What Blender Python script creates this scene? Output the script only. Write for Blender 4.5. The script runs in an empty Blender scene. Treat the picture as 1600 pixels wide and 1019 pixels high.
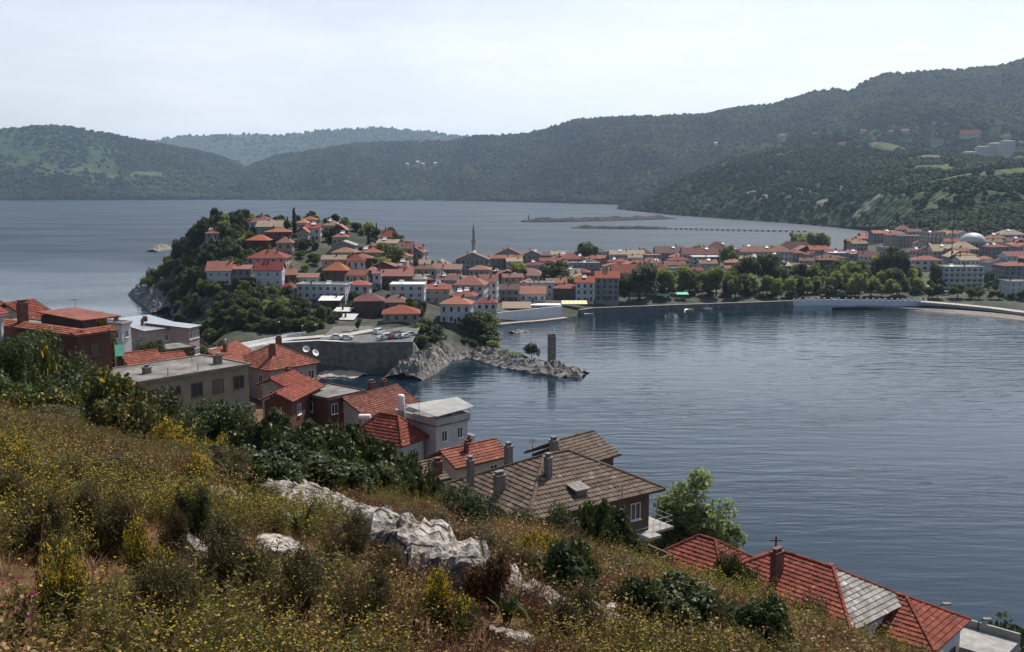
import bpy, math, random
import numpy as np
from mathutils import Vector

R = math.radians
random.seed(7)
RNG = np.random.default_rng(7)
SC = bpy.context.scene
COL = SC.collection

# ------------------------------------------------------------------ camera, sky, sun, exposure
F_PX, CU, CV, HORIZON = 1556.0, 800.0, 509.5, 290.0
PITCH = math.atan((CV - HORIZON) / F_PX)
CAM_Z = 60.0
cam_d = bpy.data.cameras.new('camera')
cam_d.sensor_fit = 'HORIZONTAL'
cam_d.sensor_width = 36.0
cam_d.lens = 36.0 * F_PX / 1600.0
cam_d.clip_start = 0.2
cam_d.clip_end = 40000.0
cam = bpy.data.objects.new('camera', cam_d)
cam.location = (0, 0, CAM_Z)
cam.rotation_euler = (math.pi / 2 - PITCH, 0, 0)
COL.objects.link(cam)
SC.camera = cam

SUN_AZ, SUN_EL = R(34), R(55)            # azimuth measured from +Y (view direction) towards +X
world = bpy.data.worlds.new('World')
SC.world = world
world.use_nodes = True
wn, wl = world.node_tree.nodes, world.node_tree.links
wn.clear()
w_out = wn.new('ShaderNodeOutputWorld')
w_bg = wn.new('ShaderNodeBackground')
w_sky = wn.new('ShaderNodeTexSky')
w_sky.sky_type = 'NISHITA'
w_sky.sun_disc = False
w_sky.sun_elevation = SUN_EL
w_sky.sun_rotation = SUN_AZ
w_sky.altitude = 60
w_sky.air_density = 1.0
w_sky.dust_density = 1.6
w_sky.ozone_density = 1.2
w_bg.inputs['Strength'].default_value = 0.10
# thin high cloud veil
w_tc = wn.new('ShaderNodeTexCoord')
w_map = wn.new('ShaderNodeMapping')
w_map.inputs['Scale'].default_value = (1.6, 1.6, 7.0)
w_map.inputs['Rotation'].default_value = (0.05, 0.1, 0.4)
w_noise = wn.new('ShaderNodeTexNoise')
w_noise.inputs['Scale'].default_value = 2.2
w_noise.inputs['Detail'].default_value = 7
w_noise.inputs['Roughness'].default_value = 0.62
w_ramp = wn.new('ShaderNodeValToRGB')
w_ramp.color_ramp.elements[0].position = 0.40
w_ramp.color_ramp.elements[0].color = (0.60, 0.60, 0.60, 1)
w_ramp.color_ramp.elements[1].position = 0.72
w_ramp.color_ramp.elements[1].color = (0.95, 0.95, 0.95, 1)
w_mix = wn.new('ShaderNodeMixRGB')
w_mix.inputs['Color2'].default_value = (10.0, 9.95, 10.4, 1)
# the veil thickens towards the horizon, overhead the air is clear
w_sep = wn.new('ShaderNodeSeparateXYZ')
w_el = wn.new('ShaderNodeMapRange')
w_el.interpolation_type = 'SMOOTHSTEP'
w_el.inputs['From Min'].default_value = 0.0
w_el.inputs['From Max'].default_value = 0.42
w_el.inputs['To Min'].default_value = 1.15
w_el.inputs['To Max'].default_value = 0.06
w_mul = wn.new('ShaderNodeMath')
w_mul.operation = 'MULTIPLY'
w_mul.use_clamp = True
wl.new(w_tc.outputs['Generated'], w_sep.inputs[0])
wl.new(w_sep.outputs['Z'], w_el.inputs['Value'])
# haze scatters sunlight forward: the veil is bright towards the sun and fades away from it
w_dot = wn.new('ShaderNodeVectorMath')
w_dot.operation = 'DOT_PRODUCT'
w_dot.inputs[1].default_value = (math.sin(SUN_AZ) * math.cos(R(20)), math.cos(SUN_AZ) * math.cos(R(20)), math.sin(R(20)))
wl.new(w_tc.outputs['Generated'], w_dot.inputs[0])
w_fs = wn.new('ShaderNodeMapRange')
w_fs.interpolation_type = 'SMOOTHSTEP'
w_fs.inputs['From Min'].default_value = -0.35
w_fs.inputs['From Max'].default_value = 0.85
w_fs.inputs['To Min'].default_value = 0.12
w_fs.inputs['To Max'].default_value = 1.0
wl.new(w_dot.outputs['Value'], w_fs.inputs['Value'])
w_m2 = wn.new('ShaderNodeMath')
w_m2.operation = 'MULTIPLY'
wl.new(w_el.outputs['Result'], w_m2.inputs[0])
wl.new(w_fs.outputs['Result'], w_m2.inputs[1])
wl.new(w_m2.outputs[0], w_mul.inputs[1])
wl.new(w_tc.outputs['Generated'], w_map.inputs['Vector'])
wl.new(w_map.outputs['Vector'], w_noise.inputs['Vector'])
wl.new(w_noise.outputs['Fac'], w_ramp.inputs['Fac'])
wl.new(w_ramp.outputs['Color'], w_mul.inputs[0])
wl.new(w_mul.outputs[0], w_mix.inputs['Fac'])
wl.new(w_sky.outputs['Color'], w_mix.inputs['Color1'])
wl.new(w_mix.outputs['Color'], w_bg.inputs['Color'])
wl.new(w_bg.outputs['Background'], w_out.inputs['Surface'])

sun_d = bpy.data.lights.new('sun', 'SUN')
sun_d.energy = 5.0
sun_d.angle = R(0.53)
sun_d.color = (1.0, 0.94, 0.85)
sun = bpy.data.objects.new('sun', sun_d)
to_sun = Vector((math.sin(SUN_AZ) * math.cos(SUN_EL), math.cos(SUN_AZ) * math.cos(SUN_EL), math.sin(SUN_EL)))
sun.rotation_euler = to_sun.to_track_quat('Z', 'Y').to_euler()
sun.location = (0, 0, 300)
COL.objects.link(sun)

vs = SC.view_settings
vs.view_transform = 'Standard'
vs.look = 'None'
vs.exposure = 0.24
vs.gamma = 1.0
vs.use_curve_mapping = False
SC.render.engine = 'CYCLES'
cy = SC.cycles
cy.max_bounces = 5
cy.diffuse_bounces = 2
cy.glossy_bounces = 2
cy.transmission_bounces = 3
cy.volume_bounces = 1
cy.transparent_max_bounces = 6
cy.caustics_reflective = False
cy.caustics_refractive = False
cy.use_denoising = True

# ------------------------------------------------------------------ pixel helpers
SP, CP = math.sin(PITCH), math.cos(PITCH)


def ray(u, v):
    """x and z per metre of depth (world Y) for a pixel of the 1600 x 1019 photograph"""
    a, b = (u - CU) / F_PX, (v - CV) / F_PX
    dy = CP - b * SP
    return a / dy, (-SP - b * CP) / dy


def at(u, v, Y):
    sx, sz = ray(u, v)
    return Vector((sx * Y, Y, CAM_Z + sz * Y))


def on_z(u, v, z):
    sx, sz = ray(u, v)
    Y = (z - CAM_Z) / sz
    return Vector((sx * Y, Y, z))


# ------------------------------------------------------------------ numeric noise
def _hash(ix, iy, iz, seed):
    h = (ix.astype(np.int64) * 374761393 + iy.astype(np.int64) * 668265263 + iz.astype(np.int64) * 2147483647 + seed * 974634777) & 0xFFFFFFFF
    h = ((h ^ (h >> 13)) * 1274126177) & 0xFFFFFFFF
    h = h ^ (h >> 16)
    return (h & 0xFFFF) / 65535.0


def vnoise(x, y, z=None, seed=0):
    x = np.asarray(x, float)
    y = np.asarray(y, float)
    ix, iy = np.floor(x), np.floor(y)
    fx, fy = x - ix, y - iy
    fx, fy = fx * fx * (3 - 2 * fx), fy * fy * (3 - 2 * fy)
    if z is None:
        iz = np.zeros_like(ix)
        a = _hash(ix, iy, iz, seed) * (1 - fx) + _hash(ix + 1, iy, iz, seed) * fx
        b = _hash(ix, iy + 1, iz, seed) * (1 - fx) + _hash(ix + 1, iy + 1, iz, seed) * fx
        return a * (1 - fy) + b * fy
    z = np.asarray(z, float)
    iz = np.floor(z)
    fz = z - iz
    fz = fz * fz * (3 - 2 * fz)
    out = 0
    for k in (0, 1):
        a = _hash(ix, iy, iz + k, seed) * (1 - fx) + _hash(ix + 1, iy, iz + k, seed) * fx
        b = _hash(ix, iy + 1, iz + k, seed) * (1 - fx) + _hash(ix + 1, iy + 1, iz + k, seed) * fx
        out = out + (a * (1 - fy) + b * fy) * (fz if k else 1 - fz)
    return out


def fbm(x, y, z=None, octaves=4, seed=0, gain=0.5):
    s, amp, tot, f = 0, 1.0, 0, 1.0
    for o in range(octaves):
        s = s + amp * vnoise(x * f, y * f, None if z is None else z * f, seed + o * 17)
        tot += amp
        amp *= gain
        f *= 2.03
    return s / tot


def smooth(a, b, x):
    t = np.clip((x - a) / (b - a), 0, 1)
    return t * t * (3 - 2 * t)


# ------------------------------------------------------------------ materials
MATS = {}


def new_mat(name):
    m = bpy.data.materials.new(name)
    m.use_nodes = True
    m.node_tree.nodes.clear()
    return m, m.node_tree.nodes, m.node_tree.links


def mat(name, c, c2=None, rough=0.85, scale=3.0, bump=0.0, bscale=None, detail=4, spec=0.3, metal=0.0, jitter=0.0, lo=0.35, hi=0.65):
    """principled surface whose colour wanders between two tones, with optional bump and per-object tone jitter"""
    if name in MATS:
        return MATS[name]
    m, n, l = new_mat(name)
    out = n.new('ShaderNodeOutputMaterial')
    p = n.new('ShaderNodeBsdfPrincipled')
    p.inputs['Roughness'].default_value = rough
    p.inputs['Specular IOR Level'].default_value = spec
    p.inputs['Metallic'].default_value = metal
    tc = n.new('ShaderNodeTexCoord')
    no = n.new('ShaderNodeTexNoise')
    no.inputs['Scale'].default_value = scale
    no.inputs['Detail'].default_value = detail
    no.inputs['Roughness'].default_value = 0.65
    l.new(tc.outputs['Object'], no.inputs['Vector'])
    ra = n.new('ShaderNodeValToRGB')
    ra.color_ramp.elements[0].position = lo
    ra.color_ramp.elements[1].position = hi
    ra.color_ramp.elements[0].color = (*c, 1)
    ra.color_ramp.elements[1].color = (*(c2 or tuple(min(1, x * 1.35) for x in c)), 1)
    l.new(no.outputs['Fac'], ra.inputs['Fac'])
    col = ra.outputs['Color']
    if jitter:
        oi = n.new('ShaderNodeObjectInfo')
        mr = n.new('ShaderNodeMapRange')
        mr.inputs['To Min'].default_value = 1 - jitter
        mr.inputs['To Max'].default_value = 1 + jitter
        l.new(oi.outputs['Random'], mr.inputs['Value'])
        hs = n.new('ShaderNodeHueSaturation')
        l.new(mr.outputs['Result'], hs.inputs['Value'])
        l.new(col, hs.inputs['Color'])
        col = hs.outputs['Color']
    l.new(col, p.inputs['Base Color'])
    if bump:
        nb = n.new('ShaderNodeTexNoise')
        nb.inputs['Scale'].default_value = bscale or scale * 4
        nb.inputs['Detail'].default_value = 5
        l.new(tc.outputs['Object'], nb.inputs['Vector'])
        b = n.new('ShaderNodeBump')
        b.inputs['Strength'].default_value = bump
        b.inputs['Distance'].default_value = 0.1
        l.new(nb.outputs['Fac'], b.inputs['Height'])
        l.new(b.outputs['Normal'], p.inputs['Normal'])
    l.new(p.outputs['BSDF'], out.inputs['Surface'])
    MATS[name] = m
    return m


def leaf_mat(name, c, c2, trans=0.35, rough=0.55, jitter=0.25, scale=1.5, spec=0.3):
    """foliage: tone wanders through the crown and from plant to plant, some light passes through the leaves"""
    if name in MATS:
        return MATS[name]
    m, n, l = new_mat(name)
    out = n.new('ShaderNodeOutputMaterial')
    p = n.new('ShaderNodeBsdfPrincipled')
    p.inputs['Roughness'].default_value = rough
    p.inputs['Specular IOR Level'].default_value = spec
    t = n.new('ShaderNodeBsdfTranslucent')
    mx = n.new('ShaderNodeMixShader')
    mx.inputs['Fac'].default_value = trans
    tc = n.new('ShaderNodeTexCoord')
    no = n.new('ShaderNodeTexNoise')
    no.inputs['Scale'].default_value = scale
    no.inputs['Detail'].default_value = 3
    l.new(tc.outputs['Object'], no.inputs['Vector'])
    ra = n.new('ShaderNodeValToRGB')
    ra.color_ramp.elements[0].position = 0.35
    ra.color_ramp.elements[1].position = 0.66
    ra.color_ramp.elements[0].color = (*c, 1)
    ra.color_ramp.elements[1].color = (*c2, 1)
    l.new(no.outputs['Fac'], ra.inputs['Fac'])
    oi = n.new('ShaderNodeObjectInfo')
    mr = n.new('ShaderNodeMapRange')
    mr.inputs['To Min'].default_value = 1 - jitter
    mr.inputs['To Max'].default_value = 1 + jitter
    l.new(oi.outputs['Random'], mr.inputs['Value'])
    hs = n.new('ShaderNodeHueSaturation')
    l.new(mr.outputs['Result'], hs.inputs['Value'])
    l.new(ra.outputs['Color'], hs.inputs['Color'])
    l.new(hs.outputs['Color'], p.inputs['Base Color'])
    l.new(hs.outputs['Color'], t.inputs['Color'])
    l.new(p.outputs['BSDF'], mx.inputs[1])
    l.new(t.outputs['BSDF'], mx.inputs[2])
    l.new(mx.outputs['Shader'], out.inputs['Surface'])
    MATS[name] = m
    return m


def tile_mat(name, c, c2, wave=True):
    """tile seen from afar: blotched clay tone with fine courses as relief"""
    if name in MATS:
        return MATS[name]
    m, n, l = new_mat(name)
    out = n.new('ShaderNodeOutputMaterial')
    p = n.new('ShaderNodeBsdfPrincipled')
    p.inputs['Roughness'].default_value = 0.9
    p.inputs['Specular IOR Level'].default_value = 0.2
    tc = n.new('ShaderNodeTexCoord')
    n1 = n.new('ShaderNodeTexNoise')
    n1.inputs['Scale'].default_value = 0.55
    n1.inputs['Detail'].default_value = 6
    n1.inputs['Roughness'].default_value = 0.7
    n2 = n.new('ShaderNodeTexNoise')
    n2.inputs['Scale'].default_value = 4.5
    n2.inputs['Detail'].default_value = 2
    l.new(tc.outputs['Object'], n1.inputs['Vector'])
    l.new(tc.outputs['Object'], n2.inputs['Vector'])
    ad = n.new('ShaderNodeMath')
    ad.operation = 'MULTIPLY_ADD'
    ad.inputs[1].default_value = 0.45
    l.new(n2.outputs['Fac'], ad.inputs[0])
    sc_ = n.new('ShaderNodeMath')
    sc_.operation = 'MULTIPLY'
    sc_.inputs[1].default_value = 0.6
    l.new(n1.outputs['Fac'], sc_.inputs[0])
    l.new(sc_.outputs[0], ad.inputs[2])
    ra = n.new('ShaderNodeValToRGB')
    ra.color_ramp.elements[0].position = 0.36
    ra.color_ramp.elements[1].position = 0.70
    ra.color_ramp.elements[0].color = (*c, 1)
    ra.color_ramp.elements[1].color = (*c2, 1)
    l.new(ad.outputs[0], ra.inputs['Fac'])
    oi = n.new('ShaderNodeObjectInfo')
    mr = n.new('ShaderNodeMapRange')
    mr.inputs['To Min'].default_value = 0.68
    mr.inputs['To Max'].default_value = 1.18
    l.new(oi.outputs['Random'], mr.inputs['Value'])
    hs = n.new('ShaderNodeHueSaturation')
    l.new(mr.outputs['Result'], hs.inputs['Value'])
    wn_ = n.new('ShaderNodeTexWhiteNoise')
    wn_.noise_dimensions = '1D'
    l.new(oi.outputs['Random'], wn_.inputs['W'])
    m1, m2 = n.new('ShaderNodeMapRange'), n.new('ShaderNodeMapRange')
    m1.inputs['To Min'].default_value, m1.inputs['To Max'].default_value = 0.485, 0.515
    m2.inputs['To Min'].default_value, m2.inputs['To Max'].default_value = 0.68, 1.05
    l.new(oi.outputs['Random'], m1.inputs['Value'])
    l.new(wn_.outputs['Value'], m2.inputs['Value'])
    l.new(m1.outputs['Result'], hs.inputs['Hue'])
    l.new(m2.outputs['Result'], hs.inputs['Saturation'])
    l.new(ra.outputs['Color'], hs.inputs['Color'])
    l.new(hs.outputs['Color'], p.inputs['Base Color'])
    if wave:
        wv = n.new('ShaderNodeTexWave')
        wv.inputs['Scale'].default_value = 0.9
        wv.inputs['Distortion'].default_value = 0.6
        wv.bands_direction = 'Z'
        l.new(tc.outputs['Object'], wv.inputs['Vector'])
        b = n.new('ShaderNodeBump')
        b.inputs['Strength'].default_value = 0.5
        b.inputs['Distance'].default_value = 0.12
        l.new(wv.outputs['Fac'], b.inputs['Height'])
        l.new(b.outputs['Normal'], p.inputs['Normal'])
    l.new(p.outputs['BSDF'], out.inputs['Surface'])
    MATS[name] = m
    return m


TILE = {
    'orange': ((0.23, 0.064, 0.038), (0.33, 0.106, 0.066)),
    'red': ((0.17, 0.044, 0.033), (0.26, 0.076, 0.054)),
    'brown': ((0.15, 0.060, 0.040), (0.26, 0.115, 0.075)),
    'dark': ((0.085, 0.045, 0.036), (0.15, 0.075, 0.055)),
    'tan': ((0.24, 0.175, 0.115), (0.36, 0.27, 0.18)),
    'grey': ((0.20, 0.18, 0.16), (0.30, 0.28, 0.25)),
    'white': ((0.62, 0.62, 0.58), (0.78, 0.78, 0.74)),
}
WALL = {
    'white': ((0.40, 0.40, 0.41), (0.56, 0.56, 0.55)),
    'cream': ((0.36, 0.32, 0.27), (0.48, 0.43, 0.36)),
    'grey': ((0.19, 0.19, 0.20), (0.29, 0.29, 0.29)),
    'pink': ((0.30, 0.235, 0.22), (0.40, 0.31, 0.29)),
    'blue': ((0.24, 0.29, 0.37), (0.33, 0.38, 0.46)),
    'brown': ((0.075, 0.050, 0.040), (0.13, 0.088, 0.070)),
    'red': ((0.085, 0.038, 0.030), (0.13, 0.058, 0.046)),
    'stone': ((0.20, 0.18, 0.16), (0.32, 0.30, 0.26)),
    'olive': ((0.16, 0.145, 0.105), (0.235, 0.21, 0.155)),
}


def tilem(k):
    return tile_mat('tile_' + k, *TILE[k])


def wallm(k):
    return mat('wall_' + k, *WALL[k], rough=0.9, scale=0.7, bump=0.15, bscale=9, jitter=0.12, lo=0.3, hi=0.7)


def glass_mat():
    if 'window_glass' in MATS:
        return MATS['window_glass']
    m, n, l = new_mat('window_glass')
    out = n.new('ShaderNodeOutputMaterial')
    p = n.new('ShaderNodeBsdfPrincipled')
    oi = n.new('ShaderNodeObjectInfo')
    ra = n.new('ShaderNodeValToRGB')
    ra.color_ramp.elements[0].color = (0.012, 0.014, 0.017, 1)
    ra.color_ramp.elements[1].color = (0.12, 0.115, 0.105, 1)
    ra.color_ramp.elements[0].position = 0.55
    l.new(oi.outputs['Random'], ra.inputs['Fac'])
    l.new(ra.outputs['Color'], p.inputs['Base Color'])
    p.inputs['Roughness'].default_value = 0.08
    p.inputs['Specular IOR Level'].default_value = 0.5
    l.new(p.outputs['BSDF'], out.inputs['Surface'])
    MATS['window_glass'] = m
    return m


# ------------------------------------------------------------------ mesh helpers
def mesh_np(name, verts, faces, mats=None, midx=None, smooth_=False):
    """verts (n,3); faces: (m,k) array with one k, or a list of tuples"""
    me = bpy.data.meshes.new(name)
    if isinstance(faces, np.ndarray):
        k = faces.shape[1]
        me.vertices.add(len(verts))
        me.vertices.foreach_set('co', np.asarray(verts, np.float32).ravel())
        me.loops.add(faces.size)
        me.loops.foreach_set('vertex_index', faces.astype(np.int32).ravel())
        me.polygons.add(len(faces))
        me.polygons.foreach_set('loop_start', np.arange(0, faces.size, k, dtype=np.int32))
        me.polygons.foreach_set('loop_total', np.full(len(faces), k, dtype=np.int32))
        me.update(calc_edges=True)
    else:
        me.from_pydata([tuple(v) for v in verts], [], faces)
    for m in (mats or []):
        me.materials.append(m)
    if midx is not None:
        me.polygons.foreach_set('material_index', np.asarray(midx, np.int32))
    me.polygons.foreach_set('use_smooth', np.full(len(me.polygons), smooth_))
    me.update()
    return me


class MB:
    """collects boxes, prisms, tubes into one mesh"""

    def __init__(s):
        s.v, s.f, s.m = [], [], []

    def add(s, vs, fs, mi=0):
        o = len(s.v)
        s.v += [tuple(p) for p in vs]
        s.f += [tuple(i + o for i in f) for f in fs]
        s.m += [mi] * len(fs)
        return s

    def box(s, x0, y0, z0, x1, y1, z1, mi=0):
        return s.add([(x0, y0, z0), (x1, y0, z0), (x1, y1, z0), (x0, y1, z0), (x0, y0, z1), (x1, y0, z1), (x1, y1, z1), (x0, y1, z1)],
                     [(0, 3, 2, 1), (4, 5, 6, 7), (0, 1, 5, 4), (1, 2, 6, 5), (2, 3, 7, 6), (3, 0, 4, 7)], mi)

    def cbox(s, cx, cy, z0, sx, sy, h, mi=0):
        return s.box(cx - sx / 2, cy - sy / 2, z0, cx + sx / 2, cy + sy / 2, z0 + h, mi)

    def slab(s, pts, th, mi=0, mi_side=None):
        """polygon (any plane) thickened downwards by th"""
        n = len(pts)
        vs = list(pts) + [(p[0], p[1], p[2] - th) for p in pts]
        s.add(vs, [tuple(range(n))], mi)
        s.add(vs, [tuple(range(2 * n - 1, n - 1, -1))] + [(i, i + n, (i + 1) % n + n, (i + 1) % n) for i in range(n)], mi if mi_side is None else mi_side)
        return s

    def tube(s, pts, rads, n=8, mi=0, cap=True):
        pts = [Vector(p) for p in pts]
        o = len(s.v)
        for i, p in enumerate(pts):
            d = (pts[min(i + 1, len(pts) - 1)] - pts[max(i - 1, 0)]).normalized()
            a = d.orthogonal().normalized() if abs(d.z) < 0.95 else Vector((1, 0, 0)).cross(d).normalized()
            b = d.cross(a)
            for k in range(n):
                t = 2 * math.pi * k / n
                s.v.append(tuple(p + (a * math.cos(t) + b * math.sin(t)) * rads[i]))
        for i in range(len(pts) - 1):
            for k in range(n):
                s.f.append((o + i * n + k, o + i * n + (k + 1) % n, o + (i + 1) * n + (k + 1) % n, o + (i + 1) * n + k))
                s.m.append(mi)
        if cap:
            s.f.append(tuple(o + k for k in range(n))[::-1])
            s.f.append(tuple(o + (len(pts) - 1) * n + k for k in range(n)))
            s.m += [mi, mi]
        return s

    def lathe(s, prof, cx=0, cy=0, n=16, mi=0):
        o = len(s.v)
        for r, z in prof:
            for k in range(n):
                t = 2 * math.pi * k / n
                s.v.append((cx + r * math.cos(t), cy + r * math.sin(t), z))
        for i in range(len(prof) - 1):
            for k in range(n):
                s.f.append((o + i * n + k, o + i * n + (k + 1) % n, o + (i + 1) * n + (k + 1) % n, o + (i + 1) * n + k))
                s.m.append(mi)
        return s

    def mesh(s, name, mats, smooth_=False):
        me = bpy.data.meshes.new(name)
        me.from_pydata(s.v, [], s.f)
        for m in (mats if isinstance(mats, (list, tuple)) else [mats]):
            me.materials.append(m)
        me.polygons.foreach_set('material_index', np.asarray(s.m, np.int32))
        if smooth_:
            me.polygons.foreach_set('use_smooth', np.ones(len(me.polygons), bool))
        me.update()
        return me

    def build(s, name, mats, parent=None, loc=None, smooth_=False):
        return link(name, s.mesh(name, mats, smooth_), parent, loc)


def link(name, me, parent=None, loc=None, rz=None):
    o = bpy.data.objects.new(name, me)
    COL.objects.link(o)
    if parent is not None:
        o.parent = parent
    if loc is not None:
        o.location = loc
    if rz is not None:
        o.rotation_euler = (0, 0, rz)
    return o


def tag(o, label=None, cat=None, group=None, kind=None):
    if label:
        o['label'] = label
    if cat:
        o['category'] = cat
    if group:
        o['group'] = group
    if kind:
        o['kind'] = kind
    return o


def thing(name, label, cat, loc=(0, 0, 0), rz=0.0, group=None):
    o = link(name, None, None, loc, rz)
    o.empty_display_size = 0.5
    return tag(o, label, cat, group)


def grid_faces(nr, nc):
    i = np.arange(nr - 1)[:, None] * nc + np.arange(nc - 1)[None, :]
    i = i.ravel()
    return np.stack([i, i + 1, i + nc + 1, i + nc], 1)


def rbf(ctrl, c):
    P = np.array(ctrl, float)
    xy, z = P[:, :2], P[:, 2]
    zm = z.mean()
    d = np.sqrt(((xy[:, None] - xy[None]) ** 2).sum(2) + c * c)
    w = np.linalg.solve(d + np.eye(len(z)) * 1e-6, z - zm)

    def f(x, y):
        x, y = np.asarray(x, float), np.asarray(y, float)
        out = np.full(x.shape, zm)
        for (a, b), k in zip(xy, w):
            out += k * np.sqrt((x - a) ** 2 + (y - b) ** 2 + c * c)
        return out
    return f


def scatter(name, label, pts, scl, rz, proto, cat=None):
    """one 'stuff' object: a mesh of points on which a prototype mesh is instanced"""
    pm = mesh_np(name, np.asarray(pts), [])
    for an, arr in (('scl', scl), ('rotz', rz)):
        a = pm.attributes.new(an, 'FLOAT', 'POINT')
        a.data.foreach_set('value', np.asarray(arr, np.float32))
    o = link(name, pm)
    ng = bpy.data.node_groups.new('scatter_' + name, 'GeometryNodeTree')
    ng.interface.new_socket('Geometry', in_out='INPUT', socket_type='NodeSocketGeometry')
    ng.interface.new_socket('Geometry', in_out='OUTPUT', socket_type='NodeSocketGeometry')
    N, L = ng.nodes, ng.links
    gi, go = N.new('NodeGroupInput'), N.new('NodeGroupOutput')
    oi = N.new('GeometryNodeObjectInfo')
    oi.inputs['Object'].default_value = bpy.data.objects.new(name + '_source', proto)
    ip = N.new('GeometryNodeInstanceOnPoints')
    a1, a2 = N.new('GeometryNodeInputNamedAttribute'), N.new('GeometryNodeInputNamedAttribute')
    a1.data_type = a2.data_type = 'FLOAT'
    a1.inputs['Name'].default_value, a2.inputs['Name'].default_value = 'scl', 'rotz'
    cx = N.new('ShaderNodeCombineXYZ')
    L.new(gi.outputs[0], ip.inputs['Points'])
    L.new(oi.outputs['Geometry'], ip.inputs['Instance'])
    L.new(a2.outputs['Attribute'], cx.inputs['Z'])
    L.new(cx.outputs[0], ip.inputs['Rotation'])
    L.new(a1.outputs['Attribute'], ip.inputs['Scale'])
    L.new(ip.outputs[0], go.inputs[0])
    o.modifiers.new('scatter', 'NODES').node_group = ng
    return tag(o, label, cat, None, 'stuff')

# ================================================================== THE LAND
# ------------------------------------------------------------------ sea
def sea_mat():
    m, n, l = new_mat('sea_water')
    out = n.new('ShaderNodeOutputMaterial')
    p = n.new('ShaderNodeBsdfPrincipled')
    p.inputs['Base Color'].default_value = (0.004, 0.016, 0.026, 1)
    p.inputs['IOR'].default_value = 1.33
    tc = n.new('ShaderNodeTexCoord')
    # sheltered bay is smooth, the open sea beyond the headland is ruffled by wind
    sxyz = n.new('ShaderNodeSeparateXYZ')
    l.new(tc.outputs['Object'], sxyz.inputs[0])
    rg_ = n.new('ShaderNodeMapRange')
    rg_.inputs['From Min'].default_value = 460
    rg_.inputs['From Max'].default_value = 900
    rg_.inputs['To Min'].default_value = 0.05
    rg_.inputs['To Max'].default_value = 0.42
    l.new(sxyz.outputs['Y'], rg_.inputs['Value'])
    l.new(rg_.outputs['Result'], p.inputs['Roughness'])

    def wave(sx, sy, rot, det, dist, seed):
        mp = n.new('ShaderNodeMapping')
        mp.inputs['Scale'].default_value = (sx, sy, 1)
        mp.inputs['Rotation'].default_value = (0, 0, R(rot))
        mp.inputs['Location'].default_value = (seed, seed * 2.3, 0)
        l.new(tc.outputs['Object'], mp.inputs['Vector'])
        no = n.new('ShaderNodeTexNoise')
        no.inputs['Scale'].default_value = 1.0
        no.inputs['Detail'].default_value = det
        no.inputs['Roughness'].default_value = 0.5
        no.inputs['Distortion'].default_value = dist
        l.new(mp.outputs['Vector'], no.inputs['Vector'])
        return no.outputs['Fac']

    def madd(a, k, b=None):
        q = n.new('ShaderNodeMath')
        q.operation = 'MULTIPLY_ADD'
        l.new(a, q.inputs[0])
        if hasattr(k, 'is_output'):
            l.new(k, q.inputs[1])
        else:
            q.inputs[1].default_value = k
        if b is None:
            q.inputs[2].default_value = 0
        else:
            l.new(b, q.inputs[2])
        return q.outputs[0]
    # calm and ruffled patches modulate the ripple height
    patch = wave(0.006, 0.012, 12, 2, 0.3, 3)
    pr = n.new('ShaderNodeMapRange')
    pr.inputs['From Min'].default_value = 0.35
    pr.inputs['From Max'].default_value = 0.68
    pr.inputs['To Min'].default_value = 0.35
    pr.inputs['To Max'].default_value = 1.2
    l.new(patch, pr.inputs['Value'])
    pq = n.new('ShaderNodeMapRange')
    pq.inputs['From Min'].default_value = 0.40
    pq.inputs['From Max'].default_value = 0.70
    pq.inputs['To Min'].default_value = 0.0
    pq.inputs['To Max'].default_value = 0.12
    l.new(patch, pq.inputs['Value'])
    ra_ = n.new('ShaderNodeMath')
    ra_.operation = 'ADD'
    l.new(pq.outputs['Result'], ra_.inputs[0])
    l.new(rg_.outputs['Result'], ra_.inputs[1])
    l.new(ra_.outputs[0], p.inputs['Roughness'])
    h = madd(wave(0.055, 0.24, 9, 2, 0.35, 1), 0.75)
    h = madd(wave(0.10, 0.42, 4, 2, 0.5, 5), 0.40, h)
    h = madd(wave(0.16, 0.75, 3, 3, 0.3, 9), 0.14, h)
    h = madd(wave(1.0, 2.0, -14, 2, 0.0, 7), 0.035, h)
    h = madd(h, pr.outputs['Result'])
    b = n.new('ShaderNodeBump')
    b.inputs['Strength'].default_value = 0.6
    b.inputs['Distance'].default_value = 0.6
    l.new(h, b.inputs['Height'])
    l.new(b.outputs['Normal'], p.inputs['Normal'])
    l.new(p.outputs['BSDF'], out.inputs['Surface'])
    return m


sea = link('sea', mesh_np('sea', np.array([(-14000, -400, 0), (14000, -400, 0), (14000, 16000, 0), (-14000, 16000, 0)], float), np.array([[0, 1, 2, 3]]), [sea_mat()]))
tag(sea, 'calm blue-grey rippled water of the bay', 'sea', None, 'structure')

# ------------------------------------------------------------------ the slope below the viewpoint
def slope(x, y):
    x, y = np.asarray(x, float), np.asarray(y, float)
    b = np.where(x < 0, 0.235, 0.235 + 0.14 * smooth(0, 10, x))
    yy = np.maximum(y, 0)
    lin = np.where(yy < 70, 0.0033 * yy * yy, 0.0033 * 4900 + (yy - 70) * 0.42)
    return 58.3 - 0.212 * y - lin - b * x


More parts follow.
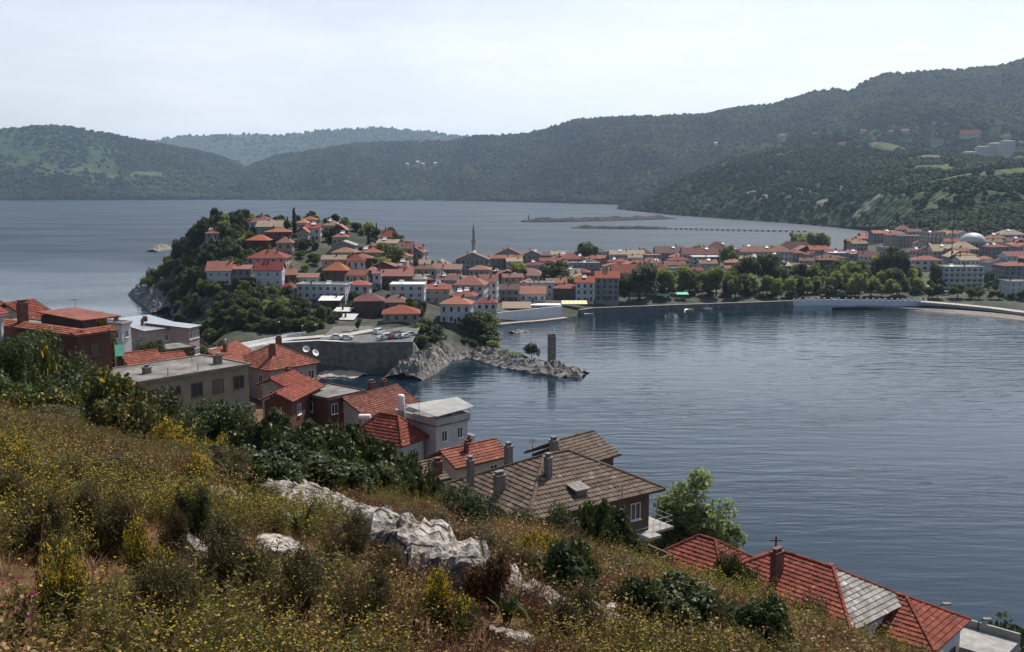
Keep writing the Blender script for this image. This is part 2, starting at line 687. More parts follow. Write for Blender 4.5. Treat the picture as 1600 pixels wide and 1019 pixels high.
_ctrl = [(x, y, float(slope(x, y))) for y in (30, 45, 58) for x in (-55, -35, -15, 0, 15, 30, 50)]
_ctrl += [(-2, 68, 31.5), (8, 66, 29.5), (6, 84, 25), (14, 78, 25), (24, 64, 24.5), (30, 64, 21.5), (32, 74, 17), (24, 80, 19), (40, 72, 14), (16, 92, 14), (42, 55, 19), (50, 48, 20)]
_ctrl += [(-12, 108, 24), (-4, 112, 21), (2, 120, 12), (-4, 94, 26), (-38, 150, 25), (-30, 165, 21), (-22, 168, 12), (-34, 90, 37), (-27, 102, 33.5), (-20, 80, 36), (-8, 76, 33)]
_ctrl += [(-42, 90, 40), (-36, 94, 38.5), (-54, 104, 42), (-62, 90, 46), (-80, 110, 44), (-48, 120, 35), (-75, 195, 22), (-64, 205, 19), (-60, 170, 26), (-30, 120, 28), (-18, 124, 25), (-100, 160, 34)]
_ctrl += [(-45, 285, -1), (-20, 235, -3), (-8, 190, -3), (5, 150, -3), (22, 118, -3), (48, 98, -3), (70, 80, -3), (90, 60, 0), (120, 40, 0), (110, 80, -5), (60, 130, -6), (0, 240, -6), (-20, 300, -5)]
_ctrl += [(-96, 268, 12), (-86, 292, 10.5), (-76, 300, 7), (-62, 290, 0), (-80, 318, 3), (-110, 290, 2), (-130, 250, 4), (-150, 200, 10), (-170, 150, 18), (-165, 250, -4), (-120, 320, -4), (-50, 250, 8), (-70, 245, 15)]
_far = rbf(_ctrl, 7.0)


def hill_z(x, y):
    x, y = np.asarray(x, float), np.asarray(y, float)
    a = slope(x, y)
    w = smooth(30, 62, y)
    z = a * (1 - w) + _far(x, y) * w
    d = np.sqrt(x * x + y * y)
    k = smooth(1.0, 8, d)
    z = z + k * (fbm(x * 0.22, y * 0.22, seed=3) - 0.5) * 0.55 + k * (fbm(x * 0.9, y * 0.9, seed=8) - 0.5) * 0.28
    return z


def ray_ground(u, v, zf, lift=0.0, y0=3.0, y1=1200.0, step=1.01):
    """depth where the sight line through a pixel meets the height field zf (+ lift)"""
    sx, sz = ray(u, v)
    ys = [y0]
    while ys[-1] < y1:
        ys.append(ys[-1] * step + 0.02)
    ys = np.array(ys)
    d = CAM_Z + sz * ys - (zf(sx * ys, ys) + lift)
    k = np.argmax(d < 0)
    if d[k] >= 0:
        return None
    if k == 0:
        return float(ys[0])
    t = d[k - 1] / (d[k - 1] - d[k])
    return float(ys[k - 1] + t * (ys[k] - ys[k - 1]))


def soil_mat():
    m, n, l = new_mat('hillside_soil')
    out = n.new('ShaderNodeOutputMaterial')
    p = n.new('ShaderNodeBsdfPrincipled')
    p.inputs['Roughness'].default_value = 0.95
    p.inputs['Specular IOR Level'].default_value = 0.1
    tc = n.new('ShaderNodeTexCoord')
    n1, n2 = n.new('ShaderNodeTexNoise'), n.new('ShaderNodeTexNoise')
    n1.inputs['Scale'].default_value, n1.inputs['Detail'].default_value = 0.35, 6
    n2.inputs['Scale'].default_value, n2.inputs['Detail'].default_value = 9.0, 6
    n2.inputs['Roughness'].default_value = 0.75
    for q in (n1, n2):
        l.new(tc.outputs['Object'], q.inputs['Vector'])
    r1 = n.new('ShaderNodeValToRGB')
    e = r1.color_ramp.elements
    e[0].position, e[0].color = 0.36, (0.070, 0.052, 0.026, 1)
    e[1].position, e[1].color = 0.66, (0.165, 0.098, 0.056, 1)
    r2 = n.new('ShaderNodeValToRGB')
    e = r2.color_ramp.elements
    e[0].position, e[0].color = 0.3, (0.45, 0.45, 0.45, 1)
    e[1].position, e[1].color = 0.72, (1.5, 1.4, 1.25, 1)
    l.new(n1.outputs['Fac'], r1.inputs['Fac'])
    l.new(n2.outputs['Fac'], r2.inputs['Fac'])
    mx = n.new('ShaderNodeMixRGB')
    mx.blend_type = 'MULTIPLY'
    mx.inputs['Fac'].default_value = 1
    l.new(r1.outputs['Color'], mx.inputs['Color1'])
    l.new(r2.outputs['Color'], mx.inputs['Color2'])
    l.new(mx.outputs['Color'], p.inputs['Base Color'])
    b = n.new('ShaderNodeBump')
    b.inputs['Strength'].default_value = 0.9
    b.inputs['Distance'].default_value = 0.05
    l.new(n2.outputs['Fac'], b.inputs['Height'])
    l.new(b.outputs['Normal'], p.inputs['Normal'])
    l.new(p.outputs['BSDF'], out.inputs['Surface'])
    return m


_rows = np.concatenate([np.linspace(-8, 3, 14), 3 * (330 / 3.0) ** np.linspace(0.012, 1, 270)])
_s = np.linspace(-1, 1, 230)
_yy = np.repeat(_rows[:, None], 230, 1)
_xx = _s[None, :] * (np.maximum(_yy, 0) * 0.62 + 9)
_zz = hill_z(_xx, _yy)
hill = link('hillside', mesh_np('hillside', np.stack([_xx, _yy, _zz], 2).reshape(-1, 3), grid_faces(*_yy.shape), [soil_mat()], smooth_=True))
tag(hill, 'steep brown earth slope below the viewpoint', 'hillside', None, 'structure')

# ------------------------------------------------------------------ headland and isthmus
def C(u, Y, z):
    return ((u - CU) / F_PX * (Y * CP + (CAM_Z - z) * SP), Y, z)


_t = [C(380, 500, 37), C(440, 512, 41), C(520, 522, 41), C(560, 505, 38), C(605, 500, 32), C(330, 495, 33), C(300, 505, 29), C(272, 515, 20), C(245, 535, 7), C(228, 552, 0.5), C(205, 570, -8),
      C(262, 500, 6), C(262, 475, 0), C(245, 480, -6), C(285, 455, 4), C(300, 430, 4), C(275, 430, -5), C(315, 390, 4), C(300, 380, -5), C(325, 350, 3), C(310, 345, -4),
      C(345, 335, 9), C(400, 335, 9.5), C(450, 330, 9.6), C(500, 330, 9.8), C(560, 330, 9.9), C(600, 330, 10), C(640, 330, 10), C(360, 305, -6), C(450, 306, -6), C(540, 306, -6), C(640, 306, -6), C(450, 350, 10.2), C(520, 348, 10.4), C(580, 345, 10.4), C(630, 345, 10.5),
      C(350, 365, 13), C(400, 360, 13), C(450, 362, 12), C(480, 365, 11.5), C(330, 405, 20), C(380, 405, 21), C(440, 402, 19), C(490, 392, 12.6), C(530, 392, 12.6), C(462, 392, 13.2), C(530, 375, 11.2), C(560, 362, 10.6), C(600, 365, 10.6), C(640, 372, 10.8), C(620, 396, 13.4), C(500, 414, 19), C(550, 406, 16),
      C(430, 425, 25), C(480, 430, 26), C(560, 425, 22), C(600, 418, 17.5), C(640, 405, 14.5), C(310, 440, 20), C(350, 450, 26), C(400, 455, 30), C(500, 462, 33), C(560, 470, 32.5), C(620, 480, 26), C(640, 520, 20), C(560, 560, 26), C(450, 570, 25), C(350, 570, 14),
      C(660, 455, 14), C(700, 430, 9), C(690, 385, 10.5), C(715, 375, 9.5), C(665, 352, 9), C(690, 368, 8), C(720, 366, 6), C(748, 372, 4), C(650, 333, 6), C(655, 322, -1), C(690, 345, -3), C(720, 350, -3), C(755, 360, -2), C(765, 385, 1), C(775, 410, 1),
      C(745, 400, 6), C(750, 430, 3), C(780, 438, 2.2), C(820, 452, 2.4), C(875, 462, 2.4), C(920, 480, 2.4), C(790, 422, -3), C(830, 436, -3), C(880, 445, -3), C(930, 458, -3),
      C(970, 492, 2.2), C(1050, 494, 2.2), C(1150, 500, 2.2), C(1250, 514, 2.2), C(1350, 508, 2.2), C(1450, 505, 2.4), C(1550, 490, 2.5), C(1680, 470, 2.5), C(1000, 470, -4), C(1100, 474, -4), C(1200, 482, -4), C(1300, 490, -2.5), C(1400, 488, -1.6), C(1500, 474, -1.6), C(1600, 450, -1.6), C(1700, 430, -2),
      C(660, 560, 7), C(700, 500, 6), C(760, 500, 4.5), C(820, 520, 4), C(900, 540, 4), C(1000, 560, 4), C(1100, 560, 4), C(1200, 570, 4), C(1300, 580, 4.5), C(1400, 580, 5), C(1500, 570, 5), C(1620, 560, 6),
      C(700, 600, 6), C(760, 640, 6), C(850, 660, 5), C(950, 680, 5), C(1050, 700, 6), C(1150, 720, 8), C(1250, 720, 5), C(1350, 720, 7), C(1450, 700, 9), C(1550, 690, 12), C(1640, 680, 15), C(1550, 800, 20), C(1450, 840, 16), C(1640, 800, 26), C(1350, 860, 8), C(1250, 830, 4),
      C(610, 600, 4), C(660, 650, 0), C(740, 720, 0), C(850, 760, 0), C(950, 790, 0), C(1050, 810, 0), C(1150, 840, 0), C(1240, 880, 0), C(1300, 920, 0), C(1340, 980, 1), C(1400, 980, 16), C(600, 680, -8), C(740, 790, -8), C(950, 870, -8), C(1150, 920, -8), C(1280, 1000, -6), C(1350, 1100, -2), C(1420, 1100, 24), C(1550, 980, 32), C(1650, 980, 42), C(400, 640, -8), C(250, 620, -10)]
_town = rbf(_t, 9.0)


def town_z(x, y):
    x, y = np.asarray(x, float), np.asarray(y, float)
    z = _town(x, y)
    k = smooth(6, 16, z)
    return z + k * (fbm(x * 0.06, y * 0.06, seed=21) - 0.5) * 4.0


def any_z(x, y):
    x, y = np.asarray(x, float), np.asarray(y, float)
    return np.where(y < 322, hill_z(x, y), town_z(x, y))


def scrub_mat():
    m, n, l = new_mat('town_ground')
    out = n.new('ShaderNodeOutputMaterial')
    p = n.new('ShaderNodeBsdfPrincipled')
    p.inputs['Roughness'].default_value = 0.95
    tc = n.new('ShaderNodeTexCoord')
    geo = n.new('ShaderNodeNewGeometry')
    n1 = n.new('ShaderNodeTexNoise')
    n1.inputs['Scale'].default_value, n1.inputs['Detail'].default_value = 0.07, 8
    n1.inputs['Roughness'].default_value = 0.7
    l.new(tc.outputs['Object'], n1.inputs['Vector'])
    r1 = n.new('ShaderNodeValToRGB')
    e = r1.color_ramp.elements
    e[0].position, e[0].color = 0.40, (0.012, 0.020, 0.008, 1)
    e[1].position, e[1].color = 0.68, (0.085, 0.078, 0.052, 1)
    l.new(n1.outputs['Fac'], r1.inputs['Fac'])
    # bare grey rock where the ground is steep
    sx = n.new('ShaderNodeSeparateXYZ')
    l.new(geo.outputs['Normal'], sx.inputs[0])
    mr = n.new('ShaderNodeMapRange')
    mr.inputs['From Min'].default_value, mr.inputs['From Max'].default_value = 0.70, 0.82
    mr.inputs['To Min'].default_value, mr.inputs['To Max'].default_value = 1, 0
    l.new(sx.outputs['Z'], mr.inputs['Value'])
    n2 = n.new('ShaderNodeTexNoise')
    n2.inputs['Scale'].default_value, n2.inputs['Detail'].default_value = 0.4, 7
    l.new(tc.outputs['Object'], n2.inputs['Vector'])
    r2 = n.new('ShaderNodeValToRGB')
    e = r2.color_ramp.elements
    e[0].position, e[0].color = 0.35, (0.035, 0.034, 0.030, 1)
    e[1].position, e[1].color = 0.68, (0.17, 0.155, 0.14, 1)
    l.new(n2.outputs['Fac'], r2.inputs['Fac'])
    mx = n.new('ShaderNodeMixRGB')
    l.new(mr.outputs['Result'], mx.inputs['Fac'])
    l.new(r1.outputs['Color'], mx.inputs['Color1'])
    l.new(r2.outputs['Color'], mx.inputs['Color2'])
    l.new(mx.outputs['Color'], p.inputs['Base Color'])
    b = n.new('ShaderNodeBump')
    b.inputs['Strength'].default_value = 0.8
    b.inputs['Distance'].default_value = 0.8
    l.new(n2.outputs['Fac'], b.inputs['Height'])
    l.new(b.outputs['Normal'], p.inputs['Normal'])
    l.new(p.outputs['BSDF'], out.inputs['Surface'])
    return m


_gx = np.linspace(-270, 640, 330)
_gy = np.concatenate([np.linspace(298, 560, 140), np.linspace(562, 1120, 130)])
_xx, _yy = np.meshgrid(_gx, _gy)
_zz = town_z(_xx, _yy)
land = link('town_terrain', mesh_np('town_terrain', np.stack([_xx, _yy, _zz], 2).reshape(-1, 3), grid_faces(*_yy.shape), [scrub_mat()], smooth_=True))
tag(land, 'low isthmus and rocky headland under the town', 'terrain', None, 'structure')

# ------------------------------------------------------------------ mountains across the water
def tv(v):
    """rise (+) or drop (-) per metre of depth on the centre column"""
    return ray(CU, v)[1]


def forest_ground_mat():
    m, n, l = new_mat('forest_floor')
    out = n.new('ShaderNodeOutputMaterial')
    p = n.new('ShaderNodeBsdfPrincipled')
    p.inputs['Roughness'].default_value = 0.95
    p.inputs['Specular IOR Level'].default_value = 0.1
    tc = n.new('ShaderNodeTexCoord')
    at_ = n.new('ShaderNodeAttribute')
    at_.attribute_name = 'meadow'
    at2 = n.new('ShaderNodeAttribute')
    at2.attribute_name = 'crag'
    n1 = n.new('ShaderNodeTexNoise')
    n1.inputs['Scale'].default_value, n1.inputs['Detail'].default_value = 0.012, 9
    n1.inputs['Roughness'].default_value = 0.75
    l.new(tc.outputs['Object'], n1.inputs['Vector'])
    r1 = n.new('ShaderNodeValToRGB')
    e = r1.color_ramp.elements
    e[0].position, e[0].color = 0.38, (0.016, 0.030, 0.012, 1)
    e[1].position, e[1].color = 0.64, (0.055, 0.085, 0.028, 1)
    l.new(n1.outputs['Fac'], r1.inputs['Fac'])
    r2 = n.new('ShaderNodeValToRGB')
    e = r2.color_ramp.elements
    e[0].position, e[0].color = 0.42, (0.055, 0.088, 0.030, 1)
    e[1].position, e[1].color = 0.66, (0.13, 0.115, 0.062, 1)
    l.new(n1.outputs['Fac'], r2.inputs['Fac'])
    mx = n.new('ShaderNodeMixRGB')
    l.new(at_.outputs['Fac'], mx.inputs['Fac'])
    l.new(r1.outputs['Color'], mx.inputs['Color1'])
    l.new(r2.outputs['Color'], mx.inputs['Color2'])
    m2 = n.new('ShaderNodeMixRGB')
    m2.inputs['Color2'].default_value = (0.17, 0.155, 0.14, 1)
    l.new(at2.outputs['Fac'], m2.inputs['Fac'])
    l.new(mx.outputs['Color'], m2.inputs['Color1'])
    l.new(m2.outputs['Color'], p.inputs['Base Color'])
    vo = n.new('ShaderNodeTexVoronoi')
    vo.inputs['Scale'].default_value = 0.09
    l.new(tc.outputs['Object'], vo.inputs['Vector'])
    b = n.new('ShaderNodeBump')
    b.invert = True
    b.inputs['Strength'].default_value = 1.0
    b.inputs['Distance'].default_value = 5.0
    l.new(vo.outputs['Distance'], b.inputs['Height'])
    l.new(b.outputs['Normal'], p.inputs['Normal'])
    l.new(p.outputs['BSDF'], out.inputs['Surface'])
    return m


FOREST_FLOOR = forest_ground_mat()


def massif(name, label, us, rows, table, nu, nr, relief, seed, meadow_fn=None, crag_fn=None, back=0.35):
    """land seen rising behind the water: per sight column, depths and heights from the shore to the crest and down the far side.
    table: list of (u, [(Y, v), ...]) control columns, all with the same number of rows"""
    U = np.linspace(us[0], us[1], nu)
    cu = np.array([t[0] for t in table], float)
    k = len(table[0][1])
    Yc = np.array([[p[0] for p in t[1]] for t in table], float)
    Tc = np.array([[tv(p[1]) for p in t[1]] for t in table], float)
    Yi = np.stack([np.interp(U, cu, Yc[:, j]) for j in range(k)], 1)
    Ti = np.stack([np.interp(U, cu, Tc[:, j]) for j in range(k)], 1)
    w = np.linspace(0, k - 1, nr)
    Y = np.stack([np.interp(w, np.arange(k), Yi[i]) for i in range(nu)], 1)
    T = np.stack([np.interp(w, np.arange(k), Ti[i]) for i in range(nu)], 1)
    # soften the kinks between control rows
    for _ in range(3):
        Y[1:-1] = (Y[:-2] + 2 * Y[1:-1] + Y[2:]) / 4
        T[1:-1] = (T[:-2] + 2 * T[1:-1] + T[2:]) / 4
        T[:, 1:-1] = (T[:, :-2] + 2 * T[:, 1:-1] + T[:, 2:]) / 4
    # far side
    nb = 14
    Yb = Y[-1] * (1 + back * np.linspace(0.06, 1, nb)[:, None])
    Zc = CAM_Z + T[-1] * Y[-1]
    Zb = Zc[None] * (1 - np.linspace(0.06, 1, nb)[:, None] ** 1.3)
    Z = np.concatenate([CAM_Z + T * Y, Zb], 0)
    Y = np.concatenate([Y, Yb], 0)
    S = ((U - CU) / F_PX / CP)[None]
    X = S * Y
    rel = np.abs(fbm(X / 420, Y / 560, seed=seed, octaves=5) - 0.5) * 2.6
    fine = fbm(X / 90, Y / 90, seed=seed + 5, octaves=4) - 0.5
    env = smooth(0, 60, Z)
    edge = np.ones_like(Z)
    ne = max(12, nr // 4)
    edge[nr - ne:nr] = np.linspace(1, 0.08, ne)[:, None]
    edge[nr:] = 0.08
    Z = Z + env * edge * relief * ((rel - 0.32) * 1.0 + fine * 0.35)
    mead = np.zeros_like(Z) if meadow_fn is None else meadow_fn(U[None] + 0 * Z, X, Y, Z)
    crag = np.zeros_like(Z) if crag_fn is None else crag_fn(U[None] + 0 * Z, X, Y, Z)
    me = mesh_np(name, np.stack([X, Y, Z], 2).reshape(-1, 3), grid_faces(*Z.shape), [FOREST_FLOOR], smooth_=True)
    for an, arr in (('meadow', mead), ('crag', crag)):
        a = me.attributes.new(an, 'FLOAT', 'POINT')
        a.data.foreach_set('value', arr.astype(np.float32).ravel())
    o = link(name, me)
    tag(o, label, 'mountain', None, 'structure')
    return dict(X=X, Y=Y, Z=Z, meadow=mead, crag=crag, nr=nr, U=U)


# far blue ridge
ridge_far = massif('far_ridge', 'pale blue ridge far behind the other hills', (150, 900), 0,
                   [(u, [(6800, 312), (7600, 290), (8600, (v + 290) / 2), (9400, v)]) for u, v in
                    [(150, 226), (240, 222), (265, 219), (300, 213), (350, 212), (400, 211), (460, 212), (500, 206), (560, 203), (600, 201), (650, 204), (690, 210), (730, 215), (800, 222), (900, 228)]],
                   220, 40, 60, 31)
# hill across the water, on the side of the open sea
hill_west = massif('shore_hill', 'wooded hill rising from the far shore', (-330, 447), 0,
                   [(u, [(4150 + k, 313), (4300 + k, 313 - (313 - v) * 0.30), (4800 + k, 313 - (313 - v) * 0.62), (5300 + k, v)]) for u, v, k in
                    [(-330, 235, 0), (-200, 222, 0), (-100, 214, 0), (0, 206, 0), (40, 200, 0), (100, 197, 0), (150, 202, 0), (200, 213, 50), (250, 222, 50), (300, 233, 100), (340, 242, 100), (380, 255, 150), (410, 276, 150), (430, 298, 150), (447, 313, 150)]],
                   300, 90, 125, 33,
                   meadow_fn=lambda u, x, y, z: smooth(0.60, 0.68, fbm(x / 330, y / 330, seed=40)) * smooth(20, 60, z) * smooth(200, 90, z))
# main mountain side
_main = [(385, 262, 0), (405, 257, 0), (440, 246, 0), (520, 232, 0), (600, 224, 0), (700, 221, 0), (740, 214, 0), (780, 213, 0), (820, 211, 0), (860, 200, 0), (890, 189, 0), (940, 186, 0), (1000, 183, 0), (1080, 181, 0), (1130, 172, 0),
         (1200, 162, 0), (1250, 146, 0), (1285, 142, 0), (1310, 146, 0), (1340, 126, 0), (1365, 115, 0), (1420, 114, 0), (1500, 110, 0), (1540, 108, 0), (1560, 100, 0), (1600, 92, 0), (1700, 80, 0), (1900, 72, 0)]


def _col(u, v):
    near = np.interp(u, [385, 430, 700, 960, 1200, 1900], [4250, 4150, 4050, 3200, 2300, 2000])
    far = np.interp(u, [385, 700, 1000, 1300, 1900], [5600, 5000, 4300, 3700, 3100])
    foot = np.interp(u, [385, 900, 980, 1100, 1200, 1900], [313, 312.5, 317, 303, 298, 292])
    if u < 400:
        foot = 313
    return (u, [(near, foot), (near + 0.22 * (far - near), foot - (foot - v) * 0.34), (near + 0.58 * (far - near), foot - (foot - v) * 0.62), (far, v)])


def _meadow_main(u, x, y, z):
    a = smooth(0.50, 0.60, fbm(x / 190, y / 190, seed=51))
    belt = np.exp(-((z - 165) / 45) ** 2) * smooth(1080, 1250, u)
    return np.clip(a * (0.25 * smooth(40, 80, z) * smooth(300, 220, z) + 0.9 * belt), 0, 1)


mount = massif('mountain_side', 'long wooded mountain side with houses on its shoulder', (385, 1900), 0, [_col(u, v) for u, v, _ in _main], 560, 150, 125, 35, meadow_fn=_meadow_main)
# nearer wooded spur that ends in cliffs at the shore
_sp_v = [(960, 326), (985, 322), (1010, 308), (1050, 290), (1090, 268), (1130, 252), (1180, 240), (1230, 235), (1290, 232), (1350, 236), (1420, 240), (1500, 246), (1560, 250), (1620, 250), (1750, 248), (1900, 245)]


def _scol(u, v):
    nearY = np.interp(u, [960, 985, 1050, 1150, 1250, 1340, 1400, 1500, 1600, 1900], [2550, 2400, 2050, 1760, 1560, 1360, 1150, 1000, 950, 900])
    nearv = np.interp(u, [960, 985, 1050, 1150, 1250, 1340, 1400, 1500, 1600, 1900], [326.5, 327, 333, 342, 349, 354, 352, 350, 348, 345])
    farY = np.interp(u, [960, 1050, 1250, 1500, 1900], [2650, 2500, 2250, 1900, 1800])
    d = farY - nearY
    return (u, [(nearY, nearv + 1.5), (nearY + 0.10 * d, nearv - (nearv - v) * 0.30), (nearY + 0.45 * d, nearv - (nearv - v) * 0.66), (farY, v)])


def _meadow_spur(u, x, y, z):
    a = smooth(0.46, 0.60, fbm(x / 110, y / 120, seed=61))
    return a * smooth(60, 95, z) * (0.5 + 0.5 * smooth(1100, 1140, u) * smooth(1330, 1200, u)) + 0.6 * a * smooth(1350, 1450, u) * smooth(20, 40, z)


def _crag_spur(u, x, y, z):
    a = smooth(0.50, 0.62, fbm(x / 45, y / 45 + z / 30, seed=71))
    return a * smooth(4, 15, z) * smooth(75, 40, z) * smooth(1090, 1180, u) * smooth(1440, 1360, u)


spur = massif('wooded_spur', 'nearer wooded spur with grey cliffs above the shore', (960, 1900), 0, [_scol(u, v) for u, v in _sp_v], 420, 130, 46, 37, meadow_fn=_meadow_spur, crag_fn=_crag_spur)


# forest canopy: low tree crowns, each some metres wide
def canopy_mesh(name, seed, m, tall=1.0):
    rng = np.random.default_rng(seed)
    import bmesh
    bm = bmesh.new()
    bmesh.ops.create_icosphere(bm, subdivisions=2, radius=1.0)
    for v in bm.verts:
        k = 1 + 0.55 * (float(fbm(np.array(v.co.x * 2.1 + seed * 7), np.array(v.co.y * 2.1), np.array(v.co.z * 2.1), octaves=2, seed=seed)) - 0.5) * 2
        v.co *= k
        v.co.z = v.co.z * tall + 0.55 * tall
    me = bpy.data.meshes.new(name)
    bm.to_mesh(me)
    bm.free()
    me.materials.append(m)
    return me


canopy_a = leaf_mat('canopy_dark', (0.014, 0.028, 0.011), (0.036, 0.058, 0.022), trans=0.1, jitter=0.5, scale=1.2, rough=0.8, spec=0.1)
canopy_b = leaf_mat('canopy_green', (0.028, 0.050, 0.016), (0.060, 0.094, 0.030), trans=0.1, jitter=0.5, scale=1.2, rough=0.8, spec=0.1)


def forest(D, n, r0, r1, seed, name, label, skip=None, zmin=1.5):
    rng = np.random.default_rng(seed)
    nr = D['nr'] + 3
    X, Y, Z = D['X'][:nr], D['Y'][:nr], D['Z'][:nr]
    i = rng.integers(0, X.shape[0] - 1, n * 3)
    j = rng.integers(0, X.shape[1] - 1, n * 3)
    # weight cells by their area so that the wood is even
    A = np.abs((X[1:, 1:] - X[:-1, :-1]) * (Y[1:, 1:] - Y[:-1, 1:]))
    keep = rng.random(n * 3) < (A / np.percentile(A, 90))[i, j]
    a, b = rng.random(n * 3), rng.random(n * 3)

    def bil(M):
        return (M[i, j] * (1 - a) + M[i + 1, j] * a) * (1 - b) + (M[i, j + 1] * (1 - a) + M[i + 1, j + 1] * a) * b
    x, y, z = bil(X), bil(Y), bil(Z)
    md, cr = bil(D['meadow'][:nr]), bil(D['crag'][:nr])
    keep &= (z > zmin) & (rng.random(n * 3) > md * 1.15) & (rng.random(n * 3) > cr * 1.0)
    if skip is not None:
        keep &= ~skip(x, y)
    k = np.nonzero(keep)[0][:n]
    sc_ = (r0 + (r1 - r0) * rng.random(len(k)) ** 1.6)
    cut = fbm(x[k] / 140, y[k] / 140, seed=seed + 3) + 0.25 * (rng.random(len(k)) - 0.5) > 0.5
    P = np.stack([x[k], y[k], z[k] - 0.15 * sc_], 1)
    rz = rng.random(len(k)) * 6.28
    for sel, mm, nm, tl in ((cut, canopy_a, 'dark', 1.15), (~cut, canopy_b, 'green', 0.9)):
        scatter(name, f'{"dark" if nm == "dark" else "fresh"} green {label}', P[sel], sc_[sel], rz[sel], canopy_mesh(name + nm, seed, mm, tl))


VILLAGE = []          # filled below: plan positions kept clear of trees



# ================================================================== BUILDINGS
FRAME_W = mat('window_frame_white', (0.62, 0.62, 0.60), rough=0.6)
FRAME_B = mat('window_frame_brown', (0.12, 0.07, 0.045), rough=0.7)
CONC = mat('concrete', (0.22, 0.21, 0.195), (0.36, 0.345, 0.32), rough=0.92, scale=0.8, bump=0.2, bscale=12)
ROOF_FELT = mat('roof_felt', (0.10, 0.093, 0.086), (0.235, 0.22, 0.20), rough=0.95, scale=0.45, bump=0.2, bscale=8)
BRICK = mat('chimney_brick', (0.11, 0.055, 0.042), (0.20, 0.10, 0.075), rough=0.95, scale=4, bump=0.3, bscale=20)
CHIM_GREY = mat('chimney_render', (0.16, 0.14, 0.13), (0.26, 0.235, 0.215), rough=0.95, scale=3, bump=0.2, bscale=20)
DARK_VOID = mat('dark_interior', (0.012, 0.012, 0.013), rough=0.9)
STEEL = mat('galvanised_steel', (0.42, 0.43, 0.44), (0.55, 0.56, 0.57), rough=0.38, metal=0.7, scale=2)
IRON = mat('dark_iron', (0.045, 0.045, 0.048), rough=0.6)
METAL_WHITE = mat('white_painted_metal', (0.66, 0.67, 0.67), (0.78, 0.78, 0.77), rough=0.45, scale=1.0)
TIMBER = mat('dark_timber', (0.075, 0.045, 0.030), (0.13, 0.08, 0.055), rough=0.85, scale=3)
GLASS = glass_mat()
DISH = mat('dish_white', (0.60, 0.60, 0.58), rough=0.5)

_win_cache = {}


def window_mesh(w, h, style='white'):
    """frame stands proud of the wall, panes lie back in it; local x along the wall, outward is -y"""
    key = (round(w, 2), round(h, 2), style)
    if key in _win_cache:
        return _win_cache[key]
    b = MB()
    t = 0.06
    b.box(-w / 2, -0.07, 0, -w / 2 + t, 0.02, h, 0).box(w / 2 - t, -0.07, 0, w / 2, 0.02, h, 0)
    b.box(-w / 2 + t, -0.07, 0, w / 2 - t, 0.02, t, 0).box(-w / 2 + t, -0.07, h - t, w / 2 - t, 0.02, h, 0)
    if w > 0.8:
        b.box(-0.035, -0.06, t, 0.035, 0.02, h - t, 0)
    b.box(-w / 2 - 0.08, -0.16, -0.08, w / 2 + 0.08, 0.02, 0, 0)
    b.box(-w / 2 + t, -0.025, t, w / 2 - t, 0.02, h - t, 1)
    me = b.mesh('window', [FRAME_W if style == 'white' else FRAME_B, GLASS])
    _win_cache[key] = me
    return me


def place_window(parent, side, pos, z, W, D, w, h, style):
    """side: front (y=0), left (x=0), right (x=W), back (y=D)"""
    me = window_mesh(w, h, style)
    o = link('window', me, parent)
    if side == 'front':
        o.location, o.rotation_euler = (pos, 0, z), (0, 0, 0)
    elif side == 'back':
        o.location, o.rotation_euler = (pos, D, z), (0, 0, math.pi)
    elif side == 'left':
        o.location, o.rotation_euler = (0, pos, z), (0, 0, -math.pi / 2)
    else:
        o.location, o.rotation_euler = (W, pos, z), (0, 0, math.pi / 2)
    return o


def chimney(parent, x, y, z0, h, w=0.6, d=0.6, m=None, pots=2, label=None):
    b = MB()
    b.cbox(x, y, z0, w, d, h, 0)
    b.cbox(x, y, z0 + h, w + 0.16, d + 0.16, 0.1, 0)
    for k in range(pots):
        px = x + (k - (pots - 1) / 2) * w / max(pots, 1)
        b.cbox(px, y, z0 + h + 0.1, w / (pots + 1.2), d * 0.5, 0.22, 0)
    b.cbox(x, y, z0 + h + 0.32, w * 0.95, d * 0.8, 0.07, 0)
    return b.build('chimney', m or BRICK, parent)


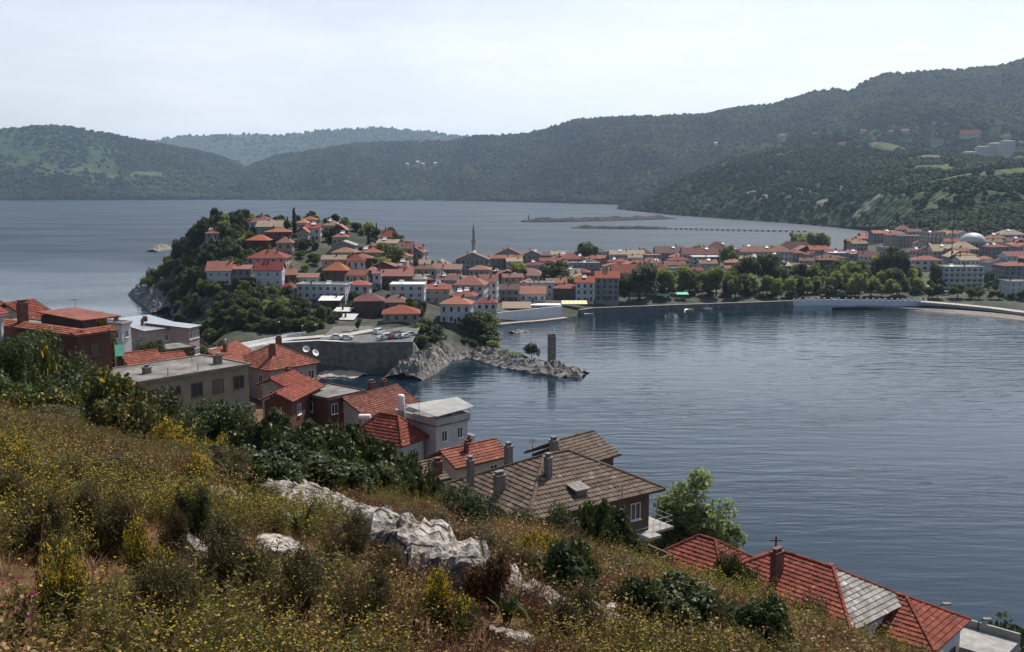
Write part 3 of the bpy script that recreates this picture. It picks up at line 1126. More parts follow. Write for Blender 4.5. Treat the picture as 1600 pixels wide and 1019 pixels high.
def roof_shape(kind, W, D, rise, ov=0.6, along=None):
    """eave outline, faces of the roof in local coordinates (z from the eave) and gable triangles for the wall"""
    x0, x1, y0, y1 = -ov, W + ov, -ov, D + ov
    if kind == 'hip':
        al = along or ('x' if W >= D else 'y')
        if al == 'x':
            k = min((y1 - y0) / 2, (x1 - x0) / 2 * 0.94)
            a, b = (x0 + k, (y0 + y1) / 2, rise), (x1 - k, (y0 + y1) / 2, rise)
            faces = [[(x0, y0, 0), (x1, y0, 0), b, a], [(x1, y0, 0), (x1, y1, 0), b], [(x1, y1, 0), (x0, y1, 0), a, b], [(x0, y1, 0), (x0, y0, 0), a]]
        else:
            k = min((x1 - x0) / 2, (y1 - y0) / 2 * 0.94)
            a, b = ((x0 + x1) / 2, y0 + k, rise), ((x0 + x1) / 2, y1 - k, rise)
            faces = [[(x0, y0, 0), (x1, y0, 0), a], [(x1, y0, 0), (x1, y1, 0), b, a], [(x1, y1, 0), (x0, y1, 0), b], [(x0, y1, 0), (x0, y0, 0), a, b]]
        return faces, [], (a, b)
    if kind == 'gx':
        ym = (y0 + y1) / 2
        e = rise * ov / ((y1 - y0) / 2)
        faces = [[(x0, y0, 0), (x1, y0, 0), (x1, ym, rise), (x0, ym, rise)], [(x1, y1, 0), (x0, y1, 0), (x0, ym, rise), (x1, ym, rise)]]
        return faces, [('left', rise - e * 0.3), ('right', rise - e * 0.3)], ((x0, ym, rise), (x1, ym, rise))
    if kind == 'gy':
        xm = (x0 + x1) / 2
        faces = [[(x1, y0, 0), (x1, y1, 0), (xm, y1, rise), (xm, y0, rise)], [(x0, y1, 0), (x0, y0, 0), (xm, y0, rise), (xm, y1, rise)]]
        return faces, [('front', rise), ('back', rise)], ((xm, y0, rise), (xm, y1, rise))
    if kind == 'shed':
        faces = [[(x0, y0, 0), (x1, y0, 0), (x1, y1, rise), (x0, y1, rise)]]
        return faces, [('shed', rise)], ((x0, y1, rise), (x1, y1, rise))


def make_house(spec):
    """spec: dict(loc, rz, W, D, H, drop, roof, rise, wall, tile, ...) -> Empty with wall, roof, windows"""
    g = spec.get
    W, D, H, drop = spec['W'], spec['D'], spec['H'], g('drop', 1.5)
    t = thing(g('name', 'house'), spec['label'], g('cat', 'house'), spec['loc'], spec['rz'], g('group'))
    wm, tm = spec['wallm'], spec['tilem']
    roof, rise, ov = spec['roof'], g('rise', 2.0), g('ov', 0.55)
    b = MB()
    b.box(0, 0, -drop, W, D, H, 0)
    if roof != 'flat':
        faces, gables, ridge = roof_shape(roof, W, D, rise, ov, g('along'))
        for s, hh in gables:
            i = 0.03
            if s == 'left':
                b.add([(i, 0, H), (i, D, H), (i, D / 2, H + hh - 0.12), (0.3, 0, H), (0.3, D, H), (0.3, D / 2, H + hh - 0.12)], [(1, 0, 2), (3, 4, 5), (0, 3, 5, 2), (4, 1, 2, 5)])
            if s == 'right':
                b.add([(W - i, 0, H), (W - i, D, H), (W - i, D / 2, H + hh - 0.12), (W - 0.3, 0, H), (W - 0.3, D, H), (W - 0.3, D / 2, H + hh - 0.12)], [(0, 1, 2), (4, 3, 5), (3, 0, 2, 5), (1, 4, 5, 2)])
            if s == 'front':
                hh2 = hh * (W / (W + 2 * ov)) - 0.05
                b.add([(0, i, H), (W, i, H), (W / 2, i, H + hh2), (0, 0.3, H), (W, 0.3, H), (W / 2, 0.3, H + hh2)], [(0, 1, 2), (4, 3, 5), (3, 0, 2, 5), (1, 4, 5, 2)])
            if s == 'back':
                hh2 = hh * (W / (W + 2 * ov)) - 0.05
                b.add([(0, D - i, H), (W, D - i, H), (W / 2, D - i, H + hh2), (0, D - 0.3, H), (W, D - 0.3, H), (W / 2, D - 0.3, H + hh2)], [(1, 0, 2), (3, 4, 5), (0, 3, 5, 2), (4, 1, 2, 5)])
            if s == 'shed':
                zz = lambda y: H + hh * (y + ov) / (D + 2 * ov) - 0.1
                for x in (0.02, W - 0.02):
                    b.add([(x, 0, H), (x, D, H), (x, D, zz(D)), (x, 0, H + 0.01)], [(0, 1, 2, 3)])
                b.add([(0, D - 0.02, H), (W, D - 0.02, H), (W, D - 0.02, zz(D)), (0, D - 0.02, zz(D))], [(0, 1, 2, 3)])
    wall = b.build('wall', wm, t)
    # ---- roof
    r = MB()
    if roof == 'flat':
        r.box(-0.25, -0.25, H, W + 0.25, D + 0.25, H + 0.18, 0)
        if g('parapet', True):
            ph = g('ph', 0.35)
            for a in ((-0.25, -0.25, W + 0.25, -0.05), (-0.25, D + 0.05, W + 0.25, D + 0.25), (-0.25, -0.05, -0.05, D + 0.05), (W + 0.05, -0.05, W + 0.25, D + 0.05)):
                r.box(a[0], a[1], H + 0.18, a[2], a[3], H + 0.18 + ph, 1)
        ro = r.build('roof', [tm, wm], t)
        ztop = lambda x, y: H + 0.18
    else:
        for f in faces:
            r.slab([(p[0], p[1], p[2] + H + 0.14) for p in f], 0.14, 0, 1)
        ro = r.build('roof', [tm, g('fascia') or TIMBER], t)

        def ztop(x, y):
            best = 0
            for f in faces:
                n = (Vector(f[1]) - Vector(f[0])).cross(Vector(f[2]) - Vector(f[0]))
                if abs(n.z) < 1e-6:
                    continue
                z = f[0][2] - (n.x * (x - f[0][0]) + n.y * (y - f[0][1])) / n.z
                best = z if f is faces[0] else min(best, z)
            return H + 0.14 + max(0, best)
    spec['_ztop'] = ztop
    for c in g('chimneys', []):
        x, y = c[0] * W, c[1] * D
        zt = ztop(x, y)
        w_ = c[3] if len(c) > 3 else 0.6
        chimney(ro, x, y, zt - 0.25, c[2] + 0.25, w_, 0.55, g('chim_m'))
    if g('solar') and g('solar') is not True:
        x, y = g('solar')[0] * W, g('solar')[1] * D
        z = ztop(x, y)
        s = MB()
        s.add([(x - 1, y - 0.7, z + 0.25), (x + 1, y - 0.7, z + 0.25), (x + 1, y + 0.5, z + 0.95), (x - 1, y + 0.5, z + 0.95), (x - 1, y - 0.7, z + 0.17), (x + 1, y - 0.7, z + 0.17), (x + 1, y + 0.5, z + 0.87), (x - 1, y + 0.5, z + 0.87)],
              [(0, 1, 2, 3), (7, 6, 5, 4), (0, 4, 5, 1), (1, 5, 6, 2), (2, 6, 7, 3), (3, 7, 4, 0)], 0)
        s.tube([(x - 0.9, y + 0.7, z + 1.15), (x + 0.9, y + 0.7, z + 1.15)], [0.28, 0.28], 10, 0)
        for xx in (x - 0.8, x + 0.8):
            s.box(xx - 0.04, y + 0.6, z - 0.1, xx + 0.04, y + 0.7, z + 1.0, 1)
        s.build('solar_water_heater', [METAL_WHITE, IRON], ro)
    # ---- windows
    n = g('floors', max(1, int(round(H / 3.0))))
    fh = H / n
    ww, wh, ws = g('win', (1.0, 1.35, 'white'))
    wh = min(wh, fh - 0.9)
    for side in g('sides', ('front', 'left')):
        L = W if side in ('front', 'back') else D
        k = g('nwin', {}).get(side) or max(1, int(L / g('pitch', 2.5)))
        for fl in range(n):
            if fl == 0 and g('skip_ground'):
                continue
            for q in range(k):
                place_window(t, side, (q + 0.5) * L / k, fl * fh + (fh - wh) * 0.55, W, D, ww, wh, ws)
    if g('door', True):
        dd = MB().box(-0.5, -0.06, 0, 0.5, 0.02, min(2.1, fh - 0.4), 0)
        o = dd.build('door', FRAME_B, t)
        o.location = (W * 0.5 + (0.0 if int(W / 2.5) % 2 == 0 else 1.25), 0, 0)
        o.location.x = min(W - 0.6, o.location.x)
    # ---- balconies
    for (a0, a1, fl) in g('balconies', []):
        bb = MB()
        z = fl * fh
        bb.box(a0 * W, -1.25, z - 0.14, a1 * W, -0.003, z, 0)
        bb.box(a0 * W, -1.25, z, a1 * W, -1.15, z + 0.85, 1)
        bb.box(a0 * W, -1.15, z, a0 * W + 0.08, -0.003, z + 0.85, 1).box(a1 * W - 0.08, -1.15, z, a1 * W, -0.003, z + 0.85, 1)
        bb.build('balcony', [CONC, wm], t)
    return t


NUM = {1: 'one-storey', 2: 'two-storey', 3: 'three-storey', 4: 'four-storey', 5: 'five-storey'}
ROOFN = {'hip': 'hipped', 'gx': 'ridged', 'gy': 'gabled', 'flat': 'flat', 'shed': 'sloping'}
TILEN = {'orange': 'orange tile', 'red': 'red tile', 'brown': 'brown tile', 'dark': 'dark brown', 'tan': 'tan', 'grey': 'grey', 'white': 'white'}
WALLN = {'white': 'white', 'cream': 'cream', 'grey': 'grey', 'pink': 'pinkish', 'blue': 'pale blue', 'brown': 'dark brown', 'red': 'dark red', 'stone': 'stone', 'olive': 'olive'}


HOUSE_SPOTS = []


def town_house(uL, uR, vR, vE, H, roof, wall, tile, zone, yaw=0.0, label=None, depth=None, rh=None, Y=None, **kw):
    """a house of the town from its outline in the photograph; it stands where its eaves, H above the ground, meet the sight line"""
    uc = (uL + uR) / 2
    if Y is None:
        Y = ray_ground(uc, vE, town_z, lift=H, y0=322.0, y1=1100, step=1.002)
    if Y is None:
        print('NO GROUND for house', uL, uR, vE)
        return None
    pL, pR = at(uL, vE, Y), at(uR, vE, Y)
    Wt = pR.x - pL.x
    ov = 0.55 if roof != 'flat' else 0.25
    W = max(3.0, Wt - 2 * ov)
    D = depth or min(13, max(7.0, W * 0.85))
    zE = pL.z
    ym = Y + D * (0.5 if roof != 'shed' else 1.0)
    rise = max(0.5, at(uc, vR, ym).z - zE) if roof != 'flat' else 0.2
    rise = rh or min(rise, (D if roof in ('gx',) else min(W, D)) * 0.42 + 0.3)
    n = max(1, int(round(H / 3.0)))
    cx = (pL.x + pR.x) / 2
    th = R(yaw)
    base = zE - H
    gz = [float(town_z(cx + dx, Y + dy)) for dx in (-W / 2, W / 2) for dy in (0, D)]
    drop = max(0.8, base - min(gz) + 0.8)
    loc = (cx - W / 2 * math.cos(th), Y - W / 2 * math.sin(th), base)
    lab = label or f'{NUM[min(5, n)]} {WALLN[wall]} house with {ROOFN[roof]} {TILEN[tile]} roof {zone}'
    kw.setdefault('win', (1.05, 1.4, 'brown' if (wall in ('brown', 'red', 'stone') or int(uL) % 3) else 'white'))
    HOUSE_SPOTS.append((cx, Y + D / 2, max(W, D) / 2))
    ch = kw.pop('chimneys', None)
    if ch is None:
        rr = random.Random(int(uL * 7 + vR * 3))
        ch = [] if roof == 'flat' and rr.random() < 0.5 else [(0.2 + 0.6 * rr.random(), 0.35 + 0.35 * rr.random(), 0.9 + 0.5 * rr.random())] + ([(0.15 + 0.7 * rr.random(), 0.3 + 0.4 * rr.random(), 0.8)] if rr.random() < 0.45 else [])
    if 'solar' not in kw and random.Random(int(uR * 5 + vE)).random() < 0.3:
        kw['solar'] = (0.25 + 0.5 * random.Random(int(uL)).random(), 0.35 if roof != 'gy' else 0.6)
    sides = ('front', 'left' if uc > 800 else 'right')
    kw.setdefault('pitch', 2.3 if W < 9 else 2.8)
    return make_house(dict(loc=loc, rz=th, W=W, D=D, H=H, drop=drop, roof=roof, rise=rise, ov=ov, wallm=wallm(wall), tilem=(ROOF_FELT if tile == 'felt' else tilem(tile)), label=lab, chimneys=ch, sides=sides,
                           group=kw.pop('group', 'houses ' + zone), **kw))


Z_TOP, Z_MID, Z_LOW = 'on the headland crest', 'on the upper headland slope', 'on the lower headland slope'
I_W, I_MIN, I_MID, I_PARK, I_E = 'in the market lane', 'near the slim minaret', 'beside the open harbour', 'behind the waterside park', 'near the domed mosque'
TH = town_house
HOUSE_SPOTS += [(at(u, 480, 462).x, 460 + 4 * (k % 2), 9) for k, u in enumerate((775, 800, 825, 850, 875, 900))]
TILEN['felt'] = 'grey felt'

# headland crest
TH(319, 343, 359, 365, 5.2, 'hip', 'blue', 'red', Z_TOP, label='small pale blue house with red roof and rooftop turret at the headland woods', chimneys=[(0.5, 0.5, 2.0, 1.4)])
TH(386, 425, 338, 348, 6, 'hip', 'white', 'red', Z_TOP, yaw=-8)
TH(399, 441, 345, 355, 5.5, 'gx', 'grey', 'tan', Z_TOP)
TH(412, 454, 356, 363, 5.6, 'hip', 'brown', 'orange', Z_TOP, yaw=6)
TH(462, 481, 343, 349, 6, 'hip', 'cream', 'orange', Z_TOP)
TH(470, 494, 338, 344, 5, 'hip', 'cream', 'brown', Z_TOP)
TH(476, 502, 350, 357, 6, 'gx', 'white', 'orange', Z_TOP, yaw=4)
TH(462, 483, 355, 364, 5, 'gy', 'pink', 'orange', Z_TOP)
TH(503, 531, 344, 353, 4, 'hip', 'cream', 'tan', Z_TOP)
TH(517, 542, 350, 360, 5.5, 'gy', 'brown', 'orange', Z_TOP)
TH(594, 613, 360, 371, 4.5, 'gx', 'red', 'red', Z_TOP, label='dark red one-storey house among trees on the far end of the headland crest')
# upper slope
TH(382, 421, 367, 376, 6, 'hip', 'red', 'orange', Z_MID, yaw=-6)
TH(430, 458, 370, 380, 6, 'hip', 'stone', 'red', Z_MID, yaw=5)
TH(383, 447, 390, 404, 4.5, 'hip', 'cream', 'red', Z_MID, label='broad cream house with large hipped red tile roof on the headland slope', chimneys=[(0.75, 0.35, 1.2), (0.5, 0.3, 0.9)])
TH(517, 544, 364, 371, 4, 'hip', 'cream', 'red', Z_MID)
TH(516, 556, 376, 384, 4, 'gy', 'grey', 'grey', Z_MID, fascia=FRAME_W, label='low grey house with white-edged gable on the headland slope')
TH(515, 556, 387, 395, 4, 'hip', 'cream', 'brown', Z_MID, yaw=-5)
TH(501, 541, 399, 406, 6, 'gx', 'pink', 'tan', Z_MID, label='pinkish house with tan ridged roof on the headland slope')
TH(539, 572, 398, 408, 6, 'hip', 'white', 'red', Z_MID, yaw=7)
TH(502, 543, 410, 423, 6, 'hip', 'brown', 'orange', Z_MID, yaw=-6, label='dark brown house with bright orange pyramid roof on the headland slope')
TH(570, 590, 417, 423, 4.5, 'hip', 'brown', 'brown', Z_MID)
TH(580, 597, 421, 428, 6.5, 'gx', 'white', 'orange', Z_MID, depth=8)
TH(594, 646, 421, 432, 6.5, 'gx', 'brown', 'orange', Z_MID, label='wide brown house with orange roof behind the white flat-roofed block')
TH(617, 644, 413, 424, 6, 'hip', 'cream', 'orange', Z_MID)
# lower slope
TH(321, 362, 408, 424, 6, 'gx', 'white', 'orange', Z_LOW, yaw=4, label='white house with orange ridged roof and dark dormer above the headland trees', chimneys=[(0.95, 0.5, 1.4)])
TH(359, 393, 414, 421, 5.5, 'gx', 'grey', 'orange', Z_LOW)
TH(396, 442, 409, 423, 6.5, 'gx', 'white', 'red', Z_LOW, yaw=4)
TH(446, 465, 420, 430, 3.5, 'gx', 'brown', 'red', Z_LOW, yaw=15)
TH(455, 498, 427, 434, 3.4, 'gx', 'white', 'brown', Z_LOW)
TH(432, 463, 441, 452, 3.4, 'hip', 'white', 'orange', Z_LOW, yaw=-4)
TH(461, 541, 440, 446, 8, 'flat', 'white', 'felt', Z_LOW, Y=394, label='long white flat-roofed guest house with two rows of windows on the headland', depth=10, win=(1.3, 1.5, 'white'), balconies=[(0.02, 0.5, 1)], yaw=-7)
TH(497, 532, 463, 470, 4.5, 'shed', 'brown', 'white', Z_LOW, Y=383, label='dark shed with pale sloping sheet roof on the headland slope', door=False)
TH(520, 548, 481, 487, 3.2, 'shed', 'brown', 'white', Z_LOW, yaw=-5, Y=368, depth=5, label='small dark shed with pale sheet roof, upper of a pair above the road')
TH(529, 554, 491, 500, 4.0, 'shed', 'grey', 'white', Z_LOW, yaw=-8, Y=361, depth=5, label='small grey shed with pale sheet roof, lower of a pair above the road')
TH(552, 601, 458, 471, 7, 'hip', 'brown', 'brown', Z_LOW, yaw=6, Y=371, label='tall dark timber house with brown hipped roof above the parking place')
TH(596, 638, 461, 473, 6, 'hip', 'stone', 'brown', Z_LOW, Y=377)
TH(596, 657, 477, 491, 5.0, 'hip', 'stone', 'red', Z_LOW, yaw=5, label='stone house with red pyramid roof beside the parking place', Y=350)
TH(608, 663, 440, 446, 8, 'flat', 'white', 'white', Z_LOW, Y=396, label='white flat-roofed block with bright white roof on the headland slope', balconies=[(0.1, 0.9, 1)], win=(1.4, 1.5, 'white'), solar=(0.3, 0.5))
TH(642, 666, 429, 437, 7, 'hip', 'white', 'grey', Z_LOW)
TH(685, 737, 464, 476, 7.5, 'hip', 'white', 'orange', Z_LOW, label='white house with orange hipped roof on the cliff above the islet', Y=371, yaw=-6, win=(0.9, 1.6, 'brown'))
# lane at the foot of the headland
TH(615, 646, 380, 389, 6, 'gx', 'stone', 'brown', I_W)
TH(634, 661, 386, 395, 7, 'gy', 'grey', 'red', I_W)
TH(650, 674, 396, 403, 5.5, 'gx', 'brown', 'red', I_W, yaw=-8)
TH(652, 673, 406, 413, 6, 'gx', 'grey', 'tan', I_W, yaw=-6)
TH(686, 704, 386, 389, 9, 'flat', 'grey', 'felt', I_W)
TH(690, 722, 380, 383, 11, 'flat', 'grey', 'felt', I_W, label='four-storey grey flat-roofed block rising behind the lane')
TH(703, 726, 387, 397, 6.5, 'hip', 'cream', 'red', I_W)
TH(685, 722, 413, 421, 8.5, 'gx', 'grey', 'brown', I_W, fascia=FRAME_W, balconies=[(0.2, 0.9, 1), (0.2, 0.9, 2)], label='grey house with white gable edges beside the market lane')
TH(706, 758, 431, 446, 9, 'hip', 'white', 'red', I_W, yaw=-8, balconies=[(0.45, 0.8, 1), (0.45, 0.8, 2)], label='three-storey white house with broad red hipped roof and balconies near the bay')
TH(746, 778, 429, 441, 9.5, 'gx', 'white', 'red', I_W, yaw=-6, label='tall white house with blank side wall and red roof near the bay', depth=9)
TH(742, 778, 464, 474, 6, 'hip', 'white', 'red', I_W, Y=408, balconies=[(0.1, 0.9, 1)], label='white waterside house with red hipped roof beside the bay restaurant')
TH(751, 769, 417, 420, 6, 'flat', 'cream', 'tan', I_W)
TH(768, 794, 422, 425, 5.5, 'flat', 'brown', 'tan', I_W)
# around the minaret
TH(737, 773, 384, 394, 7, 'hip', 'cream', 'brown', I_MIN, label='small old mosque with brown hipped roof at the foot of the minaret', cat='mosque')
TH(711, 765, 394, 406, 9, 'gy', 'grey', 'brown', I_MIN, label='big grey gable-fronted house in front of the slim minaret', win=(1.2, 1.5, 'brown'))
TH(771, 817, 387, 399, 9, 'gy', 'grey', 'brown', I_MIN, win=(1.4, 1.6, 'brown'), fascia=TIMBER)
TH(815, 847, 391, 399, 9, 'gy', 'grey', 'red', I_MIN, win=(1.2, 1.5, 'brown'))
TH(803, 843, 386, 393, 9.5, 'gx', 'stone', 'brown', I_MIN)
TH(843, 864, 385, 397, 7, 'gx', 'grey', 'red', I_MIN)
# isthmus
TH(867, 900, 375, 378, 12, 'flat', 'cream', 'white', I_MID, label='four-storey cream block with white roof edge by the open harbour')
TH(871, 899, 383, 392, 8, 'hip', 'stone', 'brown', I_MID)
TH(877, 911, 396, 405, 8, 'hip', 'grey', 'orange', I_MID, yaw=5)
TH(894, 938, 408, 412, 9, 'flat', 'grey', 'felt', I_MID, balconies=[(0.1, 0.9, 1), (0.1, 0.9, 2)], win=(1.4, 1.5, 'white'))
TH(799, 851, 419, 431, 6, 'hip', 'white', 'red', I_MID, yaw=-5, label='white two-storey house with red hipped roof above the bay restaurant', win=(1.1, 1.6, 'brown'))
TH(811, 854, 447, 460, 3.6, 'gx', 'white', 'orange', I_MID, label='low white house with arched openings and orange roof above the bay restaurant', Y=475)
TH(779, 813, 444, 453, 6.0, 'gx', 'grey', 'dark', I_MID, balconies=[(0.1, 0.9, 1)])
TH(895, 905, 434, 438, 3, 'flat', 'cream', 'felt', I_MID, label='tiny cream kiosk by the parking place at the bay', Y=505)
TH(898, 930, 432, 442, 9.6, 'gx', 'white', 'orange', I_MID, Y=484, yaw=-6, balconies=[(0.35, 0.95, 2)], label='white four-storey waterside house with small orange roof', win=(1.1, 1.5, 'brown'))
TH(929, 969, 424, 435, 11.2, 'gx', 'grey', 'orange', I_MID, Y=486, yaw=-3, balconies=[(0.3, 0.9, 1), (0.3, 0.9, 2)], label='tall grey waterside house with orange ridged roof beside the big park tree', win=(1.2, 1.6, 'brown'))
TH(956, 1040, 413, 427, 8, 'gx', 'cream', 'red', I_MID, Y=530, label='long house with red ridged roof behind the big park tree', depth=11)
TH(952, 1008, 391, 398, 8.5, 'gx', 'white', 'tan', I_MID, label='long white school with two rows of windows and tan roof', cat='school', pitch=2.2, win=(1.3, 1.7, 'white'))
TH(934, 954, 391, 394, 8.5, 'flat', 'white', 'grey', I_MID)
TH(934, 988, 386, 392, 8, 'gx', 'cream', 'brown', I_MID)
TH(930, 953, 380, 388, 7.5, 'hip', 'grey', 'tan', I_MID)
TH(1008, 1034, 396, 399, 8, 'flat', 'pink', 'tan', I_MID)
TH(993, 1019, 388, 396, 7.5, 'hip', 'brown', 'dark', I_MID)
# behind the park
TH(1024, 1070, 385, 396, 8, 'gx', 'stone', 'dark', I_PARK)
TH(1045, 1073, 396, 402, 6, 'hip', 'white', 'orange', I_PARK, yaw=-6)
TH(1066, 1124, 387, 398, 8.5, 'gx', 'cream', 'red', I_PARK, depth=13)
TH(1082, 1126, 399, 402, 8, 'flat', 'white', 'white', I_PARK, label='white hotel with blue-grey windows behind the park trees', win=(1.6, 1.5, 'brown'), balconies=[(0.05, 0.95, 1)], cat='hotel')
TH(1100, 1140, 378, 391, 8, 'hip', 'cream', 'red', I_PARK, yaw=-12)
TH(1115, 1147, 369, 376, 6.5, 'hip', 'cream', 'brown', I_PARK)
TH(1148, 1212, 357, 372, 9, 'gy', 'brown', 'red', I_PARK, yaw=10, label='big house with steep dark gable and red roof above the harbour', depth=14)
TH(1153, 1191, 366, 374, 6.5, 'gx', 'white', 'red', I_PARK)
TH(1133, 1156, 387, 390, 7, 'flat', 'cream', 'white', I_PARK)
TH(1160, 1240, 384, 394, 6.5, 'hip', 'white', 'brown', I_PARK, label='long white house with brown hipped roof and roof lights behind dark trees', solar=(0.5, 0.3))
TH(1217, 1276, 377, 390, 6.5, 'hip', 'brown', 'dark', I_PARK)
TH(1241, 1278, 384, 394, 6, 'gy', 'red', 'brown', I_PARK)
TH(1265, 1296, 384, 391, 7.5, 'gx', 'blue', 'orange', I_PARK)
TH(1296, 1328, 393, 396, 8, 'flat', 'blue', 'white', I_PARK, solar=(0.4, 0.4))
TH(1293, 1318, 363, 370, 4.5, 'gx', 'cream', 'red', I_PARK)
TH(1342, 1371, 393, 402, 5.5, 'gx', 'white', 'red', I_PARK, yaw=-10)
TH(1324, 1349, 373, 379, 6, 'gx', 'brown', 'orange', I_PARK)
TH(1340, 1362, 369, 373, 6, 'gx', 'cream', 'orange', I_PARK)
TH(1346, 1378, 364, 369, 6, 'gx', 'stone', 'orange', I_PARK)
TH(1364, 1404, 360, 365, 8, 'gx', 'grey', 'orange', I_PARK)
TH(1376, 1400, 384, 387, 4, 'flat', 'cream', 'tan', I_PARK)
# east end
TH(1403, 1424, 352, 359, 6, 'hip', 'white', 'red', I_E)
TH(1404, 1448, 366, 369, 8.5, 'flat', 'stone', 'grey', I_E, label='long grey stone building with flat top near the domed mosque', win=(0.8, 1.2, 'brown'))
TH(1447, 1479, 361, 364, 11, 'flat', 'cream', 'red', I_E, balconies=[(0.1, 0.45, 1), (0.1, 0.45, 2), (0.55, 0.9, 1), (0.55, 0.9, 2)])
TH(1428, 1475, 400, 407, 6.5, 'hip', 'white', 'red', I_E, yaw=-4, win=(2.0, 1.3, 'brown'), pitch=4)
TH(1457, 1500, 382, 393, 6, 'gx', 'cream', 'tan', I_E)
TH(1487, 1531, 378, 390, 7.5, 'hip', 'cream', 'tan', I_E)
TH(1482, 1514, 392, 402, 6, 'gy', 'grey', 'tan', I_E)
TH(1474, 1538, 414, 418, 11.5, 'flat', 'white', 'grey', I_E, label='white hotel with wide balcony slabs on the promenade', cat='hotel', balconies=[(0.0, 1.0, 1), (0.0, 1.0, 2), (0.0, 1.0, 3)], win=(1.8, 1.7, 'white'))
TH(1546, 1576, 365, 373, 8, 'hip', 'stone', 'brown', I_E)
TH(1562, 1604, 359, 367, 6, 'hip', 'white', 'tan', I_E)
TH(1582, 1616, 376, 383, 6, 'hip', 'white', 'brown', I_E)
TH(1572, 1616, 393, 401, 6, 'gx', 'white', 'red', I_E)
TH(1545, 1582, 404, 412, 6.5, 'gy', 'white', 'dark', I_E)
TH(1568, 1618, 409, 416, 11, 'hip', 'grey', 'red', I_E, balconies=[(0.05, 0.4, 1), (0.05, 0.4, 2), (0.05, 0.4, 3)])
TH(1578, 1620, 438, 441, 8, 'flat', 'white', 'felt', I_E, balconies=[(0.05, 0.95, 1)])

# ---- minaret
Ym = 640.0
pm_ = at(740, 388, Ym)
zb, zt_ = float(town_z(pm_.x, Ym)), at(740, 349, Ym).z
t = thing('minaret', 'slim stone minaret with pointed dark cap above the isthmus roofs', 'minaret', (pm_.x, Ym, zb))
hh = zt_ - zb
STONE_PALE = mat('pale_stone', (0.30, 0.27, 0.24), (0.40, 0.37, 0.33), rough=0.9, scale=1.5, bump=0.2, bscale=6)
LEAD = mat('lead_sheet', (0.16, 0.17, 0.18), (0.24, 0.25, 0.26), rough=0.55, metal=0.3)
bz = hh * 0.62
MB().lathe([(1.5, -1), (1.5, bz * 0.45), (1.15, bz * 0.5), (1.0, bz)], n=14).build('shaft', STONE_PALE, t, smooth_=False)
MB().lathe([(1.0, bz - 0.8), (1.75, bz), (1.75, bz + 0.9), (1.6, bz + 0.9), (1.6, bz + 0.1), (0.7, bz + 0.1)], n=14).build('balcony', STONE_PALE, t)
MB().lathe([(0.78, bz + 0.1), (0.72, hh * 0.82), (0.95, hh * 0.82), (0.5, hh * 0.9), (0.05, hh)], n=14).build('spire', LEAD, t)

# ---- domed mosque
Yd = 690.0
pd = at(1520, 377, Yd)
zb = float(town_z(pd.x, Yd))
t = thing('domed_mosque', 'mosque with large pale grey dome among the eastern houses', 'mosque', (pd.x, Yd, zb))
zd = pd.z - zb
rad = 37 / 2 * Yd / F_PX
wm_ = wallm('grey')
bb = MB().box(-rad * 1.1, -rad * 1.1, -2, rad * 1.1, rad * 1.1, zd * 0.62)
bb.build('wall', wm_, t)
MB().lathe([(rad * 1.02, zd * 0.62), (rad * 1.02, zd), (rad * 0.5, zd)], n=24).build('drum', wm_, t)
MB().lathe([(rad * math.cos(a), zd + rad * 0.72 * math.sin(a)) for a in np.linspace(0, math.pi / 2, 14)], n=32).build('dome', mat('dome_lead', (0.36, 0.37, 0.38), (0.46, 0.47, 0.48), rough=0.5), t, smooth_=True)
MB().tube([(0, 0, zd + rad * 0.7), (0, 0, zd + rad * 0.72 + 1.6)], [0.12, 0.04], 6).build('finial', IRON, t)
for k in range(7):
    o = link('window', window_mesh(1.0, 2.2, 'brown'), t)
    o.location = (-rad + (k + 0.5) * rad * 2 / 7, -rad * 1.1, zd * 0.2)
for k in range(12):
    a = math.pi + (k + 0.5) * math.pi / 12
    o = link('window', window_mesh(0.8, zd * 0.22, 'brown'), t)
    o.location = (rad * 1.025 * math.cos(a), rad * 1.025 * math.sin(a), zd * 0.70)
    o.rotation_euler = (0, 0, a + math.pi / 2)
for sx in (-1, 1):
    MB().lathe([(rad * 0.3, zd * 0.62), (rad * 0.3, zd * 0.72), (rad * 0.2, zd * 0.84), (0.02, zd * 0.9)], sx * rad * 0.85, -rad * 0.85, n=14).build('corner_dome', MATS['dome_lead'], t, smooth_=True)
HOUSE_SPOTS.append((pd.x, Yd, rad * 1.3))

# ---- houses on the mountain shoulder
def massif_hit(D, u, v):
    """first point of a massif seen along a pixel"""
    k = int(np.argmin(np.abs(D['U'] - u)))
    nr = D['nr']
    X, Y, Z = D['X'][:nr, k], D['Y'][:nr, k], D['Z'][:nr, k]
    tg = (Z - CAM_Z) / Y
    goal = ray(u, v)[1]
    i = int(np.argmax(tg >= goal))
    return X[i], Y[i], Z[i]


def hill_house(u, v, wpx, H, roof, wall, tile, label=None, D=mount, lab_zone='on the mountain shoulder', nw=True, W=None, dep=None, floors=None):
    x, y, z = massif_hit(D, u, v)
    W = W or max(9, wpx * y / F_PX)
    n = floors or max(1, int(round(H / 3)))
    g_ = f'{WALLN[wall]} {ROOFN[roof]} houses {lab_zone}'
    lb = label or f'small {WALLN[wall]} house with {ROOFN[roof]} {TILEN[tile]} roof {lab_zone}'
    VILLAGE.append((x, y, W))
    return make_house(dict(loc=(x - W / 2, y, z + 1.2), rz=random.Random(u).uniform(-0.35, 0.35), W=W, D=dep or W * 0.6, H=H, drop=6, roof=roof, rise=W * 0.2, ov=0.7, wallm=wallm(wall), tilem=tilem(tile), label=lb, group=None if label else g_,
                           chimneys=[], sides=('front',) if nw else (), door=False, floors=n, pitch=3.2, win=(1.5, 1.6, 'brown')))


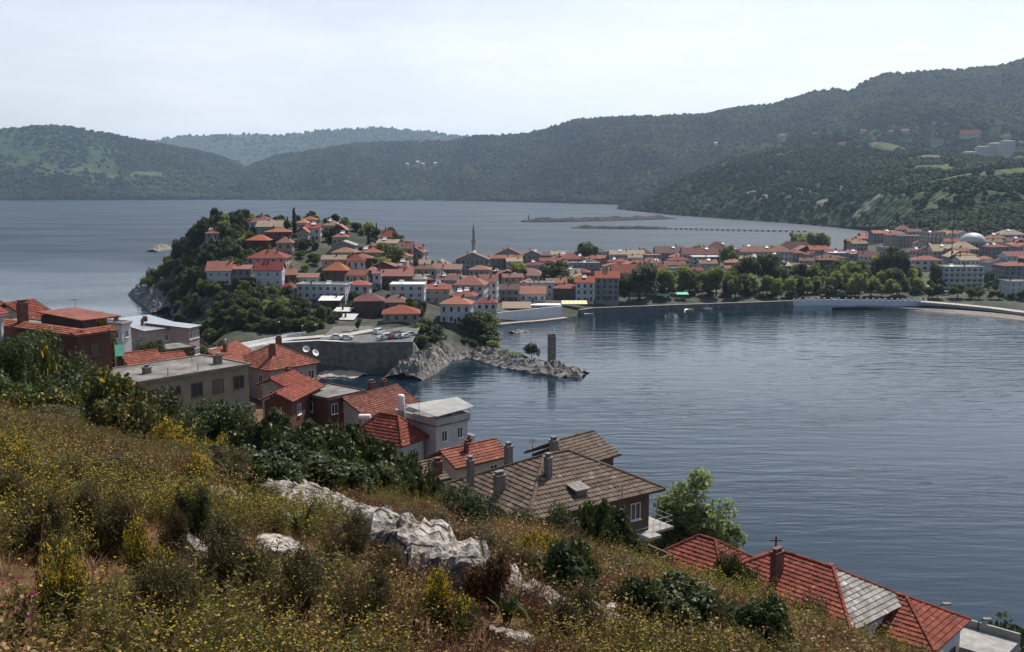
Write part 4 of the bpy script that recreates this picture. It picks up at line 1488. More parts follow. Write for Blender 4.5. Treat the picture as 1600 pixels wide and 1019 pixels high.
for i_, (u, v, w_) in enumerate([(1211, 216, 14), (1264, 214, 9), (1284, 213, 11), (1308, 211, 12), (1336, 208, 10), (1352, 211, 13), (1377, 212, 9), (1399, 209, 12), (1418, 204, 10), (1443, 199, 8), (1463, 199, 11), (1407, 222, 9), (1264, 225, 12), (1304, 229, 11), (1366, 250, 11), (1552, 221, 16), (1580, 228, 14), (1540, 196, 12)]):
    hill_house(u, v, w_, 6 if i_ % 2 else 5, ['hip', 'gx', 'gy'][i_ % 3], ['white', 'cream', 'pink', 'white'][i_ % 4], ['orange', 'red', 'orange', 'brown'][i_ % 4])
hill_house(1301, 240, 13, 6, 'gx', 'white', 'grey', label='pale grey-roofed farm house at the edge of the spur woods', D=mount)
hill_house(1447, 229, 21, 15, 'flat', 'cream', 'grey', label='pale five-storey block standing alone on the mountain shoulder', floors=5)
hill_house(1497, 217, 29, 6, 'gx', 'cream', 'orange', label='very long house with bright orange roof on the mountain shoulder', dep=14)
for u0, u1, vb, hpx in ((1489, 1507, 258, 14), (1508, 1526, 255, 19), (1527, 1546, 253, 22), (1547, 1567, 250, 22)):
    x, y, z = massif_hit(mount, (u0 + u1) / 2, vb)
    W = (u1 - u0) * y / F_PX
    VILLAGE.append((x, y, W))
    VILLAGE.append((x, y - 45, W * 1.3))
    make_house(dict(name='apartment_block', cat='apartment block', loc=(x - W / 2, y, z + 7), rz=-0.1, W=W, D=14, H=hpx * y / F_PX, drop=15, roof='hip', rise=2.2, ov=0.6, wallm=wallm('white'), tilem=tilem('tan'),
                    label={1489: 'lowest white apartment block at the end of the hillside row', 1508: 'white apartment block second up from the lowest in the hillside row', 1527: 'white apartment block second from the uphill end of the hillside row', 1547: 'white apartment block at the uphill end of the hillside row'}[u0],
                    group='white apartment blocks on the mountain', chimneys=[], sides=('front',), door=False, floors=7, pitch=3.6, win=(1.8, 1.9, 'brown')))
for u, v in ((640, 259), (655, 256), (664, 258), (682, 257), (1112, 229)):
    hill_house(u, v, 5, 6, 'gx', 'white', 'white', lab_zone='lost in the woods across the water', nw=False, W=15)


def village_clear(x, y):
    m = np.zeros(len(x), bool)
    for a, b_, w in VILLAGE:
        m |= (np.abs(x - a * y / b_) < w * 0.65) & (y < b_ + w * 0.6) & (y > b_ - 28)
    return m


forest(spur, 30000, 2.6, 6.0, 101, 'spur_forest', 'wood covering the near spur')
forest(mount, 62000, 4.5, 9.5, 102, 'mountain_forest', 'wood covering the mountain side', skip=village_clear)
forest(ridge_far, 9000, 9.0, 17.0, 104, 'ridge_forest', 'wood on the far ridge')
forest(hill_west, 20000, 6.0, 11.0, 103, 'shore_forest', 'wood covering the hill across the water')

# ================================================================== THE HOUSES BELOW THE VIEWPOINT
def clip_interval(poly2, v):
    xs = []
    n = len(poly2)
    for i in range(n):
        (a0, b0), (a1, b1) = poly2[i], poly2[(i + 1) % n]
        if (b0 <= v < b1) or (b1 <= v < b0):
            xs.append(a0 + (a1 - a0) * (v - b0) / (b1 - b0))
    return (min(xs), max(xs)) if len(xs) >= 2 else None


def tile_faces(faces, z0, course=0.40, tw=0.30, jit=0.007, seed=1, amp=0.045, lip=0.085):
    """interlocking clay tiles laid in courses over each roof face; returns verts, quads"""
    rng = np.random.default_rng(seed)
    V, Q = [], []
    n0 = 0
    ks = np.linspace(0, 1, 5)
    prof = amp * np.array([0.0, 0.35, 1.0, 0.75, 0.05])
    for f in faces:
        P = [np.array(p, float) + (0, 0, z0) for p in f]
        a = P[1] - P[0]
        a /= np.linalg.norm(a)
        nrm = np.cross(P[1] - P[0], P[2] - P[0])
        nrm /= np.linalg.norm(nrm)
        if nrm[2] < 0:
            nrm = -nrm
        b = np.cross(nrm, a)
        if b[2] < 0:
            b = -b
        p2 = [(float((p - P[0]) @ a), float((p - P[0]) @ b)) for p in P]
        L = max(q[1] for q in p2)
        nc = max(1, int(round(L / course)))
        c = L / nc
        for j in range(nc):
            iv = clip_interval(p2, (j + 0.5) * c)
            if iv is None:
                continue
            i0, i1 = int(math.floor(iv[0] / tw)), int(math.ceil(iv[1] / tw))
            for i in range(i0, i1):
                s0, s1 = max(iv[0], i * tw), min(iv[1], (i + 1) * tw)
                if s1 - s0 < 0.04:
                    continue
                dz = rng.normal(0, jit)
                dv = rng.normal(0, jit * 0.8)
                aa = s0 + (s1 - s0) * ks
                lo = P[0] + np.outer(aa, a) + b * (j * c - 0.03 + dv) + np.outer(prof + lip + dz, nrm)
                hi = P[0] + np.outer(aa, a) + b * ((j + 1) * c + 0.04 + dv) + np.outer(prof + 0.012 + dz * 0.5, nrm)
                dn = P[0] + np.outer(aa, a) + b * (j * c - 0.03 + dv) + np.outer(prof * 0.6 - 0.02, nrm)
                V += [dn, lo, hi]
                for r in (0, 5):
                    for k in range(4):
                        Q.append((n0 + r + k, n0 + r + k + 1, n0 + r + 5 + k + 1, n0 + r + 5 + k))
                n0 += 15
    return np.concatenate(V), np.array(Q)


def ridge_caps(b, p, q, r=0.15, L=0.42):
    p, q = Vector(p), Vector(q)
    n = max(1, int((q - p).length / L))
    for k in range(n):
        a, c = p.lerp(q, k / n), p.lerp(q, (k + 1.12) / n)
        b.tube([a, c], [r, r * 0.86], 7, 0, True)


def near_house(label, N, Rr, D, rise, H, roof, wall, tile, Y=None, z=None, tiles=True, face_mats=None, course=0.40, tw=0.30, ov=0.5, drop=3.0, seed=1, name='house', **kw):
    """N, Rr: pixels of the near eave corner and of the next corner along the side that faces the viewpoint"""
    if Y is not None:
        n = at(N[0], N[1], Y)
        z = n.z
    else:
        n = on_z(N[0], N[1], z)
    r = on_z(Rr[0], Rr[1], z)
    e = Vector((r.x - n.x, r.y - n.y, 0))
    L = e.length
    e.normalize()
    m = Vector((-e.y, e.x, 0))
    ovv = ov if roof != 'flat' else 0.25
    org = n + (e + m) * ovv
    W, Dd = L - 2 * ovv, D - 2 * ovv
    tm = ROOF_FELT if tile == 'felt' else (MATS[tile] if tile in MATS else tilem(tile))
    spec = dict(loc=(org.x, org.y, z - H), rz=math.atan2(e.y, e.x), W=W, D=Dd, H=H, drop=drop, roof=roof, rise=rise, ov=ovv, wallm=wallm(wall), tilem=tm, label=label, sides=kw.pop('sides', ('front', 'left')), name=name, **kw)
    HOUSE_SPOTS.append((org.x + (e.x * W + m.x * Dd) / 2, org.y + (e.y * W + m.y * Dd) / 2, max(W, Dd) / 2))
    t = make_house(spec)
    print('near house', label[:40], 'W %.1f D %.1f eave z %.1f loc %.0f %.0f' % (W, Dd, z, org.x, org.y))
    ro = [c for c in t.children if c.name.startswith('roof')][0]
    if tiles and roof != 'flat':
        faces, _, rg = roof_shape(roof, W, Dd, rise, ovv, kw.get('along'))
        if face_mats:
            groups = {}
            for f, k in zip(faces, face_mats):
                groups.setdefault(k, []).append(f)
        else:
            groups = {tile: faces}
        for k, fs in groups.items():
            v, q = tile_faces(fs, H + 0.14, course, tw, seed=seed)
            me = mesh_np('roof_tiles', v, q, [near_tile(k)])
            o = link('roof_tiles', me, ro)
            o['kind'] = 'stuff'
        b = MB()
        zz = H + 0.20
        a1, a2 = (Vector(rg[0]) + Vector((0, 0, zz))), (Vector(rg[1]) + Vector((0, 0, zz)))
        if roof != 'shed' and (a1 - a2).length > 0.3:
            ridge_caps(b, a1, a2)
        if roof == 'hip':
            cs = [Vector((-ovv, -ovv, zz)), Vector((W + ovv, -ovv, zz)), Vector((W + ovv, Dd + ovv, zz)), Vector((-ovv, Dd + ovv, zz))]
            for c in cs:
                ridge_caps(b, c, a1 if (c - a1).length < (c - a2).length else a2)
        if b.v:
            o = b.build('ridge_tiles', near_tile(tile), ro)
            o['kind'] = 'stuff'
    return t, spec


NEAR_TILE = {
    'weathered': ((0.120, 0.086, 0.066), (0.165, 0.122, 0.096)),
    'red': ((0.215, 0.050, 0.032), (0.29, 0.078, 0.050)),
    'orange': ((0.23, 0.070, 0.044), (0.31, 0.105, 0.068)),
    'brown': ((0.145, 0.045, 0.030), (0.23, 0.080, 0.055)),
    'pale': ((0.30, 0.28, 0.26), (0.44, 0.42, 0.39)),
}
TILE['weathered'] = NEAR_TILE['weathered']
TILE['pale'] = NEAR_TILE['pale']


def near_tile(k):
    """each tile keeps its own firing tone (one tone per tile-sized cell), lichen and dirt on top"""
    nm = 'near_tile_' + k
    if nm in MATS:
        return MATS[nm]
    c, c2 = NEAR_TILE[k]
    m, n, l = new_mat(nm)
    out = n.new('ShaderNodeOutputMaterial')
    p = n.new('ShaderNodeBsdfPrincipled')
    p.inputs['Roughness'].default_value = 0.82
    p.inputs['Specular IOR Level'].default_value = 0.25
    tc = n.new('ShaderNodeTexCoord')
    geo = n.new('ShaderNodeNewGeometry')
    ra = n.new('ShaderNodeValToRGB')
    e = ra.color_ramp.elements
    e[0].position, e[0].color = 0.06, (*c, 1)
    e[1].position, e[1].color = 0.94, (*c2, 1)
    x_ = ra.color_ramp.elements.new(0.0)
    x_.color = (*(q * 0.5 for q in c), 1)
    x_ = ra.color_ramp.elements.new(1.0)
    x_.color = (*(min(1, q * 1.5 + 0.03) for q in c2), 1)
    l.new(geo.outputs['Random Per Island'], ra.inputs['Fac'])
    no = n.new('ShaderNodeTexNoise')
    no.inputs['Scale'].default_value, no.inputs['Detail'].default_value = 0.8, 8
    no.inputs['Roughness'].default_value = 0.75
    l.new(tc.outputs['Object'], no.inputs['Vector'])
    r2 = n.new('ShaderNodeValToRGB')
    e = r2.color_ramp.elements
    e[0].position, e[0].color = 0.33, (0.45, 0.43, 0.40, 1)
    e[1].position, e[1].color = 0.62, (1.1, 1.08, 1.05, 1)
    l.new(no.outputs['Fac'], r2.inputs['Fac'])
    mx = n.new('ShaderNodeMixRGB')
    mx.blend_type = 'MULTIPLY'
    mx.inputs['Fac'].default_value = 1
    l.new(ra.outputs['Color'], mx.inputs['Color1'])
    l.new(r2.outputs['Color'], mx.inputs['Color2'])
    l.new(mx.outputs['Color'], p.inputs['Base Color'])
    l.new(p.outputs['BSDF'], out.inputs['Surface'])
    MATS[nm] = m
    return m


def rail(parent, pts, h=0.9, m=None, posts=True, name='railing', r=0.03):
    b = MB()
    for k in (1.0, 0.55):
        for a, c in zip(pts[:-1], pts[1:]):
            b.tube([(a[0], a[1], a[2] + h * k), (c[0], c[1], c[2] + h * k)], [r, r], 5)
    for a, c in zip(pts[:-1], pts[1:]):
        d = (Vector(c) - Vector(a)).length
        n = max(1, int(d / 0.6))
        for i in range(n + 1):
            q = Vector(a).lerp(Vector(c), i / n)
            b.tube([q, q + Vector((0, 0, h))], [r * 0.8, r * 0.8], 4)
    return b.build(name, m or METAL_WHITE, parent)


def part_window(t, side, pos, z, W, D, w, h, style='white'):
    return place_window(t, side, pos, z, W, D, w, h, style)


# ---- the big house with the weathered brown roof
t, s = near_house('big house with weathered brown tiled hip roof and five chimneys by the poplar', (825, 818), (1040, 767), 10.9, 2.7, 6.2, 'hip', 'brown', 'weathered', Y=68, ov=0.9,
                  chim_m=CHIM_GREY, course=0.42, tw=0.32, drop=5, floors=2, pitch=2.6, door=False,
                  chimneys=[(0.30, 0.28, 1.45, 0.42), (0.02, 0.48, 1.3, 0.78), (0.30, 0.86, 1.8, 0.5), (0.66, 0.80, 1.5, 0.55), (-0.02, 0.85, 2.0, 0.4)])
W, D, H = s['W'], s['D'], s['H']
b = MB()                                                       # terrace on the corner towards the poplar
b.box(W, -0.6, 2.75, W + 2.2, 4.2, 2.95, 0).box(W - 2.5, -1.5, 2.75, W, -0.003, 2.95, 0)
b.build('terrace', CONC, t)
rail(t, [(W + 0.1, -0.5, 2.95), (W + 2.1, -0.5, 2.95), (W + 2.1, 4.1, 2.95)], 0.9, STEEL, r=0.02)
rail(t, [(W - 2.5, -1.45, 2.95), (W - 0.1, -1.45, 2.95)], 0.9, STEEL, r=0.02)
b = MB()
b.box(W, -0.4, -0.6, W + 2.4, 3.2, -0.4, 0).box(W + 2.2, -0.4, -0.4, W + 2.4, 3.2, 0.5, 1).box(W, -0.4, -0.4, W + 2.2, -0.2, 0.5, 1)
b.build('lower_terrace', [CONC, wallm('brown')], t)
b = MB()
zz = s['_ztop'](0.42 * W, 0.03 * D)
b.box(0.38 * W, 0.02 * D, zz - 0.2, 0.38 * W + 1.0, 0.02 * D + 0.9, zz + 0.45, 0)
b.slab([(0.38 * W - 0.2, 0.0, zz + 0.5), (0.38 * W + 1.2, 0.0, zz + 0.5), (0.38 * W + 1.2, 1.3, zz + 0.75), (0.38 * W - 0.2, 1.3, zz + 0.75)], 0.1, 0)
b.build('roof_vent', CHIM_GREY, t)
near_house('low wing with weathered brown ridged roof behind the five-chimney house', (905, 732), (971, 712), 6.5, 1.5, 6.0, 'gx', 'brown', 'weathered', z=36.3, drop=12, floors=2, chimneys=[], sides=('front', 'right'), door=False)
near_house('narrow lean-to with pale brown tiled roof against the five-chimney house', (672, 757), (705, 750), 5.0, 0.9, 3.0, 'gx', 'cream', 'weathered', z=36.9, drop=4, chimneys=[(0.8, 0.1, 0.9)], sides=('front',), door=False)

# ---- red house with the grey hip end
t, s = near_house('red tiled house with one pale grey hip end and white walls on the steep slope', (1330, 991), (1425, 941), 13.0, 2.35, 5.0, 'hip', 'white', 'red', Y=66, along='y', ov=0.45,
                  face_mats=['pale', 'red', 'red', 'red'], course=0.40, tw=0.26, drop=6, floors=1, chimneys=[(0.22, 0.60, 1.9, 1.0)], sides=('front', 'left'), win=(1.3, 1.6, 'brown'), door=False, seed=5)
near_house('smaller red hip roof joined to the house with the grey hip end', (1131, 915), (1196, 884), 7.5, 2.0, 4.6, 'hip', 'white', 'red', z=28.9, course=0.40, tw=0.26, drop=6, floors=1, chimneys=[], door=False, seed=6)
t, s = near_house('lower red tiled house beside a concrete terrace at the water side', (1460, 1022), (1516, 972), 11.5, 1.9, 5.0, 'hip', 'white', 'red', z=27.5, along='y', course=0.42, tw=0.28, drop=8, floors=1,
                  chimneys=[(0.85, 0.95, 1.1, 0.5)], sides=('front',), nwin={'front': 2}, win=(1.1, 1.6, 'brown'), door=False, seed=7)
W, D, H = s['W'], s['D'], s['H']
b = MB()
b.box(W + 0.1, -3.0, -6, W + 4.3, 3.6, H - 2.0, 0).box(W + 4.1, -3.0, H - 2.0, W + 4.3, 3.6, H - 1.4, 0).box(W + 0.1, 3.4, H - 2.0, W + 4.1, 3.6, H - 1.4, 0)
b.build('terrace', CONC, t)
b = MB()
b.box(0.1, 4.4, 2.2, 0.9, 7.0, 2.35, 0)
b.build('step_slab', CONC, t)

# ---- white house with the canopy
t, s = near_house('white house with bright red tiled hip roof below the canopy terrace', (628, 700), (671, 685), 8.0, 2.7, 6.0, 'hip', 'white', 'red', Y=110, course=0.42, tw=0.30, drop=5, floors=2, chimneys=[], nwin={'front': 1, 'left': 2}, win=(0.9, 1.3, 'white'), door=False, seed=9)
t, s = near_house('white block with a roof terrace under a pale corrugated canopy', (681, 668), (735, 656), 7.6, 0.2, 8.4, 'flat', 'white', 'felt', Y=113, ph=0.75, drop=6, floors=3, chimneys=[], nwin={'front': 2, 'left': 1}, win=(0.85, 1.3, 'white'), door=False)
W, D, H = s['W'], s['D'], s['H']
ca = thing('terrace_canopy', 'pale corrugated sheet canopy on thin posts over the white roof terrace', 'canopy', t.location)
org = t.location
cs = [on_z(682, 651, 33.9), on_z(741.5, 635, 33.9), on_z(714, 620, 34.2), on_z(633, 633, 34.2)]
cs = [Vector(p) - org for p in cs]
V, Q = [], []
nx = 90
for i in range(nx + 1):
    a, c = cs[0].lerp(cs[1], i / nx), cs[3].lerp(cs[2], i / nx)
    dz = 0.05 * math.sin(i * math.pi / 1.5)
    V += [(a.x, a.y, a.z + dz), (c.x, c.y, c.z + dz), (a.x, a.y, a.z + dz - 0.03), (c.x, c.y, c.z + dz - 0.03)]
    if i:
        o_ = (i - 1) * 4
        Q += [(o_, o_ + 4, o_ + 5, o_ + 1), (o_ + 3, o_ + 7, o_ + 6, o_ + 2), (o_ + 2, o_ + 6, o_ + 4, o_), (o_ + 1, o_ + 5, o_ + 7, o_ + 3)]
SHEET = mat('pale_sheet', (0.40, 0.385, 0.36), (0.55, 0.53, 0.50), rough=0.6, scale=0.8)
link('sheet', mesh_np('sheet', np.array(V), Q, [SHEET]), ca)
for p in (cs[0].lerp(cs[2], 0.12), cs[1].lerp(cs[3], 0.08), cs[2].lerp(cs[0], 0.12), cs[3].lerp(cs[1], 0.12), cs[0].lerp(cs[1], 0.5).lerp(cs[3], 0.06)):
    MB().tube([(p.x, p.y, H + 0.1), (p.x, p.y, p.z - 0.05)], [0.05, 0.05], 6).build('post', STEEL, ca)
b = MB()
for k in (1, 2):
    b.box(W + 0.02, 0.3, H - 2.9 * k - 0.12, W + 1.5, D - 0.3, H - 2.9 * k, 0)
    b.box(W + 1.4, 0.3, H - 2.9 * k, W + 1.5, D - 0.3, H - 2.9 * k + 0.7, 0).box(W + 0.02, 0.3, H - 2.9 * k, W + 1.4, 0.4, H - 2.9 * k + 0.7, 0)
b.build('balcony', wallm('white'), t)


def dish(label, loc, rz, r=0.55, mast=1.0, tilt=0.6):
    d = thing('satellite_dish', label, 'satellite dish', loc, rz)
    MB().tube([(0, 0, -0.3), (0, 0, mast)], [0.03, 0.03], 6).build('mast', IRON, d)
    b = MB().lathe([(0.02, 0.0), (r * 0.5, 0.05), (r * 0.85, 0.16), (r, 0.25), (r * 1.0, 0.27), (r * 0.84, 0.19), (0.02, 0.04)], n=18)
    b.v = [(x, y, z) for x, y, z in b.v]
    o = b.build('reflector', DISH, d, (0, 0, mast), True)
    o.rotation_euler = (math.pi / 2 + 0.0 - tilt, 0, 0)
    MB().tube([(0, -0.1, mast), (0, -r * 1.1, mast + 0.25)], [0.02, 0.02], 5).build('feed_arm', IRON, d)
    return d


p = on_z(743, 684, 29.5)
dish('small satellite dish on the balcony of the canopy block', (t.matrix_basis @ Vector((W + 1.5, 1.2, H - 5.1))), 0.6, 0.45, 1.0)

# ---- other houses along the slope
near_house('house with long rust-brown ridged roof behind the canopy terrace', (579, 660), (664, 636), 9.5, 2.3, 5.5, 'gx', 'white', 'brown', Y=122, drop=6, floors=2, chimneys=[(0.62, 0.62, 1.4, 0.9), (0.95, 0.7, 1.3, 0.7)], nwin={'front': 3, 'left': 2}, win=(0.8, 1.4, 'white'), seed=11, door=False)
near_house('strip of orange-red tiled roof between white block and five-chimney house', (712, 735), (800, 714), 5.2, 1.3, 5.0, 'gx', 'cream', 'orange', Y=97, drop=8, floors=2, chimneys=[(0.35, 0.3, 0.9, 0.25), (0.62, 0.7, 0.8, 0.25)], door=False, seed=12)
near_house('pinkish-grey house with red tiled hip roof by the small cove', (420, 581), (501, 568), 11, 3.0, 7.0, 'hip', 'pink', 'orange', Y=155, drop=6, floors=2, chimneys=[(0.25, 0.25, 1.7, 1.0), (0.62, 0.55, 1.6, 0.9)], nwin={'front': 4, 'left': 2}, win=(1.2, 1.5, 'white'), seed=13, door=False)
near_house('long red tiled roof with a pale strip next to the cove house', (366, 574), (410, 556), 9.0, 2.2, 6.0, 'gx', 'white', 'orange', z=31.2, drop=6, floors=2, chimneys=[(0.35, 0.35, 1.2, 0.7)], seed=14, door=False)
near_house('white house with a small raised red tiled roof above the laurel bushes', (444, 606), (482, 593), 4.2, 0.9, 6.0, 'gx', 'white', 'red', Y=127, drop=5, floors=2, chimneys=[(0.85, 0.6, 0.6, 0.5)], nwin={'left': 1, 'front': 2}, seed=15, door=False)
near_house('dark red house with a narrow red tiled roof above the laurel bushes', (458, 630), (508, 604), 4.5, 1.0, 6.0, 'gx', 'red', 'red', Y=119, drop=5, floors=2, chimneys=[], nwin={'front': 2, 'left': 1}, seed=16, door=False)
t, s = near_house('dark red house with a flat grey roof and tiles heaped at its edge', (512, 626), (573, 613), 7.5, 0.2, 5.5, 'flat', 'red', 'felt', Y=123, ph=0.15, drop=6, floors=2, chimneys=[], nwin={'front': 3, 'left': 1}, door=False)
t6, s6 = near_house('olive concrete house with a large flat grey roof below the broom bushes', (216, 601), (393, 572), 9.0, 0.2, 6.6, 'flat', 'olive', 'felt', Y=95, ph=0.12, drop=6, floors=2, chimneys=[], nwin={'front': 5, 'left': 3}, win=(1.3, 1.4, 'brown'), door=False, balconies=[(0.80, 0.99, 0.55)])
W, D, H = s6['W'], s6['D'], s6['H']
for cx, cy, w_, h_ in ((0.23, 0.42, 0.7, 0.55), (0.86, 0.35, 0.75, 0.75), (0.05, 0.8, 0.3, 1.0)):
    chimney(t6, cx * W, cy * D, H + 0.18, h_, w_, 0.6, CHIM_GREY, 1)
b = MB()
b.box(0.80 * W, 0.25 * D, H + 1.1, 0.80 * W + 2.0, 0.25 * D + 0.25, H + 1.18).box(0.82 * W, 0.25 * D + 0.4, H + 1.1, 0.82 * W + 1.6, 0.25 * D + 0.6, H + 1.18)
b.build('plank', TIMBER, t6)
for cx, cy in ((0.28, 0.08), (0.57, 0.12)):
    MB().tube([(cx * W, cy * D, H), (cx * W, cy * D, H + 0.9), (cx * W, cy * D, H + 1.0)], [0.06, 0.06, 0.11], 7).build('vent_pipe', STEEL, t6)

near_house('old low house with curved orange tiled roof behind the olive concrete house', (203, 578), (262, 571), 7.0, 1.5, 3.5, 'gx', 'brown', 'orange', Y=128, drop=6, floors=1, chimneys=[], seed=17, door=False)
near_house('short orange tiled roof beside the small red-walled flat-roofed house', (263, 572), (300, 567), 5.0, 1.3, 3.2, 'gx', 'cream', 'orange', Y=142, drop=6, floors=1, chimneys=[], seed=18, door=False)
near_house('small red-walled house with flat grey roof under the metal-roofed building', (257, 549), (307, 543), 6.5, 0.2, 4.5, 'flat', 'brown', 'felt', Y=168, ph=0.1, drop=6, floors=1, chimneys=[(0.08, 0.5, 1.0, 0.8)], door=False)
near_house('grey building with a shiny galvanised sheet roof near the bridge', (225.5, 518.5), (294.6, 510), 15, 1.1, 7.5, 'shed', 'pink', 'galvanised_steel', Y=198, tiles=False, drop=8, floors=2, chimneys=[(0.55, 0.6, 0.7, 0.9), (0.25, 0.35, 1.0, 0.3)], nwin={'front': 1, 'left': 4}, door=False)
near_house('small annexe with galvanised roof and three windows at the sheet-roofed building', (296, 514), (316, 509), 11, 0.8, 7.0, 'shed', 'pink', 'galvanised_steel', Y=201, tiles=False, drop=8, floors=2, chimneys=[], nwin={'front': 3}, sides=('front',), door=False)

# ---- dark red house at the edge of the pines
t7, s7 = near_house('dark red brick house with flat roof edged in red tiles beside the pines', (120, 527), (178.5, 519), 17.0, 0.2, 6.5, 'flat', 'red', 'felt', Y=95, ph=0.1, drop=5, floors=2, chimneys=[], nwin={'front': 1, 'left': 3}, win=(0.9, 1.2, 'brown'), door=False)
W, D, H = s7['W'], s7['D'], s7['H']
v, q = tile_faces([[(-0.7, D + 0.3, H + 0.1), (-0.7, -0.4, H + 0.1), (0.5, -0.4, H + 0.55), (0.5, D + 0.3, H + 0.55)], [(-0.7, -0.7, H + 0.1), (W + 0.4, -0.7, H + 0.1), (W + 0.4, 0.3, H + 0.5), (-0.7, 0.3, H + 0.5)]], 0.12, 0.36, 0.28, seed=19)
o = link('roof_edge_tiles', mesh_np('roof_edge_tiles', v, q, [near_tile('orange')]), t7)
o['kind'] = 'stuff'
chimney(t7, 0.5, D * 0.62, H + 0.2, 2.3, 0.8, 0.8, BRICK, 2)
b = MB()
b.box(1.5, D * 0.08, H + 0.18, 1.75, D * 0.52, H + 1.35, 0).box(1.75, D * 0.50, H + 0.18, W + 2, D * 0.52, H + 1.35, 0)
b.slab([(1.2, D * 0.06, H + 1.38), (W + 2, D * 0.06, H + 1.38), (W + 2, D * 0.54, H + 1.7), (1.2, D * 0.54, H + 1.7)], 0.12, 1)
b.box(1.75, D * 0.08, H + 0.18, 3.0, D * 0.1, H + 1.3, 0)
b.build('roof_shelter', [wallm('brown'), near_tile('brown')], t7)
# a heap of spare tiles on that roof
hp = thing('tile_heap', 'heap of spare red roof tiles on the dark red house', 'tile heap', (t7.matrix_basis @ Vector((1.0, D * 0.26, H + 0.18))), t7.rotation_euler.z)
rr = random.Random(3)
b = MB()
for k in range(160):
    x, y = rr.gauss(0, 0.35), rr.uniform(-1.6, 1.6)
    z = max(0, 0.55 * (1 - (x / 0.7) ** 2) * (1 - (y / 1.7) ** 2) * rr.random())
    a = rr.uniform(-0.6, 0.6)
    b.add([(x - 0.2 * math.cos(a), y - 0.2 * math.sin(a), z), (x + 0.2 * math.cos(a), y + 0.2 * math.sin(a), z + rr.uniform(-.05, .1)), (x + 0.2 * math.cos(a) - 0.13 * math.sin(a), y + 0.2 * math.sin(a) + 0.13 * math.cos(a), z + 0.05), (x - 0.2 * math.cos(a) - 0.13 * math.sin(a), y - 0.2 * math.sin(a) + 0.13 * math.cos(a), z + 0.06)], [(0, 1, 2, 3)])
o = b.build('loose_tiles', near_tile('red'), hp)
o['kind'] = 'stuff'
near_house('house with steep red tiled gable roof at the pines', (-70, 508), (16, 491), 9.0, 2.6, 6.0, 'gx', 'white', 'red', z=47.0, drop=6, floors=2, chimneys=[(0.8, 0.3, 1.0, 0.6)], seed=20, door=False, fascia=FRAME_W)
near_house('house with red ridged roof behind the tall brick chimney', (50, 503), (96, 496), 9.0, 1.9, 5.0, 'gx', 'cream', 'red', Y=122, drop=8, floors=1, chimneys=[(0.1, 0.2, 1.2, 0.7)], seed=21, door=False)
near_house('house with low red tiled roof behind the steep gable at the pines', (8, 494), (42, 489), 9.0, 1.2, 5.0, 'gx', 'white', 'red', Y=132, drop=8, floors=1, chimneys=[], seed=22, door=False)
near_house('small white box house behind the pines tree gap', (190, 508), (207, 505), 6.0, 0.2, 4.0, 'flat', 'white', 'felt', Y=185, drop=6, floors=1, chimneys=[(0.2, 0.3, 1.2, 0.7)], door=False)
near_house('small house with orange tiled roof sunk in the dark bushes', (30, 590), (56, 584), 4.0, 0.7, 2.4, 'gx', 'cream', 'orange', z=41.5, drop=4, floors=1, chimneys=[], seed=23, door=False)

# green netted fence panel beside the dark red house
nf = thing('net_fence', 'green netting stretched on poles beside the dark red house', 'fence', (0, 0, 0))
a_, b_ = at(180, 557, 104), at(194, 556, 108)
NET = mat('green_net', (0.05, 0.22, 0.15), (0.08, 0.30, 0.21), rough=0.8)
MB().add([a_ - Vector((0, 0, 0)), b_, b_ + Vector((0, 0, 1.25)), a_ + Vector((0, 0, 1.25)), a_ + Vector((0, .03, 0)), b_ + Vector((0, .03, 0)), b_ + Vector((0, .03, 1.25)), a_ + Vector((0, .03, 1.25))], [(0, 1, 2, 3), (7, 6, 5, 4), (3, 2, 6, 7), (0, 4, 5, 1)]).build('net', NET, nf)
for p in (a_, b_):
    MB().tube([p - Vector((0, 0, 3)), p + Vector((0, 0, 1.5))], [0.04, 0.04], 6).build('pole', STEEL, nf)

# roof aerials, tanks, masts
def aerial(label, base, h=1.6, rz=0.3):
    d = thing('roof_aerial', label, 'aerial', base, rz)
    MB().tube([(0, 0, -0.4), (0, 0, h)], [0.03, 0.02], 5).build('mast', IRON, d)
    b = MB().tube([(-0.6, 0, h - 0.1), (0.7, 0, h - 0.1)], [0.018, 0.018], 4)
    for k in range(6):
        x = -0.55 + k * 0.24
        b.tube([(x, -0.35 + 0.03 * k, h - 0.1), (x, 0.35 - 0.03 * k, h - 0.1)], [0.013, 0.013], 4)
    b.build('antenna_rods', IRON, d)
    return d


aerial('thin comb aerial on the roof shelter of the dark red house', at(118, 487, 106), 1.4, 0.9)
aerial('comb aerial on the flat grey roof above the cove water', at(566, 612, 131), 0.9, 0.2)
dish('white satellite dish on the ridge of the cove house, first of two', at(478, 551, 166), 0.4, 0.6, 0.5)
dish('white satellite dish near the eave of the cove house, second of two', at(492, 556, 164), 0.9, 0.6, 0.4)
tk = thing('water_tank', 'white cylindrical water tank standing beside the canopy terrace', 'water tank', at(627, 634, 116) - Vector((0, 0, 0.5)))
MB().lathe([(0.02, 0), (0.42, 0), (0.42, 1.7), (0.3, 1.85), (0.02, 1.9)], n=14).build('tank', METAL_WHITE, tk, smooth_=False)
MB().cbox(0, 0, -1.5, 0.8, 0.8, 1.5).build('plinth', CONC, tk)
tk = thing('solar_tank', 'white horizontal solar tank on the rust-brown roof house', 'water tank', at(570, 656, 119))
MB().tube([(-0.75, 0, 0.35), (-0.7, 0, 0.35), (0.7, 0, 0.35), (0.75, 0, 0.35)], [0.2, 0.36, 0.36, 0.2], 14).build('tank', METAL_WHITE, tk)
